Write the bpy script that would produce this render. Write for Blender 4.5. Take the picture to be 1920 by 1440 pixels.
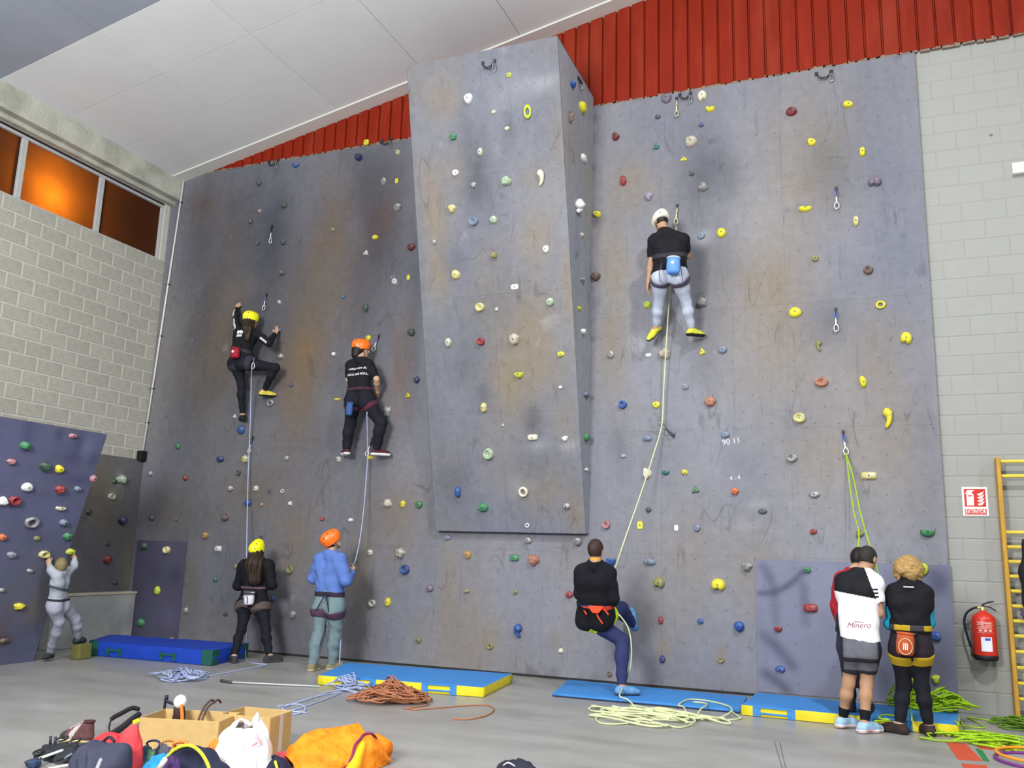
import bpy, math, random
import numpy as np
from mathutils import Vector, Matrix
from mathutils.bvhtree import BVHTree

for _o in list(bpy.data.objects):
    bpy.data.objects.remove(_o)
SC = bpy.context.scene
COL = SC.collection
rnd = random.Random(11)
NR = np.random.RandomState(5)

# ------------------------------------------------------------------ camera
F = 1617.2
YAW, PIT, ROL = 0.38872, 0.19146, 0.02936
CAM = np.array([0, -11.05, 1.6])
_cy, _sy, _cp, _sp, _cr, _sr = math.cos(YAW), math.sin(YAW), math.cos(PIT), math.sin(PIT), math.cos(ROL), math.sin(ROL)
CW = np.array([-_sy * _cp, _cy * _cp, _sp])
_r0 = np.array([_cy, _sy, 0.0])
_u0 = np.cross(_r0, CW)
CR = _r0 * _cr + _u0 * _sr
CU = -_r0 * _sr + _u0 * _cr
cd = bpy.data.cameras.new('camera')
cam = bpy.data.objects.new('camera', cd)
COL.objects.link(cam)
cd.sensor_fit = 'HORIZONTAL'
cd.sensor_width = 36.0
cd.lens = F / 1920 * 36
cd.clip_end = 200
_m = Matrix.Identity(4)
for _i in range(3):
    _m[_i][0], _m[_i][1], _m[_i][2], _m[_i][3] = CR[_i], CU[_i], -CW[_i], CAM[_i]
cam.matrix_world = _m
SC.camera = cam

# ------------------------------------------------------------------ view, world, lamps
SC.view_settings.view_transform = 'Standard'
SC.view_settings.look = 'None'
SC.view_settings.exposure = 0.0
SC.view_settings.gamma = 1.0
SC.view_settings.use_curve_mapping = False
SC.cycles.use_denoising = True
SC.cycles.max_bounces = 8
SC.cycles.diffuse_bounces = 5
wd = bpy.data.worlds.new('night')
SC.world = wd
wd.use_nodes = True
wd.node_tree.nodes['Background'].inputs[0].default_value = (0.35, 0.4, 0.6, 1)
wd.node_tree.nodes['Background'].inputs[1].default_value = 0.02


def lamp(name, loc, power, size, color=(1, 1, 1), target=None, shape='DISK'):
    l = bpy.data.lights.new(name, 'AREA')
    l.energy = power
    l.shape = shape
    l.size = size
    l.color = color
    o = bpy.data.objects.new(name, l)
    COL.objects.link(o)
    o.location = loc
    d = Vector((0, 0, -1)) if target is None else Vector(target) - Vector(loc)
    o.rotation_euler = d.to_track_quat('-Z', 'Y').to_euler()
    return o


# hall lamps hung under the roof, behind and to the right of the camera's field
lamp('hall_lamp', (1.6, -7.6, 9.2), 560, 0.5, (0.97, 0.985, 1.0), (-0.2, -3.2, 1.0))
lamp('hall_lamp', (4.0, -13.5, 9.2), 520, 0.6, (0.97, 0.985, 1.0))
lamp('hall_lamp', (-6.2, -9.6, 8.4), 210, 0.7, (0.97, 0.985, 1.0))
lamp('hall_lamp', (8.5, -7.0, 8.8), 560, 0.6, (0.97, 0.985, 1.0))
lamp('ceiling_fill', (-4.0, -13.0, 5.0), 1700, 3.0, (0.98, 0.99, 1.0), (-6.5, -1.5, 9.5))  # unseen fill light, added to brighten the ceiling
# orange street lamp outside the frosted window panes
sl = bpy.data.lights.new('street_lamp', 'POINT')
sl.energy = 30
sl.color = (1.0, 0.42, 0.04)
sl.shadow_soft_size = 0.12
so = bpy.data.objects.new('street_lamp', sl)
COL.objects.link(so)
so.location = (-11.62, -2.3, 6.72)


# ------------------------------------------------------------------ photo rays onto real planes
def ray(px, py):
    return CR * ((px - 960) / F) + CU * ((720 - py) / F) + CW


def onplane(px, py, n, d0):
    d = ray(px, py)
    n = np.array(n, float)
    return CAM + d * ((d0 - CAM @ n) / (d @ n))


def U(px, py, Y=0.0):
    return onplane(px, py, (0, 1, 0), Y)


def LX(px, py, X):
    return onplane(px, py, (1, 0, 0), X)


def G(px, py, z=0.0):
    return onplane(px, py, (0, 0, 1), z)


def ppm(p):
    return F / float((np.array(p) - CAM) @ CW)


def v3(*a):
    return np.array(a, float)


def nrm(a):
    a = np.array(a, float)
    return a / (np.linalg.norm(a) + 1e-12)


# ------------------------------------------------------------------ materials
def lin(c):
    c = c / 255.0
    return c / 12.92 if c <= 0.04045 else ((c + 0.055) / 1.055) ** 2.4


def rgb(t):
    return (lin(t[0]), lin(t[1]), lin(t[2]), 1.0)


MATS = {}


def mat(name, c, rough=0.75, var=0.0, scale=6.0, metal=0.0, bump=0.0, bscale=40.0, chalk=0.0, spec=0.3, rand=0.0, attr=False, stretch=None, coat=0.0, dirt=None):
    if name in MATS:
        return MATS[name]
    m = bpy.data.materials.new(name)
    m.use_nodes = True
    nt = m.node_tree
    N, L = nt.nodes, nt.links
    b = N['Principled BSDF']
    b.inputs['Roughness'].default_value = rough
    b.inputs['Metallic'].default_value = metal
    b.inputs['Specular IOR Level'].default_value = spec
    col = rgb(c)
    b.inputs['Base Color'].default_value = col
    m.diffuse_color = col
    src = None
    tc = N.new('ShaderNodeTexCoord')
    vec = tc.outputs['Object']
    if stretch:
        mp = N.new('ShaderNodeMapping')
        mp.inputs['Scale'].default_value = stretch
        L.new(vec, mp.inputs['Vector'])
        vec = mp.outputs['Vector']
    if attr:
        a = N.new('ShaderNodeAttribute')
        a.attribute_name = 'Col'
        src = a.outputs['Color']
    if var > 0:
        n = N.new('ShaderNodeTexNoise')
        n.inputs['Scale'].default_value = scale
        n.inputs['Detail'].default_value = 6
        n.inputs['Roughness'].default_value = 0.6
        L.new(vec, n.inputs['Vector'])
        mr = N.new('ShaderNodeMapRange')
        mr.inputs[1].default_value = 0.3
        mr.inputs[2].default_value = 0.7
        mr.inputs[3].default_value = 1 - var
        mr.inputs[4].default_value = 1 + var
        L.new(n.outputs[0], mr.inputs[0])
        mx = N.new('ShaderNodeVectorMath')
        mx.operation = 'SCALE'
        if src is None:
            mx.inputs[0].default_value = col[:3]
        else:
            L.new(src, mx.inputs[0])
        L.new(mr.outputs[0], mx.inputs['Scale'])
        src = mx.outputs[0]
    if rand > 0:
        oi = N.new('ShaderNodeObjectInfo')
        mr = N.new('ShaderNodeMapRange')
        mr.inputs[3].default_value = 1 - rand
        mr.inputs[4].default_value = 1 + rand
        L.new(oi.outputs['Random'], mr.inputs[0])
        mx = N.new('ShaderNodeVectorMath')
        mx.operation = 'SCALE'
        if src is None:
            mx.inputs[0].default_value = col[:3]
        else:
            L.new(src, mx.inputs[0])
        L.new(mr.outputs[0], mx.inputs['Scale'])
        src = mx.outputs[0]
    if chalk > 0 or dirt:
        n = N.new('ShaderNodeTexNoise')
        n.inputs['Scale'].default_value = 14 if not dirt else dirt[1]
        n.inputs['Detail'].default_value = 5
        L.new(vec if dirt and len(dirt) > 2 else tc.outputs['Object'], n.inputs['Vector'])
        mr = N.new('ShaderNodeMapRange')
        mr.inputs[1].default_value = 0.5
        mr.inputs[2].default_value = 0.68
        mr.inputs[4].default_value = chalk if not dirt else dirt[2] if len(dirt) > 2 else 0.6
        L.new(n.outputs[0], mr.inputs[0])
        mx = N.new('ShaderNodeMix')
        mx.data_type = 'RGBA'
        L.new(mr.outputs[0], mx.inputs[0])
        if src is None:
            mx.inputs[6].default_value = col
        else:
            L.new(src, mx.inputs[6])
        mx.inputs[7].default_value = rgb((225, 225, 222)) if not dirt else rgb(dirt[0])
        src = mx.outputs[2]
    if src is not None:
        L.new(src, b.inputs['Base Color'])
    if bump > 0:
        n = N.new('ShaderNodeTexNoise')
        n.inputs['Scale'].default_value = bscale
        n.inputs['Detail'].default_value = 4
        L.new(vec, n.inputs['Vector'])
        bp = N.new('ShaderNodeBump')
        bp.inputs['Strength'].default_value = bump
        bp.inputs['Distance'].default_value = 0.02
        L.new(n.outputs[0], bp.inputs['Height'])
        L.new(bp.outputs[0], b.inputs['Normal'])
    MATS[name] = m
    return m


# ------------------------------------------------------------------ mesh building
class MB:
    def __init__(s):
        s.v, s.f, s.m = [], [], []

    def add(s, V, Fc, mi=0):
        o = len(s.v)
        s.v.extend([tuple(float(c) for c in p) for p in V])
        for f in Fc:
            s.f.append(tuple(i + o for i in f))
            s.m.append(mi)
        return s

    def hexa(s, p, mi=0):
        # p: bottom 4 (ccw), top 4
        return s.add(p, [(0, 3, 2, 1), (4, 5, 6, 7), (0, 1, 5, 4), (1, 2, 6, 5), (2, 3, 7, 6), (3, 0, 4, 7)], mi)

    def box(s, c, sz, ax=None, mi=0):
        c = np.array(c, float)
        ax = np.eye(3) if ax is None else np.array(ax, float)
        h = [k / 2 for k in sz]
        q = []
        for z in (-1, 1):
            for x, y in ((-1, -1), (1, -1), (1, 1), (-1, 1)):
                q.append(c + ax[0] * x * h[0] + ax[1] * y * h[1] + ax[2] * z * h[2])
        return s.hexa(q, mi)

    def box2(s, lo, hi, mi=0):
        lo, hi = np.array(lo, float), np.array(hi, float)
        return s.box((lo + hi) / 2, hi - lo, None, mi)

    def tube(s, path, r, n=8, closed=False, mi=0):
        path = [np.array(p, float) for p in path]
        k = len(path)
        rr = r if isinstance(r, (list, tuple)) else [r] * k
        V, Fc = [], []
        up = v3(0.13, 0.21, 0.97)
        prev = None
        for i, p in enumerate(path):
            a = path[i - 1] if (i > 0 or closed) else p
            b = path[(i + 1) % k] if (i < k - 1 or closed) else p
            t = nrm(b - a)
            if prev is None:
                x = np.cross(t, up)
                if np.linalg.norm(x) < 1e-3:
                    x = np.cross(t, v3(1, 0, 0))
            else:
                x = prev - t * (prev @ t)
            x = nrm(x)
            prev = x
            y = np.cross(t, x)
            for j in range(n):
                an = 2 * math.pi * j / n
                V.append(p + (x * math.cos(an) + y * math.sin(an)) * rr[i])
        for i in range(k if closed else k - 1):
            i2 = (i + 1) % k
            for j in range(n):
                j2 = (j + 1) % n
                Fc.append((i * n + j, i * n + j2, i2 * n + j2, i2 * n + j))
        if not closed:
            Fc.append(tuple(range(n))[::-1])
            Fc.append(tuple((k - 1) * n + j for j in range(n)))
        return s.add(V, Fc, mi)

    def lathe(s, prof, o, axis=(0, 0, 1), n=16, mi=0):
        o = np.array(o, float)
        w = nrm(axis)
        x = nrm(np.cross(w, v3(0.1, 1, 0.05) if abs(w[1]) < 0.9 else v3(1, 0, 0)))
        y = np.cross(w, x)
        V, Fc = [], []
        for r, h in prof:
            for j in range(n):
                an = 2 * math.pi * j / n
                V.append(o + w * h + (x * math.cos(an) + y * math.sin(an)) * r)
        for i in range(len(prof) - 1):
            for j in range(n):
                j2 = (j + 1) % n
                Fc.append((i * n + j, i * n + j2, (i + 1) * n + j2, (i + 1) * n + j))
        Fc.append(tuple(range(n))[::-1])
        Fc.append(tuple((len(prof) - 1) * n + j for j in range(n)))
        return s.add(V, Fc, mi)

    def prism(s, poly, o, u, v, w, d, mi=0):
        o, u, v, w = (np.array(k, float) for k in (o, u, v, w))
        n = len(poly)
        V = [o + u * a + v * b for a, b in poly] + [o + u * a + v * b + w * d for a, b in poly]
        Fc = [tuple(range(n))[::-1], tuple(range(n, 2 * n))]
        for i in range(n):
            j = (i + 1) % n
            Fc.append((i, j, n + j, n + i))
        return s.add(V, Fc, mi)

    def ball(s, c, r, n=12, m=8, ax=None, mi=0, f=None):
        c = np.array(c, float)
        r = (r, r, r) if not isinstance(r, (tuple, list, np.ndarray)) else r
        ax = np.eye(3) if ax is None else np.array(ax, float)
        V, Fc = [], []
        for i in range(m + 1):
            th = math.pi * i / m
            for j in range(n):
                ph = 2 * math.pi * j / n
                d = (math.sin(th) * math.cos(ph), math.sin(th) * math.sin(ph), math.cos(th))
                k = 1 if f is None else f(*d)
                V.append(c + (ax[0] * d[0] * r[0] + ax[1] * d[1] * r[1] + ax[2] * d[2] * r[2]) * k)
        for i in range(m):
            for j in range(n):
                j2 = (j + 1) % n
                Fc.append((i * n + j, (i + 1) * n + j, (i + 1) * n + j2, i * n + j2))
        return s.add(V, Fc, mi)


ORG = {}


def finish(o, parent, kw):
    COL.objects.link(o)
    if parent is not None:
        o.parent = parent
    for k, v in kw.items():
        if v is not None:
            o[k] = v
    return o


def obj(name, mb, mats, parent=None, at=None, smooth=False, bevel=0.0, col=None, **kw):
    """One mesh object from an MB given in world coordinates."""
    me = bpy.data.meshes.new(name)
    if parent is not None:
        org = ORG[parent.name]
        loc = None
    else:
        V = np.array(mb.v)
        org = np.array(at, float) if at is not None else np.array([(V[:, 0].min() + V[:, 0].max()) / 2, (V[:, 1].min() + V[:, 1].max()) / 2, V[:, 2].min()])
        loc = org
    V = np.array(mb.v, float) - org
    me.from_pydata(V.tolist(), [], mb.f)
    ms = mats if isinstance(mats, (list, tuple)) else [mats]
    for m in ms:
        me.materials.append(m)
    if len(ms) > 1:
        me.polygons.foreach_set('material_index', mb.m)
    if smooth:
        me.polygons.foreach_set('use_smooth', [True] * len(me.polygons))
    if col is not None:
        ca = me.color_attributes.new('Col', 'FLOAT_COLOR', 'POINT')
        c4 = np.ones((len(V), 4), np.float32)
        c4[:, :3] = col
        ca.data.foreach_set('color', c4.ravel())
    me.update()
    o = bpy.data.objects.new(name, me)
    if loc is not None:
        o.location = loc
    finish(o, parent, kw)
    if bevel > 0:
        md = o.modifiers.new('bevel', 'BEVEL')
        md.width = bevel
        md.segments = 2
        md.limit_method = 'ANGLE'
    ORG[o.name] = org
    return o


def thing(name, at, label, category, group=None, **kw):
    o = bpy.data.objects.new(name, None)
    o.location = at
    o.empty_display_size = 0.1
    finish(o, None, dict(label=label, category=category, group=group, **kw))
    ORG[o.name] = np.array(at, float)
    return o


def struct(name, at):
    o = bpy.data.objects.new(name, None)
    o.location = at
    finish(o, None, dict(kind='structure'))
    ORG[o.name] = np.array(at, float)
    return o


def inst(name, mesh, parent, loc):
    o = bpy.data.objects.new(name, mesh)
    o.parent = parent
    o.location = np.array(loc, float) - ORG[parent.name]
    COL.objects.link(o)
    return o


def smooth_path(pts, n=8, closed=False):
    """Catmull-Rom through points."""
    P = [np.array(p, float) for p in pts]
    if closed:
        P = [P[-1]] + P + [P[0], P[1]]
    else:
        P = [2 * P[0] - P[1]] + P + [2 * P[-1] - P[-2]]
    out = []
    for i in range(1, len(P) - 2):
        for k in range(n):
            t = k / n
            a, b, c, d = P[i - 1], P[i], P[i + 1], P[i + 2]
            out.append(0.5 * ((2 * b) + (c - a) * t + (2 * a - 5 * b + 4 * c - d) * t * t + (3 * b - a - 3 * c + d) * t ** 3))
    if not closed:
        out.append(P[-2])
    return out


# smooth value noise for painted surfaces
_LAT = NR.rand(64, 64)


def vnoise(x, y):
    x, y = np.asarray(x), np.asarray(y)
    xi, yi = np.floor(x).astype(int), np.floor(y).astype(int)
    fx, fy = x - xi, y - yi
    fx, fy = fx * fx * (3 - 2 * fx), fy * fy * (3 - 2 * fy)
    a, b = _LAT[xi % 64, yi % 64], _LAT[(xi + 1) % 64, yi % 64]
    c, d = _LAT[xi % 64, (yi + 1) % 64], _LAT[(xi + 1) % 64, (yi + 1) % 64]
    return (a * (1 - fx) + b * fx) * (1 - fy) + (c * (1 - fx) + d * fx) * fy


def fbm(x, y, o=4):
    s, a, t = 0, 1.0, 0
    for i in range(o):
        s = s + a * vnoise(x * 2 ** i + 7.3 * i, y * 2 ** i + 3.1 * i)
        t += a
        a *= 0.55
    return s / t
# ================================================================== SETTING
XL = -11.15
XR = 13.0
YB = -24.0
WTOP = 8.0
SLOPE = 0.2


def ceil_z(x):
    return 8.0 + SLOPE * (x + 10.29)


M_conc = mat('floor_concrete', (146, 145, 142), 0.36, 0.16, 0.9, spec=0.4, stretch=(1, 2.2, 1), dirt=((112, 110, 107), 1.1, 0.35))
fl = MB()
fl.box2((-14, YB, -0.2), (XR, 0.3, 0))
floor = obj('floor', fl, M_conc, at=(0, -8, 0), kind='structure')

# painted marks on the floor, right
M_redp = mat('floor_paint_red', (190, 75, 50), 0.6, 0.12, 9)
M_grnp = mat('floor_paint_green', (40, 120, 70), 0.6, 0.12, 9)
for pts, mm in (([(1774, 1392), (1810, 1394), (1843, 1427), (1797, 1425)], M_redp), ([(1828, 1403), (1842, 1407), (1856, 1428), (1844, 1427)], M_grnp),
                ([(1802, 1432), (1848, 1435), (1866, 1456), (1816, 1456)], M_redp), ([(1830, 1396), (1918, 1406), (1922, 1412), (1836, 1404)], M_redp)):
    b = MB()
    q = [G(*p) for p in pts]
    b.prism([(p[0], p[1]) for p in q][::-1], (0, 0, 0.0005), (1, 0, 0), (0, 1, 0), (0, 0, 1), 0.0015)
    obj('painted_marking', b, mm, floor)
b = MB()
for a, c in (((1462, 1392), (1476, 1452)), ((1452, 1390), (1470, 1452))):
    p, q = G(*a), G(*c)
    b.tube([p + v3(0, 0, 0.0005), q + v3(0, 0, 0.0005)], 0.004, 4)
obj('floor_joint', b, mat('joint_dark', (105, 103, 100), 0.9), floor)

# ---- left block wall with window band and concrete beam
M_block = mat('grey_block', (163, 162, 151), 0.9, 0.1, 7, bump=0.35, bscale=60, rand=0.05)
M_mortar = mat('pale_mortar', (186, 184, 174), 0.95, 0.06, 12)
wl = MB()
for y0, y1, z0, z1 in ((YB, 0.3, -0.1, 6.38), (YB, 0.3, 7.42, 8.3), (-0.13, 0.3, 6.38, 7.42), (YB, -7.3, 6.38, 7.42)):
    wl.box2((XL - 0.35, y0, z0), (XL, y1, z1))
wall_left = obj('wall_left', wl, M_mortar, at=(XL, 0, 0), kind='structure')
BH, BL, BT = 0.2215, 0.445, 0.006
rowz = 6.40


def block_mesh(l, h, m, name, t=BT):
    b = MB()
    g = 0.011
    j = t * 0.6
    b.hexa([(0, -l + g, g), (t, -l + g + j, g + j), (t, -l + g + j, h - g - j), (0, -l + g, h - g), (0, -g, g), (t, -g - j, g + j), (t, -g - j, h - g - j), (0, -g, h - g)])
    me = bpy.data.meshes.new(name)
    me.from_pydata(b.v, [], b.f)
    me.materials.append(m)
    return me


me_full = block_mesh(BL, BH, M_block, 'block')
me_half = block_mesh(BL / 2, BH, M_block, 'half_block')
zz = rowz - BH
row = 0
while zz > 2.75:
    y = 0.0
    first = True
    while y > -3.45:
        if first and row % 2:
            inst('block', me_half, wall_left, (XL, y, zz))
            y -= BL / 2
        else:
            inst('block', me_full, wall_left, (XL, y, zz))
            y -= BL
        first = False
    zz -= BH
    row += 1

# concrete lintel beam under the roof edge
M_beam = mat('rough_concrete', (176, 176, 164), 0.95, 0.16, 3.0, bump=0.5, bscale=25, dirt=((120, 122, 108), 2.0, 0.5))
bm_ = MB()
bm_.box2((XL, -8, 7.50), (-10.93, 0.0, 8.02))
bm_.box2((XL, -8, 7.42), (-11.05, 0.0, 7.50))
obj('trim_1', bm_, M_beam, kind='structure', bevel=0.012)

# window band: three panes with pale frames
M_frame = mat('window_frame_paint', (172, 174, 172), 0.5, 0.06, 9)


def glass_mat():
    m = bpy.data.materials.new('frosted_amber_glass')
    m.use_nodes = True
    N, L = m.node_tree.nodes, m.node_tree.links
    for n in list(N):
        N.remove(n)
    out = N.new('ShaderNodeOutputMaterial')
    tr = N.new('ShaderNodeBsdfTranslucent')
    tr.inputs[0].default_value = (0.85, 0.62, 0.4, 1)
    gl = N.new('ShaderNodeBsdfPrincipled')
    gl.inputs['Base Color'].default_value = rgb((52, 30, 24))
    gl.inputs['Roughness'].default_value = 0.25
    mx = N.new('ShaderNodeMixShader')
    mx.inputs[0].default_value = 0.3
    nz = N.new('ShaderNodeTexNoise')
    nz.inputs['Scale'].default_value = 2.5
    tc = N.new('ShaderNodeTexCoord')
    L.new(tc.outputs['Object'], nz.inputs['Vector'])
    mr = N.new('ShaderNodeMapRange')
    mr.inputs[3].default_value = 0.15
    mr.inputs[4].default_value = 0.45
    L.new(nz.outputs[0], mr.inputs[0])
    L.new(mr.outputs[0], mx.inputs[0])
    L.new(tr.outputs[0], mx.inputs[1])
    L.new(gl.outputs[0], mx.inputs[2])
    L.new(mx.outputs[0], out.inputs[0])
    return m


M_glass = glass_mat()
edges = [-0.13, -1.46, -2.87, -4.3, -5.7, -7.3]
for i in range(5):
    y1, y0 = edges[i], edges[i + 1]
    z0, z1 = 6.38, 7.42
    wn = struct('window_%d' % (i + 1), (XL - 0.08, y1, z0))
    w = 0.045
    fr = MB()
    xa, xb = XL - 0.12, XL - 0.03
    fr.box2((xa, y0, z0), (xb, y1, z0 + w))
    fr.box2((xa, y0, z1 - w - 0.03), (xb, y1, z1 - 0.03))
    fr.box2((xa, y0, z0 + w), (xb, y0 + w, z1 - w - 0.03))
    fr.box2((xa, y1 - w, z0 + w), (xb, y1, z1 - w - 0.03))
    obj('window_frame', fr, M_frame, wn, bevel=0.006)
    gp = MB()
    gp.box2((XL - 0.085, y0 + w, z0 + w), (XL - 0.075, y1 - w, z1 - w - 0.03))
    obj('pane', gp, M_glass, wn)
    rs = MB()
    rs.box2((xa, y0, z1 - 0.03), (xb, y1, z1))
    obj('recess_shade', rs, mat('shade_dark', (38, 28, 34), 0.9), wn)  # solid strip coloured dark for the shade above the frame

# outer reveal of the window band: neighbouring masonry seen only through frosted glass
# ---- back wall (concrete block, painted), right of the climbing wall
M_bwall = mat('painted_block', (149, 150, 146), 0.85, 0.07, 1.3, bump=0.12, bscale=30, rand=0.012, dirt=((138, 142, 132), 0.55, 0.45))
M_bmort = mat('painted_joint', (144, 145, 141), 0.9, 0.05, 5)
wb = MB()
wb.box2((XL - 0.35, 0.045, -0.1), (XR, 0.4, WTOP))
wall_back = obj('wall_back', wb, M_bmort, at=(0, 0.045, 0), kind='structure')


def wblock(l, h):
    b = MB()
    g, t, j = 0.004, 0.004, 0.008
    b.hexa([(g, 0, g), (l - g, 0, g), (l - g, 0, h - g), (g, 0, h - g), (g + j, -t, g + j), (l - g - j, -t, g + j), (l - g - j, -t, h - g - j), (g + j, -t, h - g - j)][::1])
    me = bpy.data.meshes.new('painted_block')
    b2 = [(f[::-1]) for f in b.f]
    me.from_pydata(b.v, [], b2)
    me.materials.append(M_bwall)
    return me


H2, L2 = 0.2353, 0.475
wf, wh = wblock(L2, H2), wblock(L2 / 2, H2)
r = 0
z = 0.0
while z + H2 <= WTOP + 0.01:
    x = 0.78
    k = 0
    while x < 2.25:
        if k == 0 and r % 2:
            inst('block', wh, wall_back, (x, 0.045, z))
            x += L2 / 2
        else:
            inst('block', wf, wall_back, (x, 0.045, z))
            x += L2
        k += 1
    z += H2
    r += 1
fw = MB()
fw.box2((x - L2 * 0, 0.038, 0), (XR, 0.045, WTOP))
obj('far_blocks', fw, M_bwall, wall_back)

# red profiled sheeting above, hung in sheets of five ribs
M_red = mat('red_sheet', (124, 31, 11), 0.6, 0.14, 2.2, stretch=(2.5, 1, 0.5), dirt=((138, 64, 44), 1.1, 0.25), spec=0.15)
gable = struct('trim_2', (0, 0, WTOP))
pitch = 0.207
x = -10.7
sheet_n = 0
while x < 3.2:
    prof = []
    for k in range(5):
        a = x + k * pitch
        prof += [(a, 0.0), (a + 0.014, 0.0), (a + 0.024, -0.04), (a + 0.11, -0.044), (a + 0.197, -0.04)]
    prof.append((x + 5 * pitch, 0.0))
    b = MB()
    V, Fc = [], []
    for (a, d) in prof:
        top = max(ceil_z(a) + 0.1, WTOP + 0.02)
        V += [(a, 0.03 + d, WTOP - 0.03 + rnd.uniform(-0.012, 0.012)), (a, 0.03 + d, top), ]
    for k in range(len(prof) - 1):
        Fc.append((2 * k, 2 * k + 2, 2 * k + 3, 2 * k + 1))
    b.add(V, Fc)
    obj('sheet', b, M_red, gable)
    x += 5 * pitch
    sheet_n += 1
b = MB()
b.box2((x, 0.03, WTOP - 0.03), (XR, 0.06, 14))
obj('sheet', b, M_red, gable)
b = MB()
b.box2((-11.1, 0.07, WTOP - 0.05), (XR, 0.1, 14.5))
obj('backing', b, mat('dark_backing', (60, 30, 24), 0.9), gable)
# ragged mortar bed where the sheeting meets the wall
b = MB()
xx = -10.4
while xx < 2.4:
    w = rnd.uniform(0.05, 0.16)
    b.box((xx + w / 2, 0.02, WTOP - 0.035), (w, 0.05, rnd.uniform(0.02, 0.055)))
    xx += w + rnd.uniform(0.0, 0.05)
obj('mortar_bed', b, mat('bed_mortar', (130, 112, 98), 0.95, 0.2, 8), gable, kind='stuff')

# ---- sloped ceiling: panels on a grid, with a bluish translucent strip near the camera
M_ceil = mat('white_ceiling_panel', (214, 214, 216), 0.8, 0.03, 1.5, rand=0.015)
M_ceilj = mat('ceiling_joint', (104, 106, 110), 0.9)
M_sky = mat('translucent_strip', (146, 152, 164), 0.5, 0.06, 1.5, rand=0.02)
ceiling = struct('ceiling', (0, 0, 8.0))
nz_ = nrm((SLOPE, 0, -1))
b = MB()
xr = 9.0
b.hexa([(-11.2, YB, ceil_z(-11.2) + 0.03), (xr, YB, ceil_z(xr) + 0.03), (xr, 0.3, ceil_z(xr) + 0.03), (-11.2, 0.3, ceil_z(-11.2) + 0.03)] +
       [(-11.2, YB, ceil_z(-11.2) + 0.2), (xr, YB, ceil_z(xr) + 0.2), (xr, 0.3, ceil_z(xr) + 0.2), (-11.2, 0.3, ceil_z(-11.2) + 0.2)])
obj('ceiling_backing', b, M_ceilj, ceiling)
xs = [-11.15, -10.25, -9.15, -7.6, -6.02, -4.45, -2.88, -1.3, 0.28, 1.85, 3.4]
ys = [-0.28, -1.38, -2.44, -3.57, -4.7, -5.8, -6.9, -8.0]
gp = 0.0045
for i in range(len(xs) - 1):
    for j in range(len(ys) - 1):
        xa, xb, ya, yb = xs[i] + gp, xs[i + 1] - gp, ys[j + 1] + gp, ys[j] - gp
        b = MB()
        q = [(xa, ya), (xb, ya), (xb, yb), (xa, yb)]
        b.hexa([(p[0], p[1], ceil_z(p[0])) for p in q] + [(p[0], p[1], ceil_z(p[0]) + 0.03) for p in q])
        obj('ceiling_panel', b, M_sky if j == 3 else M_ceil, ceiling)
b = MB()
q = [(-11.15, YB), (9, YB), (9, -8), (-11.15, -8)]
b.hexa([(p[0], p[1], ceil_z(p[0])) for p in q] + [(p[0], p[1], ceil_z(p[0]) + 0.03) for p in q])
q = [(3.4, -8), (9, -8), (9, 0.3), (3.4, 0.3)]
b.hexa([(p[0], p[1], ceil_z(p[0])) for p in q] + [(p[0], p[1], ceil_z(p[0]) + 0.03) for p in q])
obj('far_panels', b, M_ceil, ceiling)
# edge strip against the gable
b = MB()
q = [(-11.15, -0.27), (3.4, -0.27), (3.4, 0.05), (-11.15, 0.05)]
b.hexa([(p[0], p[1], ceil_z(p[0]) - 0.03) for p in q] + [(p[0], p[1], ceil_z(p[0]) + 0.03) for p in q])
obj('trim_3', b, mat('white_trim', (205, 203, 198), 0.7), kind='structure')
# unseen remainder of the hall, so that lamp light bounces as in a closed room
M_hall = mat('hall_wall_paint', (170, 170, 165), 0.9)
b = MB()
b.box2((XL - 0.35, YB - 0.3, -0.1), (XR + 0.3, YB, 14))
obj('wall_front', b, M_hall, kind='structure')
b = MB()
b.box2((XR, YB, -0.1), (XR + 0.3, 0.4, 14))
obj('wall_right', b, M_hall, kind='structure')
b = MB()
b.box2((8.9, YB, ceil_z(9) - 0.05), (XR + 0.3, 0.4, ceil_z(9) + 0.2))
obj('ceiling_ridge', b, M_ceil, ceiling)

# ================================================================== CLIMBING WALLS
OCH, DRK, WHT, BLU, BRN = (164, 149, 124), (80, 82, 92), (196, 196, 202), (134, 138, 154), (128, 110, 96)
LIN = lambda c: np.array([lin(k) for k in c])


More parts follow.
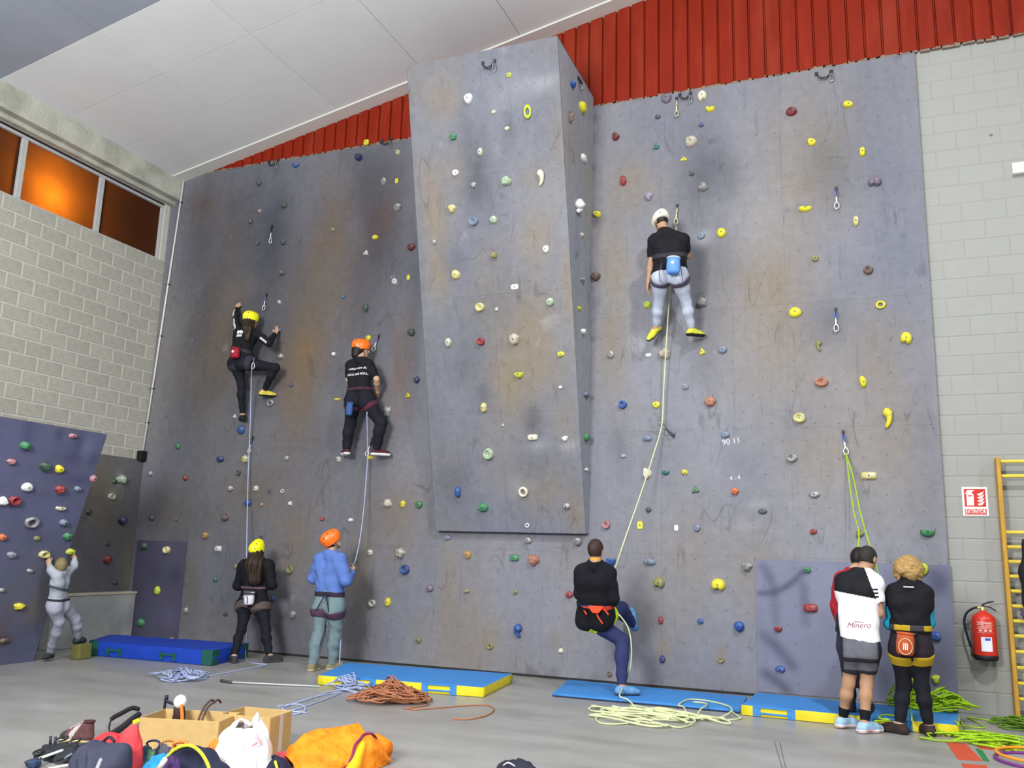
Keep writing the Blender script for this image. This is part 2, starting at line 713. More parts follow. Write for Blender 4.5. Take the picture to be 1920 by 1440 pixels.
def paint(x, z, base, blobs, seed=0, amp=0.2, oct_=0.32, gain=0.58):
    """Painted rock look: mottled base, vertical streaks, blobs of ochre, grey and chalk in wall coordinates."""
    c = np.tile(LIN(base), (len(x), 1))
    n = fbm(x * 0.9 + seed, z * 0.55 + seed, 4)
    st = fbm(x * 3.0 + seed * 2, z * 0.5 + 9, 3)
    oc = fbm(x * 0.75 + 31 + seed, z * 0.4 + 17, 3)
    c *= (1 + amp * 2.2 * (n - 0.5) + amp * 1.2 * (st - 0.5))[:, None]
    t = np.clip((oc - 0.54) / 0.16, 0, 1)[:, None] * oct_
    c = c * (1 - t) + LIN(OCH) * (c.mean() / LIN(OCH).mean()) * t
    bl = fbm(x * 0.8 + 77 + seed, z * 0.6 + 5, 3)
    t = np.clip((bl - 0.55) / 0.15, 0, 1)[:, None] * 0.4
    c = c * (1 - t) + LIN(BLU) * (c.mean() / LIN(BLU).mean()) * t
    for (bx, bz, rx, rz, cc, s) in blobs:
        d = ((x - bx) / rx) ** 2 + ((z - bz) / rz) ** 2
        e = fbm(x * 2.5 + bx, z * 1.8 + bz, 3)
        t = (np.exp(-d * 1.3) * s * np.clip(0.45 + 1.1 * e, 0, 1.3))[:, None]
        t = np.clip(t, 0, 0.95)
        c = c * (1 - t) + LIN(cc) * t
    return np.clip(c * gain, 0.003, 0.9)


def panel(b_o, ax, w, h, parent, fn, m, step=0.05, t=0.018, name='panel'):
    """Plywood panel: gridded painted front, proud of the backing, bevelled rim."""
    u, v, n = ax
    g = 0.0006
    nx, ny = max(2, int(w / step)), max(2, int(h / step))
    X = np.linspace(g, w - g, nx)
    Z = np.linspace(g, h - g, ny)
    V = [b_o + u * a + v * c + n * t for c in Z for a in X]
    Fc = [(j * nx + i, j * nx + i + 1, (j + 1) * nx + i + 1, (j + 1) * nx + i) for j in range(ny - 1) for i in range(nx - 1)]
    b = MB()
    b.add(V, Fc)
    k = len(b.v)
    rim = [j for j in range(nx)] + [j * nx + nx - 1 for j in range(1, ny)] + [(ny - 1) * nx + i for i in range(nx - 2, -1, -1)] + [j * nx for j in range(ny - 2, 0, -1)]
    b.v += [tuple(np.array(b.v[q]) - n * t) for q in rim]
    for q in range(len(rim)):
        q2 = (q + 1) % len(rim)
        b.f.append((rim[q], k + q, k + q2, rim[q2]))
        b.m.append(0)
    col = fn(np.array(b.v))
    return obj(name, b, m, parent, col=col, smooth=False)


def paint_mat(name, rough=0.8):
    """Painted ply: vertex paint times fine grain, with thin dark rubber scuffs and pale chalk dust."""
    m = mat(name, (150, 150, 158), rough, 0.09, 9.0, attr=True, spec=0.2, bump=0.12, bscale=70)
    nt = m.node_tree
    N, L = nt.nodes, nt.links
    b = N['Principled BSDF']
    src = b.inputs['Base Color'].links[0].from_socket
    tc = [n for n in N if n.bl_idname == 'ShaderNodeTexCoord'][0]
    for (sx, sz, sc, lo, hi, amt, cc, off) in ((13, 1.0, 1.0, 0.60, 0.74, 0.22, (62, 62, 72), 0.0), (3, 2.4, 1.0, 0.68, 0.8, 0.2, (196, 198, 205), 11.0)):
        mp = N.new('ShaderNodeMapping')
        mp.inputs['Scale'].default_value = (sx, sx, sz)
        mp.inputs['Location'].default_value = (off, off, off)
        mp.inputs['Rotation'].default_value = (0, 0.18 * (1 if off else -1), 0)
        L.new(tc.outputs['Object'], mp.inputs['Vector'])
        n = N.new('ShaderNodeTexNoise')
        n.inputs['Scale'].default_value = sc
        n.inputs['Detail'].default_value = 3
        L.new(mp.outputs[0], n.inputs['Vector'])
        mr = N.new('ShaderNodeMapRange')
        mr.inputs[1].default_value = lo
        mr.inputs[2].default_value = hi
        mr.inputs[4].default_value = amt
        L.new(n.outputs[0], mr.inputs[0])
        mx = N.new('ShaderNodeMix')
        mx.data_type = 'RGBA'
        L.new(mr.outputs[0], mx.inputs[0])
        L.new(src, mx.inputs[6])
        mx.inputs[7].default_value = rgb(cc)
        src = mx.outputs[2]
    # thin curved rubber scuffs: contour lines of a stretched noise, broken up by a second noise
    for (sx, sz, off, amt) in ((2.4, 0.7, 3.0, 0.34), (4.5, 1.2, 17.0, 0.28)):
        mp = N.new('ShaderNodeMapping')
        mp.inputs['Scale'].default_value = (sx, sx, sz)
        mp.inputs['Location'].default_value = (off, off, off)
        L.new(tc.outputs['Object'], mp.inputs['Vector'])
        n1 = N.new('ShaderNodeTexNoise')
        n1.inputs['Scale'].default_value = 1.0
        n1.inputs['Detail'].default_value = 1.0
        L.new(mp.outputs[0], n1.inputs['Vector'])
        sb = N.new('ShaderNodeMath')
        sb.operation = 'SUBTRACT'
        sb.inputs[1].default_value = 0.5
        L.new(n1.outputs[0], sb.inputs[0])
        ab = N.new('ShaderNodeMath')
        ab.operation = 'ABSOLUTE'
        L.new(sb.outputs[0], ab.inputs[0])
        mr = N.new('ShaderNodeMapRange')
        mr.inputs[1].default_value = 0.003
        mr.inputs[2].default_value = 0.011
        mr.inputs[3].default_value = amt
        mr.inputs[4].default_value = 0.0
        L.new(ab.outputs[0], mr.inputs[0])
        n2 = N.new('ShaderNodeTexNoise')
        n2.inputs['Scale'].default_value = 1.7
        n2.inputs['Detail'].default_value = 2.0
        L.new(tc.outputs['Object'], n2.inputs['Vector'])
        mk = N.new('ShaderNodeMapRange')
        mk.inputs[1].default_value = 0.52
        mk.inputs[2].default_value = 0.64
        L.new(n2.outputs[0], mk.inputs[0])
        mu = N.new('ShaderNodeMath')
        mu.operation = 'MULTIPLY'
        L.new(mr.outputs[0], mu.inputs[0])
        L.new(mk.outputs[0], mu.inputs[1])
        mx = N.new('ShaderNodeMix')
        mx.data_type = 'RGBA'
        L.new(mu.outputs[0], mx.inputs[0])
        L.new(src, mx.inputs[6])
        mx.inputs[7].default_value = rgb((58, 58, 66))
        src = mx.outputs[2]
    L.new(src, b.inputs['Base Color'])
    return m


M_ply = paint_mat('painted_plywood')
M_edge = mat('panel_backing', (92, 92, 98), 0.9)
M_nut = mat('nut_hole', (36, 34, 36), 0.8)
AXW = (v3(1, 0, 0), v3(0, 0, 1), v3(0, -1, 0))
WY = -0.02   # face of the main climbing wall


def pxblobs(lst, conv):
    out = []
    for (px, py, rx, ry, cc, s) in lst:
        p, k = conv(px, py)
        out.append((p[0], p[1], rx / k, ry / k, cc, s))
    return out


def cw(px, py):
    p = U(px, py, WY)
    return (p[0], p[2]), ppm(p)


wall_blobs = pxblobs([
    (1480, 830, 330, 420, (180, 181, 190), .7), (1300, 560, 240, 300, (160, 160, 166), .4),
    (1440, 540, 90, 190, OCH, .55), (1150, 560, 40, 230, OCH, .6), (1640, 650, 80, 110, OCH, .55), (1680, 830, 90, 160, OCH, .5), (1510, 300, 90, 170, OCH, .45),
    (1195, 345, 55, 60, OCH, .5), (1480, 690, 110, 170, OCH, .4), (1545, 860, 90, 120, OCH, .45), (1420, 1060, 60, 120, OCH, .5), (1300, 1030, 70, 130, OCH, .35), (1230, 1140, 90, 110, OCH, .3),
    (870, 1160, 50, 130, OCH, .4), (840, 1120, 25, 130, OCH, .5), (1060, 1030, 50, 60, OCH, .3), (1040, 1200, 16, 26, OCH, .6), (920, 1195, 16, 26, OCH, .6), (785, 1175, 16, 30, OCH, .5), (1243, 1215, 16, 22, OCH, .7), (1352, 1225, 12, 22, OCH, .5),
    (1320, 330, 60, 110, DRK, .5), (1370, 330, 30, 60, DRK, .3), (1330, 480, 60, 70, DRK, .35), (1320, 660, 50, 120, DRK, .35), (1560, 320, 60, 90, DRK, .3), (1590, 560, 80, 150, BLU, .45), (1540, 610, 60, 60, DRK, .3), (1640, 300, 40, 110, BLU, .4), (1680, 420, 60, 260, BLU, .6), (1740, 800, 40, 300, BLU, .5),
    (1400, 900, 90, 130, BLU, .55), (1240, 850, 60, 90, DRK, .2), (1160, 830, 25, 60, DRK, .25), (1280, 240, 70, 70, BLU, .5), (1500, 790, 70, 70, BLU, .3), (1420, 400, 60, 90, WHT, .25), (1200, 640, 25, 20, WHT, .4), (1400, 985, 40, 14, WHT, .3), (1320, 445, 20, 16, WHT, .5), (1420, 945, 25, 10, WHT, .4),
    # the left half is painted darker; beside the tower its shade is painted in
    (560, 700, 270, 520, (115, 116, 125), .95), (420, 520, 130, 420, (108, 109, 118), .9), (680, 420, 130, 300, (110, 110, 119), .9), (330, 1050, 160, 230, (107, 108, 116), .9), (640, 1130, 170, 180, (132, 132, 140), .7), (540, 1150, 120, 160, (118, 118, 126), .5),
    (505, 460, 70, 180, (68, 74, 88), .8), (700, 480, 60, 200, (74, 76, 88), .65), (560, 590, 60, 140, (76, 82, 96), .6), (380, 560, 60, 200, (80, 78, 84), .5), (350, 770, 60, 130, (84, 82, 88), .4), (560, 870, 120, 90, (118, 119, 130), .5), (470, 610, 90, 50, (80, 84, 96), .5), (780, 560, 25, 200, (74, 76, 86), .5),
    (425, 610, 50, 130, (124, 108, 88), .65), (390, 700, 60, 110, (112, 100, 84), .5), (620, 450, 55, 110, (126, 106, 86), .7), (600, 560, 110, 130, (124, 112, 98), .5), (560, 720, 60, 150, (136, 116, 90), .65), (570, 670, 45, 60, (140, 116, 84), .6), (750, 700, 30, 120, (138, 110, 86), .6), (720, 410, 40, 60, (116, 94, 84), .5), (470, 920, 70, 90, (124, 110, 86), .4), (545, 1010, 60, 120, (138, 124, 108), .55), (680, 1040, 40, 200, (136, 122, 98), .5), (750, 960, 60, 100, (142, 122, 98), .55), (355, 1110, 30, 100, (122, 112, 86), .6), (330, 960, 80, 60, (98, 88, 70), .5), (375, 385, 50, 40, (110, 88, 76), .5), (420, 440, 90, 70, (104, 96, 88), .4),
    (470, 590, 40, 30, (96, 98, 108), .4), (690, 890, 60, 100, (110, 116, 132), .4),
    (600, 900, 120, 60, (124, 122, 128), .5), (450, 1080, 60, 80, (104, 104, 112), .4), (1520, 1340, 320, 50, BRN, .2), 
], cw)


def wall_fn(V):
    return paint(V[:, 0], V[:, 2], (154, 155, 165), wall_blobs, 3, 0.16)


cwall = thing('climbing_wall', (-5, WY, 0), 'tall grey mottled climbing wall of painted plywood panels filling the back of the hall', 'climbing wall')
b = MB()
b.box2((XL, -0.002, 0.0), (0.842, 0.03, 7.93))
obj('backing', b, M_edge, cwall)
zs = [0.03, 1.62, 3.19, 4.77, 6.35, 7.94]
vx = [XL + 0.002, -10.4, -8.8, -7.2, -5.6, -4.0, -2.4, -0.8, 0.85]
for i in range(len(vx) - 1):
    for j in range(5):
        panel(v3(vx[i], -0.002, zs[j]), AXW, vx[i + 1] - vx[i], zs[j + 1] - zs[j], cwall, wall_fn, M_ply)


def nuts(name, parent, gen, n):
    b = MB()
    n = nrm(n)
    a = nrm(np.cross(n, v3(0, 0, 1)))
    c = np.cross(n, a)
    for p in gen:
        V = [p + (a * math.cos(q) + c * math.sin(q)) * 0.0058 + n * 0.0012 for q in [k * math.pi / 3 for k in range(6)]]
        b.add(V, [(0, 1, 2, 3, 4, 5)] if np.cross(V[1] - V[0], V[2] - V[1]) @ n > 0 else [(5, 4, 3, 2, 1, 0)])
    return obj(name, b, M_nut, parent, kind='stuff')


def wall_nuts():
    z, k = 0.35, 0
    while z < 7.85:
        x = -11.0 + (0.125 if k % 2 else 0)
        while x < 0.8:
            if not (-5.6 < x < -3.3 and z > 1.9):
                yield v3(x + rnd.uniform(-.025, .025), WY, z + rnd.uniform(-.03, .03))
            x += 0.25
        z += 0.205
        k += 1


nuts('nut_holes', cwall, wall_nuts(), (0, -1, 0))
b = MB()
b.box2((XL, -0.0202, 0), (0.85, -0.002, 0.028))
obj('foot_gap_shade', b, mat('gap_shade', (44, 42, 42), 0.9), cwall)  # solid strip, its dark colour stands for the shade below the panels

# ---- small add-on panels at the foot of the wall (newer blue-lavender paint)
M_ply2 = mat('lavender_plywood', (140, 142, 165), 0.7, 0.05, 8, attr=True, spec=0.25)


def small_panel(px, name, label, base, blobs):
    p00, p10, p11, p01 = [U(*p, WY - 0.012) for p in px]
    x0, x1 = (p00[0] + p01[0]) / 2, (p10[0] + p11[0]) / 2
    z1 = (p01[2] + p11[2]) / 2
    z0 = 0.06
    bl = pxblobs(blobs, cw)
    t = thing(name, (x0, WY - 0.012, z0), label, 'panel')
    fn = lambda V: paint(V[:, 0], V[:, 2], base, bl, 8, 0.05, 0.0, 0.66)
    panel(v3(x0, WY - 0.0005, z0), AXW, x1 - x0, z1 - z0, t, fn, M_ply2, 0.022, 0.014, 'board')

    def gen():
        z = z0 + 0.12
        k = 0
        while z < z1 - 0.05:
            x = x0 + (0.1 if k % 2 else 0.2)
            while x < x1 - 0.05:
                yield v3(x, WY - 0.0145, z)
                x += 0.25
            z += 0.22
            k += 1
    nuts('nut_holes', t, gen(), (0, -1, 0))
    return x0, x1, z1


DL = (74, 76, 104)


def stroke(pts, r, k):
    out = []
    for (x0, y0), (x1, y1) in zip(pts, pts[1:]):
        for t in (0.0, 0.33, 0.66):
            out.append((x0 + (x1 - x0) * t, y0 + (y1 - y0) * t, r, r, DL, k * 0.55))
    return out


small_panel([(1420, 1320), (1797, 1335), (1783, 1060), (1418, 1048)], 'lower_panel', 'pale lavender-blue painted panel at the foot of the wall behind the three people at right', (140, 143, 166),
            [(1560, 1100, 60, 60, (152, 156, 180), .4)] +
            stroke([(1424, 1113), (1440, 1112), (1456, 1109), (1472, 1101), (1488, 1090), (1500, 1078), (1509, 1068)], 7, .95) +
            stroke([(1430, 1060), (1440, 1078), (1449, 1096), (1453, 1120), (1454, 1150), (1456, 1180)], 10, .55) + stroke([(1503, 1090), (1508, 1115), (1510, 1145), (1512, 1180)], 11, .5) +
            stroke([(1430, 1188), (1446, 1202), (1462, 1218), (1478, 1238), (1494, 1256)], 12, .6) + stroke([(1432, 1260), (1450, 1272), (1468, 1286), (1484, 1302)], 11, .65) +
            [(1760, 1090, 30, 40, DL, .7), (1700, 1200, 60, 90, DL, .35), (1660, 1280, 40, 50, DL, .45), (1760, 1250, 40, 60, DL, .45)])
small_panel([(246, 1195), (336, 1195), (348, 1015), (250, 1013)], 'lower_panel', 'small dark violet-blue painted panel beside the corner plinth on the far left', (84, 82, 104),
            [(290, 1070, 20, 30, (60, 60, 82), .6), (330, 1080, 16, 20, (58, 58, 80), .6), (265, 1110, 16, 40, (62, 62, 84), .5), (320, 1160, 30, 40, (104, 102, 128), .5), (280, 1150, 25, 30, (94, 94, 122), .4)])

# ---- leaning tower in the middle
TX0, TX1 = -5.555, -3.39
TB, TT = v3(0, -0.12, 1.855), v3(0, -1.62, 8.10)
TU = nrm(TT - TB)
TN = np.cross(v3(1, 0, 0), TU)
TH = np.linalg.norm(TT - TB)
AXT = (v3(1, 0, 0), TU, TN)
TF = 0.018


def on_tower(px, py):
    return onplane(px, py, TN, (TB + TN * TF) @ TN)


def on_side(px, py):
    return LX(px, py, TX1 + TF)


def cwt(px, py):
    p = on_tower(px, py)
    return (p[0], (p - TB) @ TU), ppm(p)


tower_blobs = pxblobs([
    (830, 190, 40, 40, OCH, .5), (820, 430, 30, 110, OCH, .75), (800, 350, 30, 60, OCH, .5), (850, 320, 30, 60, OCH, .35), (1000, 620, 50, 90, OCH, .65), (960, 720, 40, 90, OCH, .5), (1070, 530, 20, 80, OCH, .6), (1010, 440, 40, 60, OCH, .5), (1050, 250, 30, 80, OCH, .4), (940, 720, 40, 60, OCH, .5), (1030, 920, 60, 50, OCH, .5), (960, 900, 60, 40, OCH, .25), (1080, 970, 20, 40, OCH, .6), (820, 510, 25, 60, OCH, .5), (1000, 330, 40, 40, OCH, .35), (930, 830, 40, 60, OCH, .25), (1010, 690, 70, 40, OCH, .4), (1060, 780, 30, 70, OCH, .4),
    (895, 330, 30, 90, DRK, .55), (890, 360, 40, 40, DRK, .4), (955, 240, 14, 40, DRK, .5), (855, 490, 30, 40, DRK, .35), (900, 420, 60, 50, BLU, .6), (860, 470, 50, 40, BLU, .6), (910, 740, 20, 30, DRK, .5), (1000, 790, 20, 30, DRK, .45), (930, 560, 80, 60, DRK, .18), (870, 250, 14, 60, DRK, .2), (965, 520, 60, 60, BLU, .35), (1000, 210, 90, 110, BLU, .4), (960, 170, 60, 40, WHT, .25), (1020, 150, 50, 16, WHT, .45), (1010, 165, 40, 14, WHT, .35), (900, 640, 60, 60, DRK, .2), (860, 960, 50, 60, BLU, .4), (850, 900, 40, 50, DRK, .3), (1000, 870, 50, 40, DRK, .18), (1010, 835, 20, 10, WHT, .5), (1070, 835, 20, 14, WHT, .5), (970, 915, 30, 20, WHT, .3), (840, 780, 40, 60, BLU, .4), (870, 690, 40, 40, DRK, .2),
], cwt)


def tower_fn(V):
    s = (V - TB) @ TU
    return paint(V[:, 0], s, (144, 146, 156), tower_blobs, 12, 0.16)


tower = thing('climbing_tower', ((TX0 + TX1) / 2, 0, 1.855), 'leaning grey climbing tower jutting from the middle of the back wall', 'climbing tower')
b = MB()
q = [(TX0, WY, 1.86), (TX1, WY, 1.86), (TX1, -0.118, 1.86), (TX0, -0.118, 1.86)]
q2 = [(TX0, WY, 8.09), (TX1, WY, 8.09), (TX1, -1.618, 8.09), (TX0, -1.618, 8.09)]
b.hexa([q[3], q[2], q[1], q[0], q2[3], q2[2], q2[1], q2[0]])
obj('carcass', b, M_edge, tower)
ts = [0.0, 1.62, 3.2, 4.8, TH]
tv = [TX0 - 0.0, -4.47, TX1 + TF + 0.001]
for j in range(4):
    for i in range(2):
        panel(v3(tv[i], 0, 0) + v3(0, TB[1], TB[2]) + TU * ts[j], AXT, tv[i + 1] - tv[i], ts[j + 1] - ts[j], tower, tower_fn, M_ply)


def side_panel(x, sgn):
    # triangular cheek of the tower, gridded and painted
    nz, nd = 90, 16
    V, Fc = [], []
    for k in range(nz + 1):
        z = 1.86 + (8.095 - 1.86) * k / nz
        d = 0.12 + 1.5 * (z - 1.855) / 6.245
        for j in range(nd + 1):
            V.append((x, WY - (d - 0.02 + 0.017) * j / nd, z))
    for k in range(nz):
        for j in range(nd):
            a = k * (nd + 1) + j
            f = (a, a + 1, a + nd + 2, a + nd + 1)
            Fc.append(f[::-1] if sgn > 0 else f)
    b = MB()
    b.add(V, Fc)
    A = np.array(V)
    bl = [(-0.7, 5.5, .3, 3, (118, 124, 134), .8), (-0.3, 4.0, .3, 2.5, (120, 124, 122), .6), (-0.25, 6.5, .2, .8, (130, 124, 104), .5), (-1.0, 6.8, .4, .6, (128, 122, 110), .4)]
    c = paint(A[:, 1], A[:, 2], (132, 134, 142), bl, 21, 0.14, 0.3, 1.45)  # grey blobs and gain put the cheek's shading into its paint
    return obj('side_panel', b, M_ply, tower, col=c)


side_panel(TX1 + TF, 1)
side_panel(TX0 - 0.004, -1)
b = MB()
b.box2((TX0, -1.60, 8.09), (TX1 + TF, WY, 8.105))
obj('top_board', b, M_edge, tower)


def tower_nuts():
    k = 0
    s = 0.2
    while s < TH - 0.1:
        x = TX0 + (0.1 if k % 2 else 0.22)
        while x < TX1 - 0.05:
            yield v3(x + rnd.uniform(-.02, .02), 0, 0) + v3(0, TB[1], TB[2]) + TU * (s + rnd.uniform(-.03, .03)) + TN * TF
            x += 0.25
        s += 0.21
        k += 1


nuts('nut_holes', tower, tower_nuts(), TN)

# ---- left wall cladding below the blocks, leaning bouldering board, corner plinth
def cwl(px, py):
    p = LX(px, py, XL + 0.03)
    return (p[1], p[2]), ppm(p)


lb = pxblobs([(190, 920, 50, 70, (120, 110, 84), .5), (230, 900, 30, 60, (118, 118, 120), .3), (210, 1000, 40, 60, (104, 96, 78), .5), (200, 1060, 50, 60, (92, 94, 108), .5), (220, 1110, 30, 40, (96, 92, 96), .5), (240, 1060, 14, 60, (122, 116, 90), .5), (225, 900, 10, 16, (160, 164, 158), .7), (212, 930, 12, 14, (160, 158, 140), .5)], cwl)
clad = thing('wall_cladding', (XL, -2, 0), 'dark grey painted climbing cladding on the left wall below the blocks in the corner', 'climbing wall')
AXL = (v3(0, -1, 0), v3(0, 0, 1), v3(1, 0, 0))
lf = lambda V: paint(V[:, 1], V[:, 2], (106, 105, 108), lb, 30, 0.14, 0.3, 0.8)
for k in range(3):
    for j in range(2):
        panel(v3(XL + 0.007, -k * 1.6 - 0.02, j * 1.46), AXL, 1.6, 1.46, clad, lf, M_ply)
b = MB()
b.box2((XL + 0.0065, -4.82, 0), (XL + 0.02, -0.02, 2.92))
obj('backing', b, M_edge, clad)

BP0, BP1 = v3(-10.222, -2.435, 0.0), v3(-9.392, -2.435, 2.985)
BU = nrm(BP1 - BP0)
BN = np.cross(v3(0, -1, 0), BU)   # faces the hall
if BN[0] < 0:
    BN = -BN
BHT = np.linalg.norm(BP1 - BP0)


def on_board(px, py):
    return onplane(px, py, BN, (BP0 + BN * 0.018) @ BN)


def cwb(px, py):
    p = on_board(px, py)
    return (p[1], (p - BP0) @ BU), ppm(p)


VB = (96, 98, 132)
bb = pxblobs([(20, 850, 60, 60, VB, .6), (55, 800, 20, 40, (66, 66, 100), .6), (112, 815, 10, 14, (62, 62, 92), .7), (150, 830, 10, 30, (66, 66, 100), .6), (140, 860, 30, 14, (64, 64, 96), .5), (175, 862, 14, 14, (64, 64, 98), .5), (165, 835, 16, 26, (112, 116, 150), .5), (150, 900, 40, 10, (70, 68, 104), .6), (90, 930, 50, 10, (78, 76, 108), .5), (40, 970, 30, 50, (84, 86, 116), .4), (60, 1010, 40, 14, (66, 68, 96), .5), (100, 960, 50, 40, (104, 108, 142), .4), (50, 1060, 60, 50, (92, 96, 110), .5), (85, 1110, 40, 60, (104, 98, 80), .5), (60, 1150, 30, 30, (112, 102, 74), .5), (10, 1160, 20, 80, (92, 78, 70), .5), (10, 1200, 18, 12, (84, 62, 52), .8), (40, 1200, 30, 50, (78, 84, 100), .6), (20, 1110, 30, 40, (88, 98, 108), .5)], cwb)
board = thing('bouldering_board', (-10.2, -4, 0), 'blue-violet leaning bouldering board full of holds at the left edge', 'climbing wall')
bf = lambda V: paint(V[:, 1], (V - BP0) @ BU, (90, 92, 118), bb, 40, 0.10, 0.0, 0.95)
AXB = (v3(0, -1, 0), BU, BN)
M_ply3 = mat('board_paint', (90, 92, 118), 0.7, 0.06, 7, attr=True, spec=0.25)
for k in range(3):
    panel(BP0 + v3(0, -k * 1.25, 0), AXB, 1.25, BHT, board, bf, M_ply3, 0.045)
b = MB()
b.box(BP0 + BU * BHT / 2 - BN * 0.012 + v3(0, -1.875, 0), (3.74, BHT, 0.02), AXB)
for yy in (-2.5, -3.6, -4.8, -6.1):
    p0 = BP0 - BN * 0.08 + v3(0, yy - BP0[1], 0.07)
    b.box(p0 + BU * BHT * 0.48, (0.06, BHT * 0.93, 0.1), AXB)
    b.box2((XL + 0.03, yy - 0.03, 2.6), (-9.62, yy + 0.03, 2.7))
obj('back_frame', b, mat('frame_timber', (120, 96, 70), 0.8), board)

b = MB()
M_plinth = mat('plinth_render', (158, 160, 158), 0.9, 0.14, 2.5, dirt=((110, 112, 118), 1.6, 0.6))
b.box2((XL + 0.027, -1.6, 0), (XL + 0.2, -0.04, 0.76))
pl = obj('corner_plinth', b, M_plinth, label='low pale rendered plinth in the left corner behind the blue crash mat', category='plinth', bevel=0.015)
b = MB()
b.box2((XL + 0.027, -1.62, 0.7605), (XL + 0.215, -0.04, 0.79))
obj('lit_edge', b, mat('lit_edge_cream', (186, 178, 156), 0.85, 0.1, 6), pl)  # cap slab whose pale colour carries the lit top edge
# ================================================================== CLIMBING HOLDS
HC = {
    'yellow': ('yellow', (226, 214, 38)), 'lime': ('yellow-green', (188, 204, 48)), 'olive': ('olive', (150, 144, 78)), 'cream': ('cream', (214, 208, 178)), 'creamy': ('cream-yellow', (214, 204, 120)),
    'white': ('white', (222, 222, 220)), 'grey': ('grey', (142, 140, 140)), 'dgrey': ('dark grey', (76, 78, 84)), 'blue': ('blue', (42, 88, 178)), 'navy': ('navy blue', (46, 58, 130)),
    'slate': ('slate blue', (122, 138, 164)), 'lav': ('lavender', (152, 148, 172)), 'purple': ('purple-grey', (118, 106, 126)), 'red': ('red', (172, 48, 52)), 'dred': ('dark red', (124, 34, 42)), 'pink': ('pink', (190, 126, 134)),
    'green': ('green', (62, 146, 92)), 'pgreen': ('pale green', (164, 192, 152)), 'teal': ('teal', (44, 122, 116)), 'dgreen': ('dark green', (58, 88, 68)), 'orange': ('orange', (236, 112, 50)), 'ochre': ('ochre', (196, 142, 64)),
    'terra': ('terracotta', (190, 122, 92)), 'brown': ('brown', (112, 88, 78)), 'beige': ('beige', (184, 174, 150)), 'black': ('black', (34, 34, 38)),
}
SHW = {'blob': 'rounded', 'oval': 'oval', 'disc': 'disc-shaped', 'chip': 'thin flat', 'pocket': 'hollowed', 'ring': 'ring-shaped', 'wedge': 'wedge-shaped', 'bar': 'bar-shaped', 'comma': 'curved horn', 'ball': 'ball-like', 'tri': 'triangular', 'rock': 'rocky', 'half': 'half-moon', 'star': 'knobbly', 'twin': 'double-lobed', 'bite': 'notched', 'hex': 'hexagonal'}
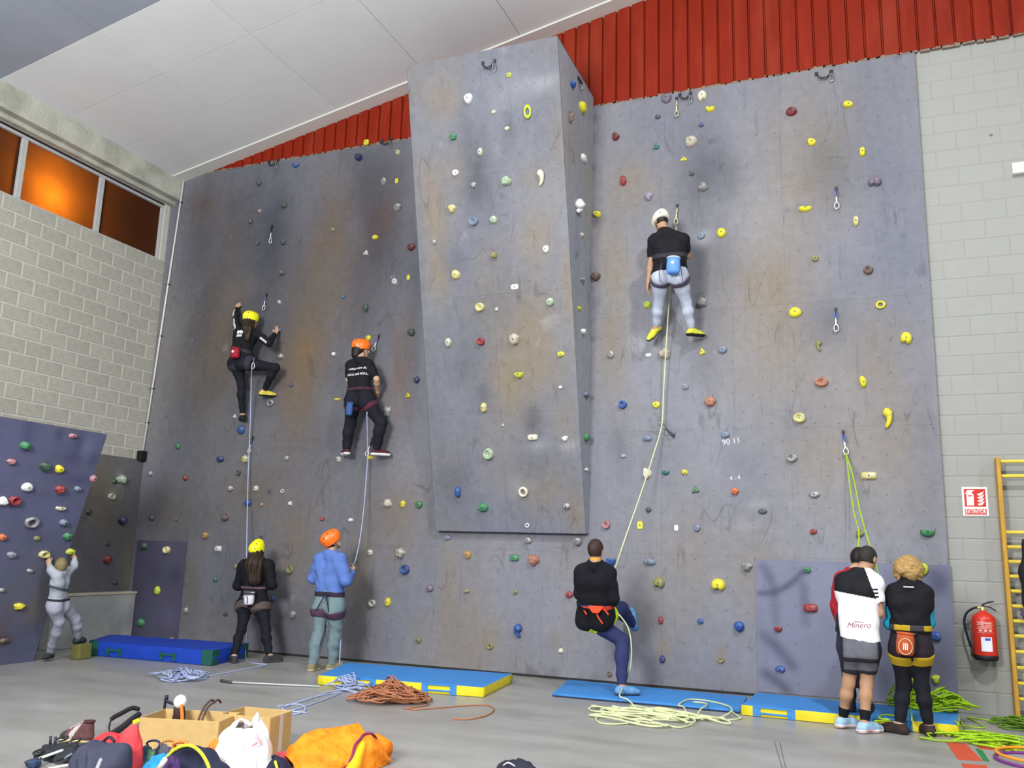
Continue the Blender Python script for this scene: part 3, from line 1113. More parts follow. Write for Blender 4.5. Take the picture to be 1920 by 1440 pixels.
# surface, then px py width height colour shape
HOLDS = {
    'W': """687 267 11 11 yellow chip;674 296 14 14 navy ball;555 311 17 11 blue wedge;747 286 11 11 creamy blob;721 341 13 18 grey blob;744 339 7 10 yellow chip;487 344 10 12 dgrey rock
1120 402 15 14 yellow blob;1155 257 15 16 dred blob;1169 341 15 22 red wedge;1217 369 15 18 lav rock;1231 276 12 11 teal blob;1233 220 12 10 dgrey wedge
1250 185 19 20 purple disc;1317 181 17 22 cream bite;1332 204 17 13 yellow half;1315 235 9 9 navy blob;1296 266 23 23 beige disc;1484 210 20 18 dred disc;1522 267 17 15 yellow blob;1282 299 15 10 yellow tri;1297 326 11 10 dgrey star;1319 352 18 18 grey rock;1315 442 15 15 slate disc;1353 437 17 19 yellow oval;1510 391 24 14 yellow half
1591 197 23 14 yellow wedge;1617 285 15 18 yellow twin;1640 342 24 21 purple bite;1605 415 15 20 creamy twin
1529 485 12 15 olive blob;1628 507 17 17 brown pocket;1491 586 23 20 yellow disc;1651 572 18 16 yellow ring;1536 650 12 20 olive comma;1699 635 20 25 yellow bite;1540 717 25 18 terra pocket;1619 717 15 26 yellow wedge
1499 784 23 20 creamy pocket;1664 786 20 38 yellow comma;1484 859 21 16 grey pocket;1629 892 28 14 creamy bar;1527 927 21 13 grey oval;1525 997 13 12 red blob;1612 1000 15 16 olive rock;1739 997 26 20 green half
1118 519 17 17 brown ball;1214 572 16 16 lime star;1317 568 21 20 grey rock;1247 664 24 22 beige rock;1146 665 15 16 grey blob;1216 666 12 8 white oval;1317 660 12 16 yellow tri;1355 656 17 15 slate oval;1285 725 13 15 lav wedge;1332 753 22 21 terra hex;1168 759 16 16 blue pocket;1231 759 15 13 yellow oval
1213 822 20 14 slate wedge;1360 815 17 13 slate oval;1169 855 12 8 lav oval;1214 888 18 22 cream rock;1248 885 15 12 teal half;1285 886 15 11 yellow wedge;1304 919 15 14 green tri;1378 921 16 16 orange star;1430 959 16 10 dgrey oval;1216 956 12 10 dgrey blob;1137 984 16 16 pink pocket;1200 985 11 15 yellow chip;1268 990 8 11 white chip;1307 990 13 14 slate oval
840 1008 14 11 slate blob;991 1013 15 15 grey blob;1084 1015 16 17 grey ball;878 1040 14 16 ochre blob;965 1046 18 12 green bar;1002 1050 22 22 terra rock;876 1108 15 9 olive wedge;967 1110 10 10 olive blob;1068 1115 14 14 red blob;973 1184 19 22 blue comma;919 1212 13 10 olive pocket;1052 1220 11 9 cream blob;1146 1051 18 20 blue half;1143 1265 11 9 brown blob
1217 1053 27 15 slate wedge;1236 1093 21 22 olive bite;1401 1062 20 19 grey rock;1347 1097 26 24 yellow bite;1239 1163 10 14 red oval;1313 1165 13 11 blue star;1386 1174 19 19 blue ball;1242 1236 11 14 navy oval;1352 1238 12 9 olive pocket
545 1068 14 17 olive pocket;605 973 10 9 red blob;658 975 11 8 white oval;729 944 16 18 cream rock;756 945 10 14 yellow oval;786 946 16 14 green disc;695 1036 11 12 cream blob;752 1037 21 22 beige star;760 1068 19 18 blue pocket;806 1103 15 14 purple disc;699 1131 14 14 cream pocket;728 1129 12 17 yellow oval;785 1200 12 12 olive blob;551 1152 13 18 grey rock
547 723 9 8 navy wedge;633 748 13 7 yellow half;766 742 12 12 yellow tri;782 713 13 14 navy star;727 772 16 22 grey bar;637 862 11 14 cream wedge;695 858 11 9 yellow blob
453 806 17 17 blue disc;508 756 15 14 grey ring;441 781 9 9 white tri;335 837 12 12 green star;414 861 17 12 navy oval;461 861 15 16 creamy hex;284 888 9 11 grey rock;349 896 13 12 red star;448 887 10 11 dgrey pocket;433 916 12 12 grey blob;481 916 15 11 cream twin;505 921 7 7 dgrey ring;530 921 8 8 white ring;466 943 15 16 blue wedge;492 946 8 8 terra blob;538 859 10 10 grey disc;545 944 8 9 white rock
332 974 7 8 dgrey blob;424 971 14 14 brown rock;386 1004 14 14 ochre hex;410 1029 15 11 white bar;444 1062 9 9 olive blob;405 1087 11 10 teal wedge;350 1144 10 12 grey blob;424 1152 9 8 black wedge;513 1122 10 12 blue blob;490 1008 7 7 black blob
534 386 11 12 dgreen rock;488 396 8 8 pink blob;471 416 10 12 dgrey rock;532 455 12 12 dgrey star;626 431 8 8 olive rock;530 512 12 12 brown rock;746 389 16 18 grey disc;704 445 13 9 yellow oval;687 475 12 11 white tri;772 464 17 14 dred blob;738 520 8 8 grey ring;741 528 11 14 white blob;766 520 7 10 yellow chip;645 557 9 8 blue wedge;687 577 12 18 dgreen wedge;525 567 9 11 grey wedge;691 634 11 11 yellow disc;772 624 15 16 dgreen blob;626 664 9 8 white oval;528 669 12 11 grey rock;524 619 11 11 blue blob;447 572 9 9 dgrey oval
485 456 9 9 dgrey pocket;323 1199 14 10 ochre oval;286 971 11 12 dgrey blob""",
    'P': """1513 1068 16 14 green wedge;1732 1066 22 26 lime wedge;1520 1140 25 15 red bar;1459 1178 15 14 red half;1463 1255 18 13 blue bite;1755 1193 25 17 blue twin;1755 1273 15 18 lime rock
314 1031 14 14 creamy pocket;272 1024 15 15 dgreen blob;296 1107 12 16 lime oval;266 1167 16 14 green blob""",
    'T': """955 141 10 10 lime blob;879 185 17 20 white blob;927 210 12 9 pgreen wedge;990 210 16 27 lime ring;951 241 10 8 creamy blob;850 257 17 15 green star;901 285 11 16 pgreen oval;855 324 12 12 white pocket;951 340 20 19 pgreen rock;1015 335 16 30 cream comma;889 347 11 12 grey rock;849 391 15 17 creamy rock
889 415 19 17 slate pocket;926 412 14 16 pgreen blob;815 455 10 11 grey wedge;1024 467 12 15 white oval;927 479 13 13 olive rock;856 515 18 18 creamy blob;965 538 15 10 white chip;901 576 18 17 creamy pocket;1032 566 16 17 pgreen hex;932 580 8 10 grey blob;841 642 13 18 pgreen oval;902 640 16 15 red pocket;965 636 21 24 beige hex;1052 664 14 11 yellow blob;974 701 17 16 lime half;1051 726 7 7 white blob
908 764 17 18 creamy twin;944 797 8 8 grey tri;999 820 20 11 cream bar;1060 822 12 11 white rock;917 851 20 22 pgreen pocket;859 922 16 20 blue twin;907 951 19 19 green blob;982 922 19 20 cream ring;1063 949 14 13 grey bite;989 985 9 9 white ring""",
    'S': """1072 159 11 14 blue rock;1090 201 14 20 yellow oval;1068 220 8 22 brown rock;1093 297 18 14 white twin;1081 390 13 20 white comma;1091 441 8 8 cream blob;1091 526 9 10 grey rock;1086 579 8 8 yellow blob;1092 622 9 13 white wedge;1098 740 11 11 slate rock;1098 820 8 15 green oval;1099 881 8 9 white tri""",
    'B': """46 835 16 15 green ball;136 817 13 10 pink blob;20 865 14 12 pink rock;83 874 17 18 dgreen rock;110 879 15 15 yellow blob;50 913 18 17 white oval;110 917 14 17 red rock;145 917 14 11 slate wedge;26 938 18 18 red pocket;3 939 14 18 white rock;113 952 16 11 cream half;58 979 24 22 grey ring;118 979 13 12 slate ball;126 1005 17 16 green star;4 1007 13 13 orange blob;69 1009 11 9 olive oval;21 1040 15 13 lav blob;82 1039 18 14 creamy pocket;56 1070 11 9 grey wedge;34 1136 16 14 yellow rock;3 1106 9 9 grey blob;8 1201 16 10 brown oval;174 897 10 14 pink oval;131 1034 14 13 lime blob""",
    'L': """225 899 13 18 pgreen rock;208 931 11 13 cream pocket;227 975 13 15 navy ball;165 959 9 12 dgrey oval;200 1049 13 16 red oval;200 1020 8 8 dgrey blob;215 1092 9 10 dgrey wedge;214 903 8 9 dgreen blob""",
}


def outline(sh, th, rr):
    c, s = math.cos(th), math.sin(th)
    if sh in ('disc', 'ball', 'oval', 'pocket'):
        return 1 + 0.03 * math.sin(3 * th + rr)
    if sh == 'blob':
        return 0.95 + 0.07 * math.sin(2 * th + rr) + 0.06 * math.sin(3 * th + 2 * rr)
    if sh == 'rock':
        return 0.92 + 0.1 * math.sin(3 * th + rr) + 0.08 * math.sin(5 * th + 3 * rr)
    if sh == 'star':
        return 0.88 + 0.13 * math.cos(5 * th + rr)
    if sh == 'hex':
        k = (th + rr) % (math.pi / 3) - math.pi / 6
        return 0.9 / math.cos(k)
    if sh in ('chip', 'bar'):
        return min(1 / max(abs(c), 1e-3), 1 / max(abs(s), 1e-3), 1.22)
    if sh == 'tri':
        k = (th - math.pi / 2 + 0.3 * math.sin(rr)) % (2 * math.pi / 3) - math.pi / 3
        return min(0.62 / max(math.cos(k), 0.2), 1.15)
    if sh == 'wedge':
        return 0.78 + 0.3 * math.cos(th - (rr % 6.28)) ** 3 if math.cos(th - rr) > 0 else 0.78
    if sh == 'half':
        return min(1.0, 0.35 / s) if s > 0.01 else 1.0
    if sh == 'twin':
        return 0.62 + 0.42 * abs(s) ** 1.2
    if sh == 'bite':
        d = abs((th - 1.5 * math.pi + 0.35 * math.sin(rr) + math.pi) % (2 * math.pi) - math.pi)
        return 1.02 - 0.55 * math.exp(-(d / 0.42) ** 2)
    return 1.0


def hold_mesh(mb, o, u, v, n, w, h, sh, rr):
    R2 = random.Random(int(rr * 1000) + int(w * 1e5))
    a, b = w / 2, h / 2
    sz = min(w, h)
    if sh == 'ring':
        k, t = 20, sz * 0.26
        V, Fc = [], []
        for i in range(k):
            th = 2 * math.pi * i / k
            for j in range(8):
                q = 2 * math.pi * j / 8
                rad = 1 - (t / sz) * (1 - math.cos(q)) * 1.0
                V.append(o + u * math.cos(th) * (a * rad) + v * math.sin(th) * (b * rad) + n * (t * 0.55 + t * 0.75 * math.sin(q)))
        for i in range(k):
            for j in range(8):
                i2, j2 = (i + 1) % k, (j + 1) % 8
                Fc.append((i * 8 + j, i2 * 8 + j, i2 * 8 + j2, i * 8 + j2))
        mb.add(V, Fc)
        return 0.0
    if sh == 'comma':
        pts, rad = [], []
        for i in range(9):
            t = i / 8
            pts.append(o + u * (a * (0.32 - 0.9 * (t - 0.45) ** 2 * 2.0)) * (1 if rr % 2 < 1.4 else -1) + v * (b * (0.72 - 1.5 * t)) + n * (sz * 0.3 * (1 - 0.35 * t)))
            rad.append(a * (0.92 * (1 - t) + 0.42 * t) * (0.75 + 0.25 * math.sin(math.pi * min(1, t * 3 + 0.15))))
        mb.tube([pts[0] + v * rad[0] * 0.8] + pts + [pts[-1] - v * rad[-1] * 0.7], [rad[0] * 0.45] + rad + [rad[-1] * 0.4], 10)
        return sz * 0.5
    H = sz * {'chip': 0.2, 'disc': 0.42, 'ball': 0.78, 'bar': 0.5, 'pocket': 0.5, 'half': 0.6, 'wedge': 0.55, 'rock': 0.6, 'tri': 0.4}.get(sh, 0.5)
    if sh == 'pocket':
        rs = [(1, 0), (0.98, 0.45), (0.86, 0.95), (0.68, 1.0), (0.5, 0.55), (0.3, 0.3), (0.08, 0.28)]
        off = 0.12
    elif sh == 'chip':
        rs = [(1, 0), (0.97, 0.6), (0.86, 1.0), (0.4, 1.0), (0.1, 1.0)]
        off = 0
    elif sh in ('ball', 'disc'):
        rs = [(1, 0), (1.0, 0.25), (0.92, 0.55), (0.72, 0.82), (0.42, 0.96), (0.1, 1.0)]
        off = 0
    else:
        rs = [(1, 0), (0.98, 0.3), (0.88, 0.66), (0.66, 0.9), (0.36, 1.0), (0.1, 0.98)]
        off = 0
    k = 18
    V, Fc = [], []
    tilt = 0.35 if sh in ('wedge', 'half', 'rock', 'blob') else 0
    for q, (s, hh) in enumerate(rs):
        for j in range(k):
            th = 2 * math.pi * j / k
            r = outline(sh, th, rr) * s
            jit = 1 + (R2.uniform(-0.055, 0.055) if sh == 'rock' and 0 < q < 5 else 0)
            cx, cyy = r * math.cos(th), r * math.sin(th) + off * (hh if q > 2 else 0)
            z = hh * H * jit * (1 + tilt * r * math.sin(th - 1.2) * 0.9)
            V.append(o + u * a * cx * jit + v * b * cyy * jit + n * z)
    V.append(o + n * H * rs[-1][1] + v * b * off)
    for q in range(len(rs) - 1):
        for j in range(k):
            j2 = (j + 1) % k
            Fc.append((q * k + j, q * k + j2, (q + 1) * k + j2, (q + 1) * k + j))
    for j in range(k):
        Fc.append(((len(rs) - 1) * k + j, (len(rs) - 1) * k + (j + 1) % k, len(V) - 1))
    mb.add(V, Fc)
    return H * rs[-1][1]


SURF = {
    'W': (lambda x, y: U(x, y, WY), AXW), 'P': (lambda x, y: U(x, y, WY - 0.0145), AXW), 'T': (on_tower, AXT), 'S': (on_side, (v3(0, 1, 0), v3(0, 0, 1), v3(1, 0, 0))),
    'B': (on_board, AXB), 'L': (lambda x, y: LX(x, y, XL + 0.025), AXL),
}
REG = {'T': 'on the tower front', 'S': "on the tower's right cheek", 'B': 'on the bouldering board', 'L': 'on the left wall cladding'}
M_bolt = mat('bolt_steel', (48, 46, 46), 0.4, metal=0.6)
recs = []
for sk, txt in HOLDS.items():
    for ent in txt.replace('\n', ';').split(';'):
        x, y, w, h, c, sh = ent.split()
        recs.append([sk, float(x), float(y), float(w), float(h), c, sh])


def region(r):
    if r[0] == 'W':
        if r[1] < 800:
            return "on the wall's left half"
        if r[1] < 1100:
            return 'on the wall under the tower'
        return "on the wall's right half"
    if r[0] == 'P':
        return 'on the left lower panel' if r[1] < 400 else 'on the right lower panel'
    return REG[r[0]]


def size_word(r):
    a = r[3] * r[4]
    return 'tiny' if a < 85 else 'small' if a < 170 else 'large' if a > 400 else ''


for r in recs:
    r.append(region(r))
    r.append((HC[r[5]][0] + ' ' + SHW[r[6]]))
ORDN = ['highest', 'second highest', 'third highest', 'fourth highest', 'fifth highest', 'sixth highest', 'seventh highest', 'eighth highest', 'ninth highest']
from collections import Counter
cnt = Counter((r[7], r[8]) for r in recs)
cnt2 = Counter((r[7], size_word(r), r[8]) for r in recs)


def direction(r, q):
    dx, dy = r[1] - q[1], r[2] - q[2]
    if abs(dy) > 1.3 * abs(dx):
        return 'below' if dy > 0 else 'above'
    return 'right of' if dx > 0 else 'left of'


LAB = []
for r in recs:
    same = sorted([q for q in recs if q[7] == r[7] and q[8] == r[8]], key=lambda q: q[2])
    sw = size_word(r)
    base = ' '.join(k for k in (sw, r[8], 'hold', r[7]) if k)
    nb = [q for q in recs if q is not r and q[7] == r[7] and q[8] != r[8] and cnt[(q[7], q[8])] == 1 and q[3] * q[4] > 90]
    nb.sort(key=lambda q: math.hypot(q[1] - r[1], q[2] - r[2]))
    if len(same) == 1:
        if nb and math.hypot(nb[0][1] - r[1], nb[0][2] - r[2]) < 220:
            base += ', %s a %s hold' % (direction(r, nb[0]), nb[0][8])
    else:
        base += ', %s of %s such' % (ORDN[[id(q) for q in same].index(id(r))], {2: 'two', 3: 'three', 4: 'four', 5: 'five', 6: 'six', 7: 'seven', 8: 'eight', 9: 'nine'}.get(len(same), 'several'))
    if len(base.split()) > 16:
        base = base.replace(', ' + base.split(', ')[-1], '') if len(same) == 1 else base
    LAB.append(base)
HOLD_OBJ = []
for r, lab in zip(recs, LAB):
    fn, (u, v, n) = SURF[r[0]]
    p = fn(r[1], r[2])
    k = ppm(p)
    w, h = r[3] / k, r[4] / k
    # undo the foreshortening of surfaces seen at a slant
    d = nrm(p - CAM)
    fu = math.sqrt(max(0.05, 1 - (d @ u) ** 2))
    w /= max(fu, 0.35) if r[0] in 'SBL' else 1
    rr = (r[1] * 0.37 + r[2] * 0.21) % 6.28
    mb = MB()
    ht = hold_mesh(mb, p, u, v, n, w, h, r[6], rr)
    pale = r[5] in ('cream', 'creamy', 'pgreen', 'white', 'beige', 'grey')
    dim = 'dim_dusty_' if (r[0] == 'W' and r[1] < 800) or r[0] == 'L' else ''  # left-side holds: dim light put into their colour, besides the dust
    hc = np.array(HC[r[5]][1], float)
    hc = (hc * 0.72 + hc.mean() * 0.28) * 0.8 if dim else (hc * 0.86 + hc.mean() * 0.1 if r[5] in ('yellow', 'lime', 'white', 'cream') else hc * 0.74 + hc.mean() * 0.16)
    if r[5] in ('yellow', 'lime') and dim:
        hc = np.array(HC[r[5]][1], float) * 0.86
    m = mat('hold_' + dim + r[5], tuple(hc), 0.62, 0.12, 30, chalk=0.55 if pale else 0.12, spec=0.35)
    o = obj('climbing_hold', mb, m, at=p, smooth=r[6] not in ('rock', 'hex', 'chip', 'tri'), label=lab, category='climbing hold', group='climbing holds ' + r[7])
    if min(r[3], r[4]) >= 10 and r[6] not in ('ring', 'rock', 'comma'):
        bo = MB()
        c = p + n * (ht - 0.004)
        bo.lathe([(0.011, 0), (0.011, 0.007), (0.006, 0.0075), (0.005, 0.003)], c, n, 8)
        obj('bolt', bo, M_bolt, o)
    HOLD_OBJ.append(o)

# ================================================================== QUICKDRAWS, ANCHORS
M_steel = mat('steel', (170, 172, 172), 0.3, 0.05, 30, metal=0.9)
M_dsteel = mat('dark_steel', (70, 70, 74), 0.45, 0.1, 30, metal=0.7)
M_alu = mat('bright_alloy', (222, 222, 220), 0.3, metal=0.5)
M_brass = mat('pale_brass_alloy', (206, 200, 160), 0.35, metal=0.5)


def d_ring(mb, c, up, rt, h, w, r):
    pts = []
    for k in range(16):
        a = 2 * math.pi * k / 16
        s = math.sin(a)
        pts.append(c + up * (h / 2 * s) + rt * (w / 2 * math.cos(a) * (1.0 - 0.25 * s) * (1 if math.cos(a) > 0 else 0.8)))
    mb.tube(pts, r, 6, closed=True)


def quickdraw(p0, p1, surf, label, mtop, mbot, msl, n=v3(0, -1, 0), out=0.05):
    """hanger at pixel p0, lower carabiner ends at pixel p1"""
    a = surf(*p0)
    e = surf(*p1) + n * out
    t = thing('quickdraw', a, label, 'quickdraw', 'quickdraws on the wall')
    b = MB()
    rt = v3(1, 0, 0)
    b.box(a + n * 0.004, (0.04, 0.006, 0.05), (rt, n, np.cross(rt, n)))
    b.box(a + n * 0.022 - v3(0, 0, 0.03), (0.006, 0.04, 0.04), (rt, n, np.cross(rt, n)))
    obj('hanger', b, M_dsteel, t, bevel=0.004)
    b = MB()
    b.lathe([(0.012, 0), (0.012, 0.012)], a + n * 0.006, n, 6)
    obj('bolt', b, M_bolt, t)
    s = a + n * 0.028 - v3(0, 0, 0.035)
    L = np.linalg.norm(e - s)
    up = nrm(s - e)
    rr = nrm(np.cross(up, n))
    hb = min(0.1, L * 0.36)
    b = MB()
    d_ring(b, s - up * hb * 0.5, up, nrm(n + 0.5 * rr), hb, 0.055, 0.0065)
    obj('top_carabiner', b, mtop, t, smooth=True)
    b = MB()
    b.box((s - up * (hb - 0.015) + e + up * (hb - 0.015)) / 2, (0.018, 0.006, max(0.02, L - 2 * hb + 0.03)), (rr, nrm(np.cross(up, rr)), up))
    obj('sling', b, msl, t, bevel=0.002)
    b = MB()
    d_ring(b, e + up * hb * 0.5, up, rr, hb, 0.058, 0.0065)
    obj('bottom_carabiner', b, mbot, t, smooth=True)
    return e


SW = lambda x, y: U(x, y, WY)
M_blal = mat('blue_alloy', (70, 110, 196), 0.35, metal=0.4)
M_vial = mat('violet_alloy', (110, 92, 176), 0.35, metal=0.4)
M_wsl = mat('white_sling', (206, 206, 204), 0.8)
M_ysl = mat('yellowed_sling', (206, 196, 150), 0.8)
quickdraw((1269, 185), (1270, 221), SW, 'pale brassy quickdraw hanging highest on the right half, beside the chain anchor', M_brass, M_brass, M_ysl)
quickdraw((1270, 386), (1268, 423), SW, "pale brassy quickdraw just above the white-helmeted climber's right shoulder", M_brass, M_brass, M_ysl)
quickdraw((1568, 353), (1569, 394), SW, 'quickdraw with violet top carabiner, highest of three in the right-hand row', M_vial, M_alu, M_wsl)
quickdraw((1567, 580), (1568, 623), SW, 'quickdraw with blue top carabiner, middle of three in the right-hand row', M_blal, M_alu, M_wsl)
QD = quickdraw((1581, 810), (1587, 853), SW, 'quickdraw with blue top carabiner holding the two yellow-green rope strands', M_blal, M_alu, M_wsl)
quickdraw((501, 552), (497, 583), SW, 'pale thin quickdraw hanging up and right of the yellow-helmeted climber', M_vial, M_alu, M_wsl)
quickdraw((711, 630), (702, 659), SW, 'pale thin quickdraw right of the orange-helmeted climber', M_vial, M_alu, M_wsl)
quickdraw((511, 424), (510, 458), SW, 'small dark quickdraw highest on the left half of the wall', M_dsteel, M_alu, M_wsl)
quickdraw((475, 821), (470, 850), SW, 'bluish quickdraw clipped to the rope below the yellow-helmeted climber', M_blal, M_alu, M_wsl)
quickdraw((699, 822), (690, 855), SW, 'pale quickdraw clipped to the rope below the orange-helmeted climber', M_dsteel, M_alu, M_wsl)
QD3 = quickdraw((1264, 814), (1241, 795), SW, 'dark quickdraw pulled sideways by the pale belay rope', M_dsteel, M_steel, mat('dark_sling', (70, 66, 70), 0.8), out=0.12)


def anchor(px, py, surf, wpx, label, u, n):
    c = surf(px, py)
    k = ppm(c)
    w = wpx / k
    t = thing('chain_anchor', c, label, 'chain anchor', 'chain anchors along the top of the wall')
    ends = []
    for s in (-1, 1):
        b = MB()
        p = c + u * s * w / 2 + v3(0, 0, 0.03)
        b.box(p + n * 0.006, (0.045, 0.012, 0.06), (u, n, np.cross(u, n)))
        b.lathe([(0.014, 0), (0.014, 0.02)], p + n * 0.01, n, 6)
        obj('hanger', b, M_dsteel, t, bevel=0.004)
        ends.append(p + n * 0.04 - v3(0, 0, 0.03))
    m = 6
    for i in range(m):
        t0 = (i + 0.5) / m
        q = ends[0] * (1 - t0) + ends[1] * t0 - v3(0, 0, 0.34 * w * (1 - (2 * t0 - 1) ** 2))
        sl = -0.34 * w * (-4 * (2 * t0 - 1)) / w
        dr = nrm(u + v3(0, 0, sl))
        b = MB()
        d_ring(b, q, dr, nrm(np.cross(dr, n)) if i % 2 else n, 1.35 * w / m, 0.03, 0.0055)
        obj('link', b, M_dsteel, t, smooth=True)
    b = MB()
    q = ends[1] - v3(0, 0, 0.07)
    d_ring(b, q, v3(0, 0, 1), u, 0.11, 0.05, 0.006)
    obj('carabiner', b, M_steel, t, smooth=True)


anchor(513, 305, SW, 20, 'chain anchor at the top of the left half, nearest the corner', v3(1, 0, 0), v3(0, -1, 0))
anchor(725, 266, SW, 20, "chain anchor at the top of the wall, just left of the tower's edge", v3(1, 0, 0), v3(0, -1, 0))
anchor(917, 121, on_tower, 24, 'chain anchor near the top of the tower front', v3(1, 0, 0), TN)
anchor(1285, 181, SW, 20, 'chain anchor beside the highest brassy quickdraw on the right half', v3(1, 0, 0), v3(0, -1, 0))
anchor(1545, 141, SW, 26, 'chain anchor at the top right of the wall under the red sheeting', v3(1, 0, 0), v3(0, -1, 0))
anchor(1085, 153, on_side, 10, "dark chain anchor on the tower's right cheek near the top", v3(0, 1, 0), v3(1, 0, 0))


# ---- chalk writing on the wall
def text_mb(txt, size, o, u, v, shear=0.0, align='CENTER', bold=0.0, n=None, thick=0.0008):
    cu = bpy.data.curves.new('tmp', 'FONT')
    cu.body = txt
    cu.size = size
    cu.align_x = align
    cu.align_y = 'CENTER'
    cu.shear = shear
    cu.offset = bold
    cu.resolution_u = 3
    ob = bpy.data.objects.new('tmp', cu)
    COL.objects.link(ob)
    dg = bpy.context.evaluated_depsgraph_get()
    me = ob.evaluated_get(dg).to_mesh()
    n = np.cross(u, v) if n is None else n
    V = [np.array(o) + u * p.co.x + v * p.co.y + n * thick for p in me.vertices]
    Fc = [tuple(f.vertices) for f in me.polygons]
    ob.evaluated_get(dg).to_mesh_clear()
    bpy.data.objects.remove(ob)
    bpy.data.curves.remove(cu)
    mb = MB()
    mb.add(V, Fc)
    return mb


M_chalk = mat('chalk_white', (206, 206, 212), 0.95)
for (x, y, sz, tx, ro) in ((1371, 828, 0.1, '90 11', 0.12), (1378, 896, 0.075, '4 : 4', 0.1)):
    p = U(x, y, WY)
    u = v3(math.cos(ro), 0, math.sin(ro))
    vv = v3(-math.sin(ro), 0, math.cos(ro))
    obj('chalk_number', text_mb(tx, sz, p, u, vv, n=v3(0, -1, 0)), M_chalk, cwall)
# ================================================================== PEOPLE
def sd_cone(P, a, b, ra, rb):
    ba = b - a
    L = ba @ ba + 1e-12
    pa = P - a
    h = np.clip((pa @ ba) / L, 0, 1)
    d = pa - h[..., None] * ba
    return np.sqrt((d * d).sum(-1)) - (ra + (rb - ra) * h)


def sd_ell(P, c, ax, r):
    q = (P - c) @ np.array(ax).T
    k0 = np.sqrt(((q / r) ** 2).sum(-1))
    k1 = np.sqrt(((q / (r * r)) ** 2).sum(-1)) + 1e-9
    return k0 * (k0 - 1) / k1


_CE = [(0, 1), (2, 3), (4, 5), (6, 7), (0, 2), (1, 3), (4, 6), (5, 7), (0, 4), (1, 5), (2, 6), (3, 7)]
_CO = np.array([(i & 1, (i >> 1) & 1, (i >> 2) & 1) for i in range(8)])


def nets(S, org, h):
    """naive surface nets"""
    ins = S < 0
    c = [ins[a:S.shape[0] - 1 + a, b:S.shape[1] - 1 + b, d:S.shape[2] - 1 + d] for a, b, d in _CO]
    tot = sum(k.astype(np.int8) for k in c)
    act = np.argwhere((tot > 0) & (tot < 8))
    if not len(act):
        return np.zeros((0, 3)), []
    vals = np.stack([S[act[:, 0] + a, act[:, 1] + b, act[:, 2] + d] for a, b, d in _CO], 1)
    acc = np.zeros((len(act), 3))
    n = np.zeros(len(act))
    for i, j in _CE:
        vi, vj = vals[:, i], vals[:, j]
        m = (vi < 0) != (vj < 0)
        t = np.where(m, vi / np.where(m, vi - vj, 1), 0)
        acc += np.where(m[:, None], _CO[i] + (_CO[j] - _CO[i]) * t[:, None], 0)
        n += m
    V = org + (act + acc / n[:, None]) * h
    idx = -np.ones(tot.shape, int)
    idx[act[:, 0], act[:, 1], act[:, 2]] = np.arange(len(act))
    F_ = []
    for ax in range(3):
        u, w = [(1, 2), (2, 0), (0, 1)][ax]
        s0 = [slice(1, -1)] * 3
        s0[ax] = slice(0, -1)
        s1 = list(s0)
        s1[ax] = slice(1, None)
        a, b = ins[tuple(s0)], ins[tuple(s1)]
        e = np.argwhere(a != b)
        off = np.array([1, 1, 1])
        off[ax] = 0
        p = e + off
        fl_ = a[e[:, 0], e[:, 1], e[:, 2]]

        def g(du, dw):
            q = p.copy()
            q[:, u] -= du
            q[:, w] -= dw
            return idx[q[:, 0], q[:, 1], q[:, 2]]
        quad = np.stack([g(1, 1), g(0, 1), g(0, 0), g(1, 0)], 1)
        quad = np.where(fl_[:, None], quad, quad[:, ::-1])
        F_.append(quad[(quad >= 0).all(1)])
    return V, np.concatenate(F_)


class PR:
    """one primitive of a body; inf = inflation, cuts = half spaces kept where (x-p).n < 0"""
    def __init__(s, tag, kind, *a, k=0.03, cuts=(), sub=False):
        s.tag, s.kind, s.a, s.k, s.cuts, s.sub = tag, kind, a, k, list(cuts), sub

    def bounds(s, inf):
        if s.kind == 'c':
            a, b, ra, rb = s.a
            r = max(ra, rb) + inf
            return np.minimum(a, b) - r, np.maximum(a, b) + r
        c, ax, r = s.a
        R = max(r) + inf
        return c - R, c + R

    def ev(s, P, inf):
        if s.kind == 'c':
            a, b, ra, rb = s.a
            d = sd_cone(P, a, b, ra, rb) - inf
        else:
            c, ax, r = s.a
            d = sd_ell(P, c, ax, np.array(r) + inf)
        for p, n in s.cuts:
            d = np.maximum(d, (P - p) @ n)
        return d


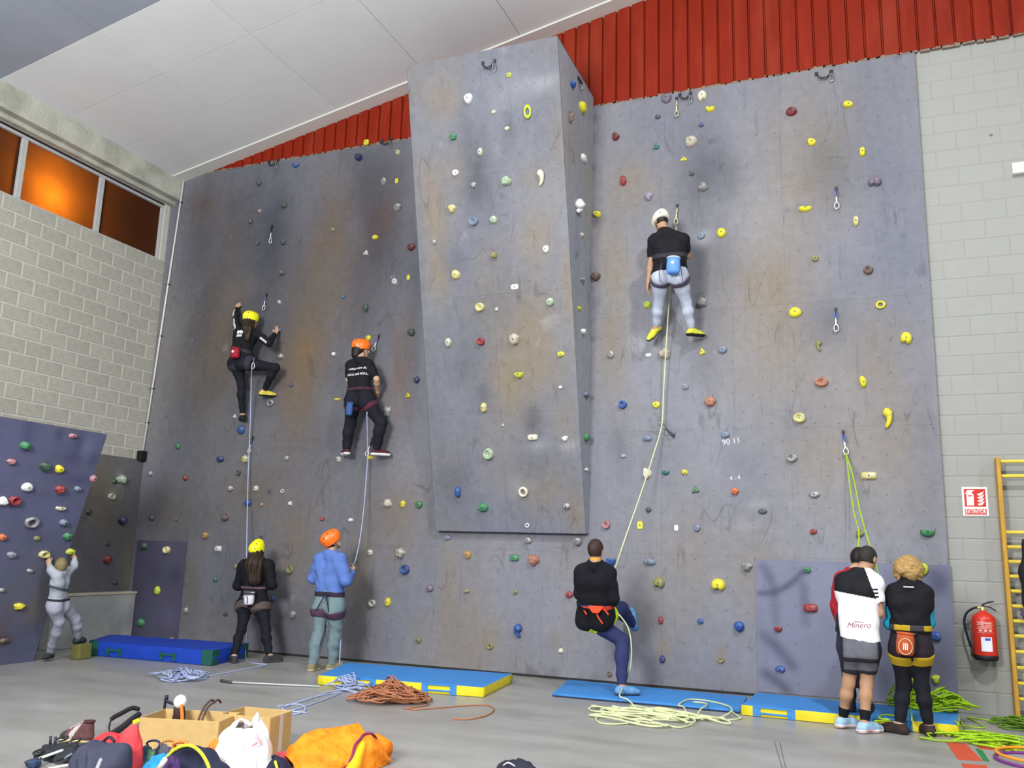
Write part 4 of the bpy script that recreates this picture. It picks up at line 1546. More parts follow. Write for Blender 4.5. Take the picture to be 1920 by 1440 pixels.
def mesh_sdf(prims, inf=0.0, h=0.01, cuts=(), wr=0.0, wf=22.0, seed=0.0, kmul=1.0, strand=False):
    M = 0.09
    B = [p.bounds(inf) for p in prims if not p.sub]
    lo = np.min([b[0] for b in B], 0) - 0.03
    hi = np.max([b[1] for b in B], 0) + 0.03
    n = np.ceil((hi - lo) / h).astype(int) + 1
    S = np.full(n, M, np.float32)
    for p in prims:
        a, b = p.bounds(inf)
        i0 = np.maximum(np.floor((a - M - lo) / h).astype(int), 0)
        i1 = np.minimum(np.ceil((b + M - lo) / h).astype(int) + 1, n)
        if (i1 <= i0).any():
            continue
        g = np.stack(np.meshgrid(*[lo[q] + h * np.arange(i0[q], i1[q]) for q in range(3)], indexing='ij'), -1)
        d = p.ev(g, inf)
        sl = tuple(slice(i0[q], i1[q]) for q in range(3))
        cur = S[sl]
        k = max(p.k * kmul, 1e-4)
        if p.sub:
            S[sl] = np.maximum(cur, -d)
        else:
            hh = np.clip(0.5 + 0.5 * (cur - d) / k, 0, 1)
            S[sl] = np.minimum(cur * (1 - hh) + d * hh - k * hh * (1 - hh), M)
    if wr > 0 or cuts:
        g = np.stack(np.meshgrid(*[lo[q] + h * np.arange(n[q]) for q in range(3)], indexing='ij'), -1)
        if wr > 0:
            x, y, z = g[..., 0] + seed, g[..., 1], g[..., 2] + seed * 0.7
            if strand:
                S += (wr * np.sin(wf * (x + 0.35 * y) + 3.0 * np.sin(6 * z) + 1.5 * np.sin(15 * z + 20 * x))).astype(np.float32)
            else:
                S += (wr * (np.sin(wf * (0.8 * z + 0.9 * x + 0.25 * np.sin(9 * x + 5 * z))) * np.sin(wf * 0.6 * (x - 0.5 * z + 0.6 * y) + seed) + 0.5 * np.sin(wf * 1.7 * (z + 0.3 * y) + 4 * np.sin(7 * x)))).astype(np.float32)
        for p, nn in cuts:
            S = np.maximum(S, ((g - p) @ nn).astype(np.float32))
    return nets(S, lo, h)


def sdf_obj(name, VF, mats, parent, matfn=None, **kw):
    parts = VF if isinstance(VF, list) else [VF]
    org = ORG[parent.name]
    me = bpy.data.meshes.new(name)
    V = np.concatenate([p[0] for p in parts]) - org
    o, Fs = 0, []
    for p in parts:
        if len(p[0]):
            Fs.append(np.array(p[1]) + o)
        o += len(p[0])
    Fc = np.concatenate(Fs)
    me.vertices.add(len(V))
    me.vertices.foreach_set('co', V.astype(np.float32).ravel())
    me.loops.add(Fc.size)
    me.loops.foreach_set('vertex_index', Fc.astype(np.int32).ravel())
    me.polygons.add(len(Fc))
    me.polygons.foreach_set('loop_start', np.arange(0, Fc.size, 4, dtype=np.int32))
    ms = mats if isinstance(mats, (list, tuple)) else [mats]
    for m in ms:
        me.materials.append(m)
    if matfn is not None:
        ctr = (V[Fc].mean(1)) + org
        me.polygons.foreach_set('material_index', np.asarray(matfn(ctr)).astype(np.int32))
    me.polygons.foreach_set('use_smooth', np.ones(len(Fc), bool))
    me.update(calc_edges=True)
    me.validate()
    ob = bpy.data.objects.new(name, me)
    finish(ob, parent, kw)
    ORG[ob.name] = org
    return ob


def bvh_of(ob):
    org = ORG[ob.name]
    return BVHTree.FromPolygons([tuple(np.array(v.co) + org) for v in ob.data.vertices], [tuple(p.vertices) for p in ob.data.polygons])


def stick_on(mb, bvh, direction, back=0.5, gap=0.0025):
    """lay flat print onto a garment: every vertex is moved along direction until it meets the cloth"""
    d = Vector(direction).normalized()
    V = []
    for v in mb.v:
        o = Vector(v) - d * back
        hit, nn, i, dist = bvh.ray_cast(o, d)
        V.append(tuple(np.array(hit) - np.array(d) * gap) if hit is not None else None)
    ok = [p for p in V if p is not None]
    md = np.mean([np.array(p) @ np.array(d) for p in ok]) if ok else 0
    for i, p in enumerate(V):
        if p is None:
            q = np.array(mb.v[i])
            V[i] = tuple(q + np.array(d) * (md - q @ np.array(d)))
    mb.v = V
    return mb


def lerp(a, b, t):
    return a * (1 - t) + b * t


M_skin = mat('skin_tan', (168, 130, 102), 0.6, 0.06, 12)
M_skin2 = mat('skin_pale', (178, 146, 120), 0.6, 0.06, 12)
M_eye = mat('eye_white', (225, 222, 215), 0.3)
M_iris = mat('iris_dark', (40, 28, 22), 0.3)


def hand_prims(w, d, n, lat, s, curl):
    """palm, four unequal fingers with two bends, thumb leaving the side of the palm"""
    out = []
    d, n = nrm(d), nrm(n)
    lat = nrm(lat - d * (lat @ d))
    n = nrm(np.cross(d, lat)) * (1 if np.cross(d, lat) @ n > 0 else -1)
    for i, (ln, o) in enumerate(((0.072, -1.5), (0.084, -0.5), (0.088, 0.5), (0.078, 1.5))):
        b0 = w + lat * o * 0.013 * s
        kn = w + d * (0.088 - 0.006 * abs(o)) * s + lat * o * 0.0205 * s
        out.append(PR('hand', 'c', b0, kn, 0.017 * s, 0.0125 * s, k=0.012))
        p, q = kn, d
        for j, f in enumerate((0.45, 0.32, 0.23)):
            a = curl * (0.55, 0.9, 0.7)[j]
            q = nrm(q * math.cos(a) + n * math.sin(a) - q * 0) if True else q
            e = p + q * ln * f * s
            out.append(PR('hand', 'c', p, e, (0.0098, 0.009, 0.008)[j] * s, (0.009, 0.008, 0.0065)[j] * s, k=0.003))
            # perpendicular of the new direction inside the bending plane
            n = nrm(n - q * (n @ q))
            p = e
        n = nrm(np.cross(d, lat)) * (1 if np.cross(d, lat) @ n > -0.2 else -1)
    t0 = w + d * 0.03 * s + lat * 0.026 * s
    t1 = t0 + nrm(d * 0.7 + lat * 0.75 + n * 0.35) * 0.042 * s
    t2 = t1 + nrm(d * 0.9 + lat * 0.15 + n * 0.5) * 0.03 * s
    out.append(PR('hand', 'c', w + d * 0.012 * s, t0, 0.016 * s, 0.0135 * s, k=0.012))
    out.append(PR('hand', 'c', t0, t1, 0.0125 * s, 0.0105 * s, k=0.008))
    out.append(PR('hand', 'c', t1, t2, 0.0105 * s, 0.0085 * s, k=0.004))
    return out


def body_prims(J, s, fem=0.0, fat=1.0):
    P = []
    pel, che, nek = J['pel'], J['che'], J['nek']
    up = nrm(nek - pel)
    side = nrm(J['sR'] - J['sL'])
    fwd = J['fwd'] = nrm(J['fwd'] - up * (J['fwd'] @ up))
    bk = -fwd
    mid = lerp(pel, che, 0.5)
    sw = np.linalg.norm(J['sR'] - J['sL'])
    hw = np.linalg.norm(J['pR'] - J['pL'])
    for g, q in (('sL', 'pL'), ('sR', 'pR')):
        sg = -1 if g == 'sL' else 1
        h = J[q] + up * 0.02 * s
        w = mid + side * sg * (0.075 - 0.012 * fem) * s * fat
        c = che + side * sg * 0.085 * s
        P.append(PR('torso', 'c', h, w, (0.108 + 0.006 * fem) * s * fat, (0.094 - 0.008 * fem) * s * fat, k=0.07))
        P.append(PR('torso', 'c', w, c, (0.094 - 0.008 * fem) * s * fat, 0.104 * s * fat, k=0.07))
        P.append(PR('torso', 'c', c, lerp(J[g], nek, 0.18) - up * 0.02 * s, 0.1 * s * fat, 0.066 * s, k=0.06))
        P.append(PR('torso', 'c', J[q] + bk * 0.055 * s - up * 0.03 * s, J[q] + bk * 0.05 * s + up * 0.015 * s, (0.092 + 0.006 * fem) * s * fat, 0.085 * s * fat, k=0.05))
        P.append(PR('torso', 'c', nek - up * 0.005, J[g] - up * 0.012, 0.055 * s, 0.056 * s, k=0.05))
    P.append(PR('neck', 'c', nek - up * 0.03 * s, lerp(nek, J['hed'], 0.6), 0.058 * s, 0.052 * s, k=0.03))
    for q in 'LR':
        sh, el, wr = J['s' + q], J['e' + q], J['w' + q]
        P.append(PR('ua', 'c', sh, lerp(sh, el, 0.45), 0.057 * s, 0.05 * s, k=0.035))
        P.append(PR('ua', 'c', lerp(sh, el, 0.45), el, 0.05 * s, 0.039 * s, k=0.03))
        P.append(PR('fa', 'c', el, lerp(el, wr, 0.3), 0.04 * s, 0.042 * s, k=0.03))
        P.append(PR('fa', 'c', lerp(el, wr, 0.3), wr, 0.042 * s, 0.026 * s, k=0.03))
        hp, kn, an, to = J['p' + q], J['k' + q], J['a' + q], J['t' + q]
        P.append(PR('th', 'c', hp, lerp(hp, kn, 0.4), 0.096 * s * fat, 0.082 * s * fat, k=0.05))
        P.append(PR('th', 'c', lerp(hp, kn, 0.4), kn, 0.082 * s * fat, 0.056 * s, k=0.04))
        cb = nrm(kn - an)
        back = nrm(bk - cb * (bk @ cb))
        cm = lerp(kn, an, 0.32) + back * 0.016 * s
        P.append(PR('shin', 'c', kn, cm, 0.054 * s, 0.058 * s, k=0.035))
        P.append(PR('shin', 'c', cm, lerp(kn, an, 0.72), 0.058 * s, 0.041 * s, k=0.03))
        P.append(PR('shin', 'c', lerp(kn, an, 0.72), an, 0.041 * s, 0.036 * s, k=0.03))
        td = nrm(to - an)
        fl_ = nrm(J.get('d' + q, v3(0, 0, -1)))        # sole direction
        fd = nrm(td - fl_ * (td @ fl_))
        heel = an + fl_ * 0.045 * s - fd * 0.035 * s
        ball = an + fl_ * 0.046 * s + fd * 0.115 * s
        tip = an + fl_ * 0.052 * s + fd * 0.175 * s
        P.append(PR('foot' + q, 'c', an, heel, 0.037 * s, 0.034 * s, k=0.02))
        P.append(PR('foot' + q, 'c', heel, ball, 0.034 * s, 0.034 * s, k=0.03))
        P.append(PR('foot' + q, 'c', an, ball, 0.036 * s, 0.03 * s, k=0.03))
        P.append(PR('foot' + q, 'c', ball, tip, 0.033 * s, 0.026 * s, k=0.02))
        J['_h' + q], J['_b' + q], J['_f' + q], J['_fl' + q] = heel, ball, fd, fl_
    return P


def head_prims(J, s):
    c = J['hed']
    f = nrm(J['look'])
    u0 = nrm(J.get('hup', v3(0, 0, 1)))
    r = nrm(np.cross(f, u0))
    u = np.cross(r, f)
    ax = (r, f, u)
    P = [PR('head', 'e', c + u * 0.018 * s - f * 0.008 * s, ax, (0.076 * s, 0.096 * s, 0.102 * s), k=0.02),
         PR('head', 'e', c - u * 0.045 * s + f * 0.028 * s, ax, (0.056 * s, 0.066 * s, 0.07 * s), k=0.03),
         PR('head', 'c', c - u * 0.098 * s + f * 0.062 * s, c - u * 0.09 * s + f * 0.07 * s, 0.024 * s, 0.02 * s, k=0.03),
         PR('head', 'c', c + u * 0.004 * s + f * 0.094 * s, c - u * 0.034 * s + f * 0.112 * s, 0.009 * s, 0.015 * s, k=0.012),
         PR('head', 'c', c + u * 0.02 * s + f * 0.092 * s - r * 0.035 * s, c + u * 0.02 * s + f * 0.092 * s + r * 0.035 * s, 0.009 * s, 0.009 * s, k=0.015),
         PR('head', 'e', c - u * 0.062 * s + f * 0.09 * s, ax, (0.024 * s, 0.012 * s, 0.007 * s), k=0.006),
         PR('head', 'e', c - u * 0.074 * s + f * 0.088 * s, ax, (0.02 * s, 0.012 * s, 0.008 * s), k=0.006)]
    for g in (-1, 1):
        P.append(PR('head', 'e', c - u * 0.008 * s + r * g * 0.08 * s - f * 0.006 * s, ax, (0.011 * s, 0.02 * s, 0.032 * s), k=0.006))
        P.append(PR('head', 'e', c + u * 0.004 * s + r * g * 0.032 * s + f * 0.1 * s, ax, (0.017 * s, 0.012 * s, 0.011 * s), sub=True))
    return P, ax


def make_person(J, s, label, fem=0.0, fat=1.0, skin=None, curl=(0.6, 0.6), shr=0.0):
    """Empty at the feet, continuous body mesh with hands and face, eyes."""
    sc = (J['sL'] + J['sR']) / 2
    for q in 'LR':
        sh = (sc - J['s' + q]) * shr
        J['s' + q] = J['s' + q] + sh
        J['e' + q] = J['e' + q] + sh * 0.8
    base = (J['aL'] + J['aR']) / 2
    base = v3(base[0], base[1], min(J['aL'][2], J['aR'][2]) - 0.08)
    t = thing('person', base, label, 'person')
    BPm = body_prims(J, s, fem, fat)
    HP, ax = head_prims(J, s)
    parts = [mesh_sdf(BPm, 0, 0.0115)]
    parts.append(mesh_sdf(HP + [p for p in BPm if p.tag == 'neck'], 0, 0.0062))
    hands = []
    for q, cu in zip('LR', curl):
        d = J['h' + q] - J['w' + q]
        n = J.get('n' + q, J['fwd'])
        lat = J.get('l' + q, v3(1, 0, 0) if q == 'L' else v3(-1, 0, 0))
        hp = hand_prims(J['w' + q], d, n, lat, s * 1.02, cu)
        hands.append(hp)
        parts.append(mesh_sdf(hp + [p for p in BPm if p.tag == 'fa' and np.allclose(p.a[1], J['w' + q])], 0, 0.0048))
    skin = skin or M_skin
    b = sdf_obj('body', parts, skin, t)
    c = J['hed']
    r, f, u = ax
    for g in (-1, 1):
        e = MB()
        e.ball(c + u * 0.004 * s + r * g * 0.032 * s + f * 0.082 * s, 0.0125 * s, 10, 8)
        eo = obj('eye', e, M_eye, t, smooth=True)
        e = MB()
        e.ball(c + u * 0.004 * s + r * g * 0.032 * s + f * 0.0925 * s, 0.0052 * s, 8, 6)
        obj('iris', e, M_iris, eo, smooth=True)
    J['ax'] = ax
    return t, BPm, HP, hands


def pick(P, *tags):
    return [p for p in P if p.tag in tags]


def limb(P, tag, J, q, upto, frm=0.0):
    """prims of one limb cut at a fraction of its bone: sleeves and trouser legs"""
    a, b = {'ua': ('s', 'e'), 'fa': ('e', 'w'), 'th': ('p', 'k'), 'shin': ('k', 'a')}[tag]
    A, B = J[a + q], J[b + q]
    d = nrm(B - A)
    cut = [(A + (B - A) * upto, d)] if upto < 1 else []
    if frm > 0:
        cut.append((A + (B - A) * frm, -d))
    out = []
    for p in P:
        if p.tag == tag and p.kind == 'c' and (np.linalg.norm(np.cross(p.a[0] - A, d)) < 0.03 and np.linalg.norm(p.a[0] - A) < np.linalg.norm(B - A) + 0.03 and np.linalg.norm(np.cross(p.a[1] - A, d)) < 0.03):
            out.append(PR(p.tag, p.kind, *p.a, k=p.k, cuts=cut))
    return out


def torso_cut(P, J, hem, neck=0.03, extra=()):
    """torso prims kept above the hem fraction of the pelvis-neck line (0 = pelvis) and below the collar"""
    up = nrm(J['nek'] - J['pel'])
    L = np.linalg.norm(J['nek'] - J['pel'])
    cuts = [(J['pel'] + up * L * hem, -up), (J['nek'] + up * neck, up)] + list(extra)
    return [PR(p.tag, p.kind, *p.a, k=p.k, cuts=cuts) for p in P if p.tag in ('torso', 'neck')]


def top_garment(name, t, P, J, m, hem=-0.1, sleeve=0.6, fore=0.0, inf=0.012, wr=0.004, neck=0.02, matfn=None, seed=1.0, sleeves='LR', h=0.0105, **kw):
    pr = torso_cut(P, J, hem, neck)
    for q in sleeves:
        pr += limb(P, 'ua', J, q, sleeve)
        if fore > 0:
            pr += limb(P, 'fa', J, q, fore)
    return sdf_obj(name, mesh_sdf(pr, inf, h, wr=wr, seed=seed), m, t, matfn, **kw)


def trousers(name, t, P, J, m, waist=0.22, leg=1.0, inf=0.012, wr=0.004, seed=2.0, matfn=None, short=None, h=0.0105, **kw):
    up = nrm(J['nek'] - J['pel'])
    L = np.linalg.norm(J['nek'] - J['pel'])
    pr = [PR(p.tag, p.kind, *p.a, k=p.k, cuts=[(J['pel'] + up * L * waist, up)]) for p in P if p.tag == 'torso']
    for q in 'LR':
        if short is not None:
            pr += limb(P, 'th', J, q, short)
        else:
            pr += limb(P, 'th', J, q, 1.0)
            A, B = J['k' + q], J['a' + q]
            d = nrm(B - A)
            pr += [PR(p.tag, p.kind, *p.a, k=p.k, cuts=[(A + (B - A) * leg, d)]) for p in P if p.tag == 'shin' and min(np.linalg.norm(p.a[1] - A), np.linalg.norm(p.a[0] - A), np.linalg.norm(p.a[1] - B)) < 0.19 and np.linalg.norm(np.cross(p.a[1] - A, d)) < 0.03]
    return sdf_obj(name, mesh_sdf(pr, inf, h, wr=wr, seed=seed), m, t, matfn, **kw)


def shoe(t, P, J, q, s, m, msole, inf=0.009, sole=0.022, name='shoe', msock=None, matfn=None):
    fp = [p for p in P if p.tag == 'foot' + q]
    fl_, heel = J['_fl' + q], J['_h' + q]
    up = -fl_
    top = (J['a' + q] + up * 0.012 * s, up)
    bot = (heel + fl_ * 0.036 * s, fl_)
    o = sdf_obj(name, mesh_sdf(fp, inf, 0.0075, cuts=[top, (bot[0] + up * sole * 0.6, fl_)]), m, t, matfn)
    sdf_obj('sole', mesh_sdf(fp, inf + 0.006, 0.0075, cuts=[(heel + fl_ * (0.036 - sole) * s, up), (bot[0] + fl_ * 0.004, fl_)]), msole, o)
    return o


def band(name, t, P, J, tags, c, n, half, inf, m, parent=None, h=0.009, **kw):
    """a strap: the body's own shape, a little larger, kept between two planes"""
    n = nrm(n)
    pr = [p for p in P if p.tag in tags]
    return sdf_obj(name, mesh_sdf(pr, inf, h, cuts=[(c + n * half, n), (c - n * half, -n)]), m, parent or t, **kw)


def leg_loop(t, P, J, q, frac, half, inf, m, parent=None):
    A, B = J['p' + q], J['k' + q]
    d = nrm(B - A)
    c = lerp(A, B, frac)
    pr = [PR(p.tag, p.kind, *p.a, k=p.k, cuts=[(c + d * half, d), (c - d * half, -d)]) for p in P if p.tag in ('th', 'torso') and np.linalg.norm(np.cross(p.a[0] - A, d)) < 0.16 and (p.tag == 'th' or np.linalg.norm(p.a[0] - A) < 0.13)]
    pr = [p for p in pr if p.tag == 'th' and np.linalg.norm(p.a[0] - A) < np.linalg.norm(B - A) and np.linalg.norm(np.cross(p.a[0] - A, d)) < 0.03] + [p for p in pr if p.tag == 'torso' and np.linalg.norm(p.a[0] - A) < 0.12]
    return sdf_obj('leg_loop', mesh_sdf(pr, inf, 0.009), m, parent or t)


def hair_cap(t, J, s, m, inf=0.012, low=-0.06, name='hair', strands=(), wr=0.0, wf=60, faceline=0.045, h=0.008, extra=(), strand=False):
    r, f, u = J['ax']
    c = J['hed']
    pr = [PR('h', 'e', c + u * 0.018 * s - f * 0.012 * s, (r, f, u), (0.077 * s, 0.096 * s, 0.102 * s), cuts=[(c + f * faceline * s + u * 0.03 * s, nrm(f * 0.85 - u * 0.5)), (c + u * low * s, -u)])]
    pr += list(extra)
    return sdf_obj(name, mesh_sdf(pr, inf, h, wr=wr, wf=wf, strand=strand), m, t)


def helmet(t, J, s, m, tilt=0.25, big=0.024, vents=True, rim=-0.01, mv=None, name='helmet', label=None):
    r, f, u = J['ax']
    c = J['hed']
    n = nrm(-u + f * tilt)
    pr = [PR('h', 'e', c + u * 0.022 * s - f * 0.012 * s, (r, f, u), (0.08 * s, 0.1 * s, 0.104 * s), cuts=[(c + u * rim * s, n)]),
          PR('h', 'c', c + u * 0.078 * s + f * 0.06 * s, c + u * 0.072 * s - f * 0.075 * s, 0.045 * s, 0.045 * s, k=0.06, cuts=[(c + u * rim * s, n)])]
    o = sdf_obj(name, mesh_sdf(pr, big, 0.007), m, t, label=label)
    bv = bvh_of(o)
    mv = mv or mat('vent_dark', (40, 34, 30), 0.8)
    if vents:
        for g in (-1, 1):
            for k, (df, du) in enumerate(((-0.10, 0.03), (-0.085, 0.085), (-0.03, 0.12), (0.035, 0.12))):
                p = c + r * g * 0.05 * s + f * df * s + u * du * s
                d = nrm(p - c)
                hit, nn, i, dist = bv.ray_cast(Vector(c + d * 0.4), Vector(-d))
                if hit is None:
                    continue
                hh = np.array(hit)
                nn = np.array(nn)
                a = nrm(np.cross(nn, u + 0.01 * f))
                b = MB()
                b.ball(hh - nn * 0.001, (0.006, 0.017, 0.003), 8, 6, (a, np.cross(nn, a), nn))
                obj('vent', b, mv, o, smooth=True)
    # chin strap
    b = MB()
    pts = [c + r * 0.088 * s + u * rim * s, c + r * 0.07 * s - u * 0.06 * s + f * 0.02 * s, c - u * 0.122 * s + f * 0.055 * s, c - r * 0.07 * s - u * 0.06 * s + f * 0.02 * s, c - r * 0.088 * s + u * rim * s]
    b.tube(smooth_path(pts, 5), 0.006, 5)
    obj('chin_strap', b, mat('strap_black', (30, 30, 34), 0.8), o, smooth=True)
    return o


def chalk_bag(c, n, up, w, h, m, label, mrim=None, mfl=None, extra=None):
    """open-topped soft bucket hanging on a harness; c = centre of its back, n = outward"""
    n, up = nrm(n), nrm(up)
    rt = np.cross(up, n)
    d = w * 0.42
    o = c + n * d * 0.9 - up * h / 2
    t = thing('chalk_bag', o, label, 'chalk bag', 'chalk bags on the harnesses')
    b = MB()
    V, Fc = [], []
    prof = [(0.25, 0.0), (0.8, 0.02), (0.97, 0.15), (1.0, 0.5), (0.95, 0.8), (0.9, 1.0), (0.8, 1.0), (0.78, 0.8), (0.5, 0.7)]
    k = 18
    for rr, hh in prof:
        for j in range(k):
            a = 2 * math.pi * j / k
            V.append(o + rt * math.cos(a) * rr * w / 2 * (1 + 0.03 * math.sin(5 * a)) + n * math.sin(a) * rr * d + up * hh * h)
    for i in range(len(prof) - 1):
        for j in range(k):
            j2 = (j + 1) % k
            Fc.append((i * k + j, i * k + j2, (i + 1) * k + j2, (i + 1) * k + j))
    Fc.append(tuple(range(k))[::-1])
    Fc.append(tuple(len(V) - k + j for j in range(k)))
    b.add(V, Fc)
    bag = obj('bag', b, m, t, smooth=True)
    b = MB()
    b.tube([o + rt * math.cos(a) * 0.46 * w + n * math.sin(a) * 0.92 * d + up * h for a in [2 * math.pi * j / 16 for j in range(16)]], 0.009, 6, closed=True)
    obj('rim', b, mrim or m, t, smooth=True)
    if extra:
        extra(t, o, rt, n, up, w, d, h)
    return t


M_blk = mat('black_cloth', (13, 14, 21), 0.85, 0.12, 14)
M_blk2 = mat('black_cloth_faded', (17, 17, 28), 0.85, 0.12, 14)
M_navyt = mat('navy_trouser', (44, 50, 92), 0.85, 0.15, 10)
M_strap = mat('strap_dark', (44, 42, 50), 0.8, 0.1, 20)
M_grey = mat('grey_tights', (170, 178, 194), 0.85, 0.08, 14)
M_hairb = mat('hair_black', (26, 20, 18), 0.55, 0.25, 60, stretch=(6, 6, 1))
M_hairbr = mat('hair_brown', (44, 32, 22), 0.55, 0.3, 40, stretch=(8, 8, 1))
M_white = mat('white_print', (226, 226, 226), 0.8)
M_rubber = mat('shoe_rubber', (26, 26, 28), 0.8)
M_yshoe = mat('shoe_yellow', (196, 180, 70), 0.7, 0.2, 30)


def pj(Y=None, **k):
    """joints given as photo position plus depth"""
    out = {}
    for n, p in k.items():
        out[n] = U(p[0], p[1], p[2])
    return out


def facing(J, look, hup=(0, 0, 1), fwd=(0, 1, 0)):
    J['fwd'], J['look'], J['hup'] = v3(*fwd), nrm(look), v3(*hup)
    return J


# ---------------- climber with yellow helmet, upper left
J = facing(pj(pel=(450, 668, -.36), che=(458, 637, -.36), nek=(465, 617, -.38), hed=(471, 601, -.36), sL=(447, 622, -.36), sR=(481, 626, -.36), eL=(442, 598, -.27), eR=(504, 644, -.42), wL=(444, 577, -.1), wR=(516, 625, -.16),
                 hL=(448, 567, -.05), hR=(523, 614, -.05), pL=(443, 680, -.34), pR=(459, 681, -.34), kL=(453, 722, -.26), kR=(517, 689, -.34), aL=(455, 779, -.14), aR=(495, 733, -.17), tL=(452, 800, -.02), tR=(511, 748, -.05)), (0.25, 1, 0.05))
J['dL'], J['dR'] = v3(0, 0.15, -1), v3(-0.15, 0.2, -1)
t, P, HP, hd = make_person(J, 0.95, 'climber in black with yellow helmet and long dark hair, high on the left wall', fem=1, skin=M_skin2, curl=(0.7, 0.7))
ja = top_garment('jacket', t, P, J, M_blk, hem=0.0, sleeve=1.0, fore=0.93, inf=0.014)
trousers('leggings', t, P, J, M_blk2, waist=0.1, leg=0.93, inf=0.008, wr=0.002)
for q in 'LR':
    shoe(t, P, J, q, 0.95, M_yshoe if q == 'R' else M_rubber, M_rubber, name='climbing_shoe', inf=0.004)
r, f, u = J['ax']
c = J['hed']
nk = J['nek']
hair_cap(t, J, 0.95, M_hairbr, inf=0.012, low=-0.09, name='long_hair', wr=0.005, wf=130, strand=True, extra=[PR('h', 'c', c - f * 0.06 - u * 0.02, nk + v3(0.085, -0.1, -0.03), 0.064, 0.066, k=0.05), PR('h', 'c', nk + v3(0.085, -0.1, -0.03), nk + v3(0.1, -0.1, -0.19), 0.066, 0.035, k=0.05)])
M_yel = mat('helmet_yellow', (232, 226, 26), 0.35, spec=0.5)
helmet(t, J, 0.95, M_yel, tilt=-0.1, label='yellow helmet')
hb = band('harness', t, P, J, ('torso',), lerp(J['pel'], J['che'], 0.38), J['nek'] - J['pel'], 0.025, 0.024, M_strap)
for q in 'LR':
    leg_loop(t, P, J, q, 0.22, 0.03, 0.02, M_strap, hb)
bv = bvh_of(ja)
# three-leaf emblem and sleeve stripes
o = U(447, 624, -.5)
pr = MB()
for a, dx in ((0.75, -0.028), (0.0, 0.0), (-0.75, 0.028)):
    pts = [(dx + 0.022 * math.cos(q) * 1.0 - math.sin(a) * 0.02, 0.02 + 0.03 * math.sin(q) + 0.01 * math.cos(a)) for q in [k * math.pi / 7 for k in range(14)]]
    V = [o + v3(x, 0, z) for x, z in pts]
    pr.add(V, [tuple(range(14))])
for z in (-0.018, -0.032, -0.046):
    V = [o + v3(x, 0, zz) for x, zz in ((-0.05, z), (0.05, z), (0.045, z - 0.009), (-0.045, z - 0.009))]
    pr.add(V, [(0, 1, 2, 3)])
obj('emblem', stick_on(pr, bv, (0, 1, 0)), M_white, ja)


def sleeve_stripes(J, q, bone, bv, par, offs, t0=0.1, t1=0.95, w=0.007):
    A, B = (J['s' + q], J['e' + q]) if bone == 'ua' else (J['e' + q], J['w' + q])
    d = nrm(B - A)
    lt = nrm(np.cross(d, v3(0, 1, 0)))
    mb = MB()
    for o_ in offs:
        n = 10
        V, Fc = [], []
        for i in range(n + 1):
            c_ = lerp(A, B, t0 + (t1 - t0) * i / n) + v3(0, -0.3, 0) + lt * o_
            V += [c_ - lt * w / 2, c_ + lt * w / 2]
        Fc = [(2 * i, 2 * i + 1, 2 * i + 3, 2 * i + 2) for i in range(n)]
        mb.add(V, Fc)
    obj('sleeve_stripes', stick_on(mb, bv, (0, 1, 0), back=0.3), M_white, par)


sleeve_stripes(J, 'L', 'ua', bv, ja, (-0.014, 0, 0.014))
sleeve_stripes(J, 'L', 'fa', bv, ja, (-0.012, 0, 0.012), 0.1, 0.8)
sleeve_stripes(J, 'R', 'ua', bv, ja, (-0.012, 0, 0.012), 0.5, 1.0)
J1 = J
M_redbag = mat('red_bag', (140, 22, 36), 0.7, 0.1, 20)


def white_dot(t, o, rt, n, up, w, d, h):
    b = MB()
    b.ball(o + n * d * 1.0 + up * h * 0.6, (0.022, 0.022, 0.006), 12, 6, (rt, up, n))
    obj('white_badge', b, M_white, t, smooth=True)


chalk_bag(U(446, 664, -.47), (0, -1, 0), (0, 0, 1), 0.155, 0.16, M_redbag, 'red chalk bag with white dot on the yellow-helmeted climber', extra=white_dot)
# carabiner with belay sling at the hip
cb = U(475, 679, -.5)
b = MB()
d_ring(b, cb - v3(0, 0, 0.055), v3(0, 0, 1), v3(1, 0, 0), 0.1, 0.055, 0.006)
g = thing('gear_carabiner', cb, "bright carabiner on a sling at the yellow-helmeted climber's hip", 'carabiner')
obj('carabiner', b, M_alu, g, smooth=True)
b = MB()
b.box(cb + v3(0, 0.005, 0.03), (0.016, 0.006, 0.09))
obj('sling', b, mat('blue_sling', (80, 92, 150), 0.8), g)

# ---------------- climber with orange helmet, middle left
J = facing(pj(pel=(675, 745, -.40), che=(673, 700, -.42), nek=(676, 674, -.42), hed=(678, 655, -.38), sL=(654, 685, -.40), sR=(695, 684, -.42), eL=(651, 712, -.34), eR=(709, 711, -.38), wL=(662, 690, -.12), wR=(707, 735, -.2),
                 hL=(664, 680, -.05), hR=(704, 748, -.1), pL=(663, 752, -.38), pR=(689, 753, -.38), kL=(656, 798, -.28), kR=(715, 793, -.30), aL=(650, 842, -.26), aR=(706, 843, -.24), tL=(638, 852, -.04), tR=(732, 856, -.12)), (0.75, 0.8, 0.05))
J['dL'], J['dR'] = v3(0, 0, -1), v3(0, 0, -1)
t, P, HP, hd = make_person(J, 0.98, 'climber in black T-shirt with white lettering and orange helmet, mid-height on the left wall', shr=0.16, fat=0.9, skin=M_skin2, curl=(0.7, 0.5))
ts_ = top_garment('tshirt', t, P, J, M_blk, hem=0.12, sleeve=0.85, inf=0.016, seed=3)
trousers('trousers', t, P, J, M_blk2, waist=0.24, leg=1.0, inf=0.026, wr=0.005)
M_wsole = mat('sole_white', (220, 218, 214), 0.6)
shoe(t, P, J, 'L', 1.0, mat('shoe_darkred', (70, 30, 40), 0.8, 0.15, 30), M_wsole, sole=0.028)
shoe(t, P, J, 'R', 1.0, MATS['shoe_darkred'], M_wsole, sole=0.028)
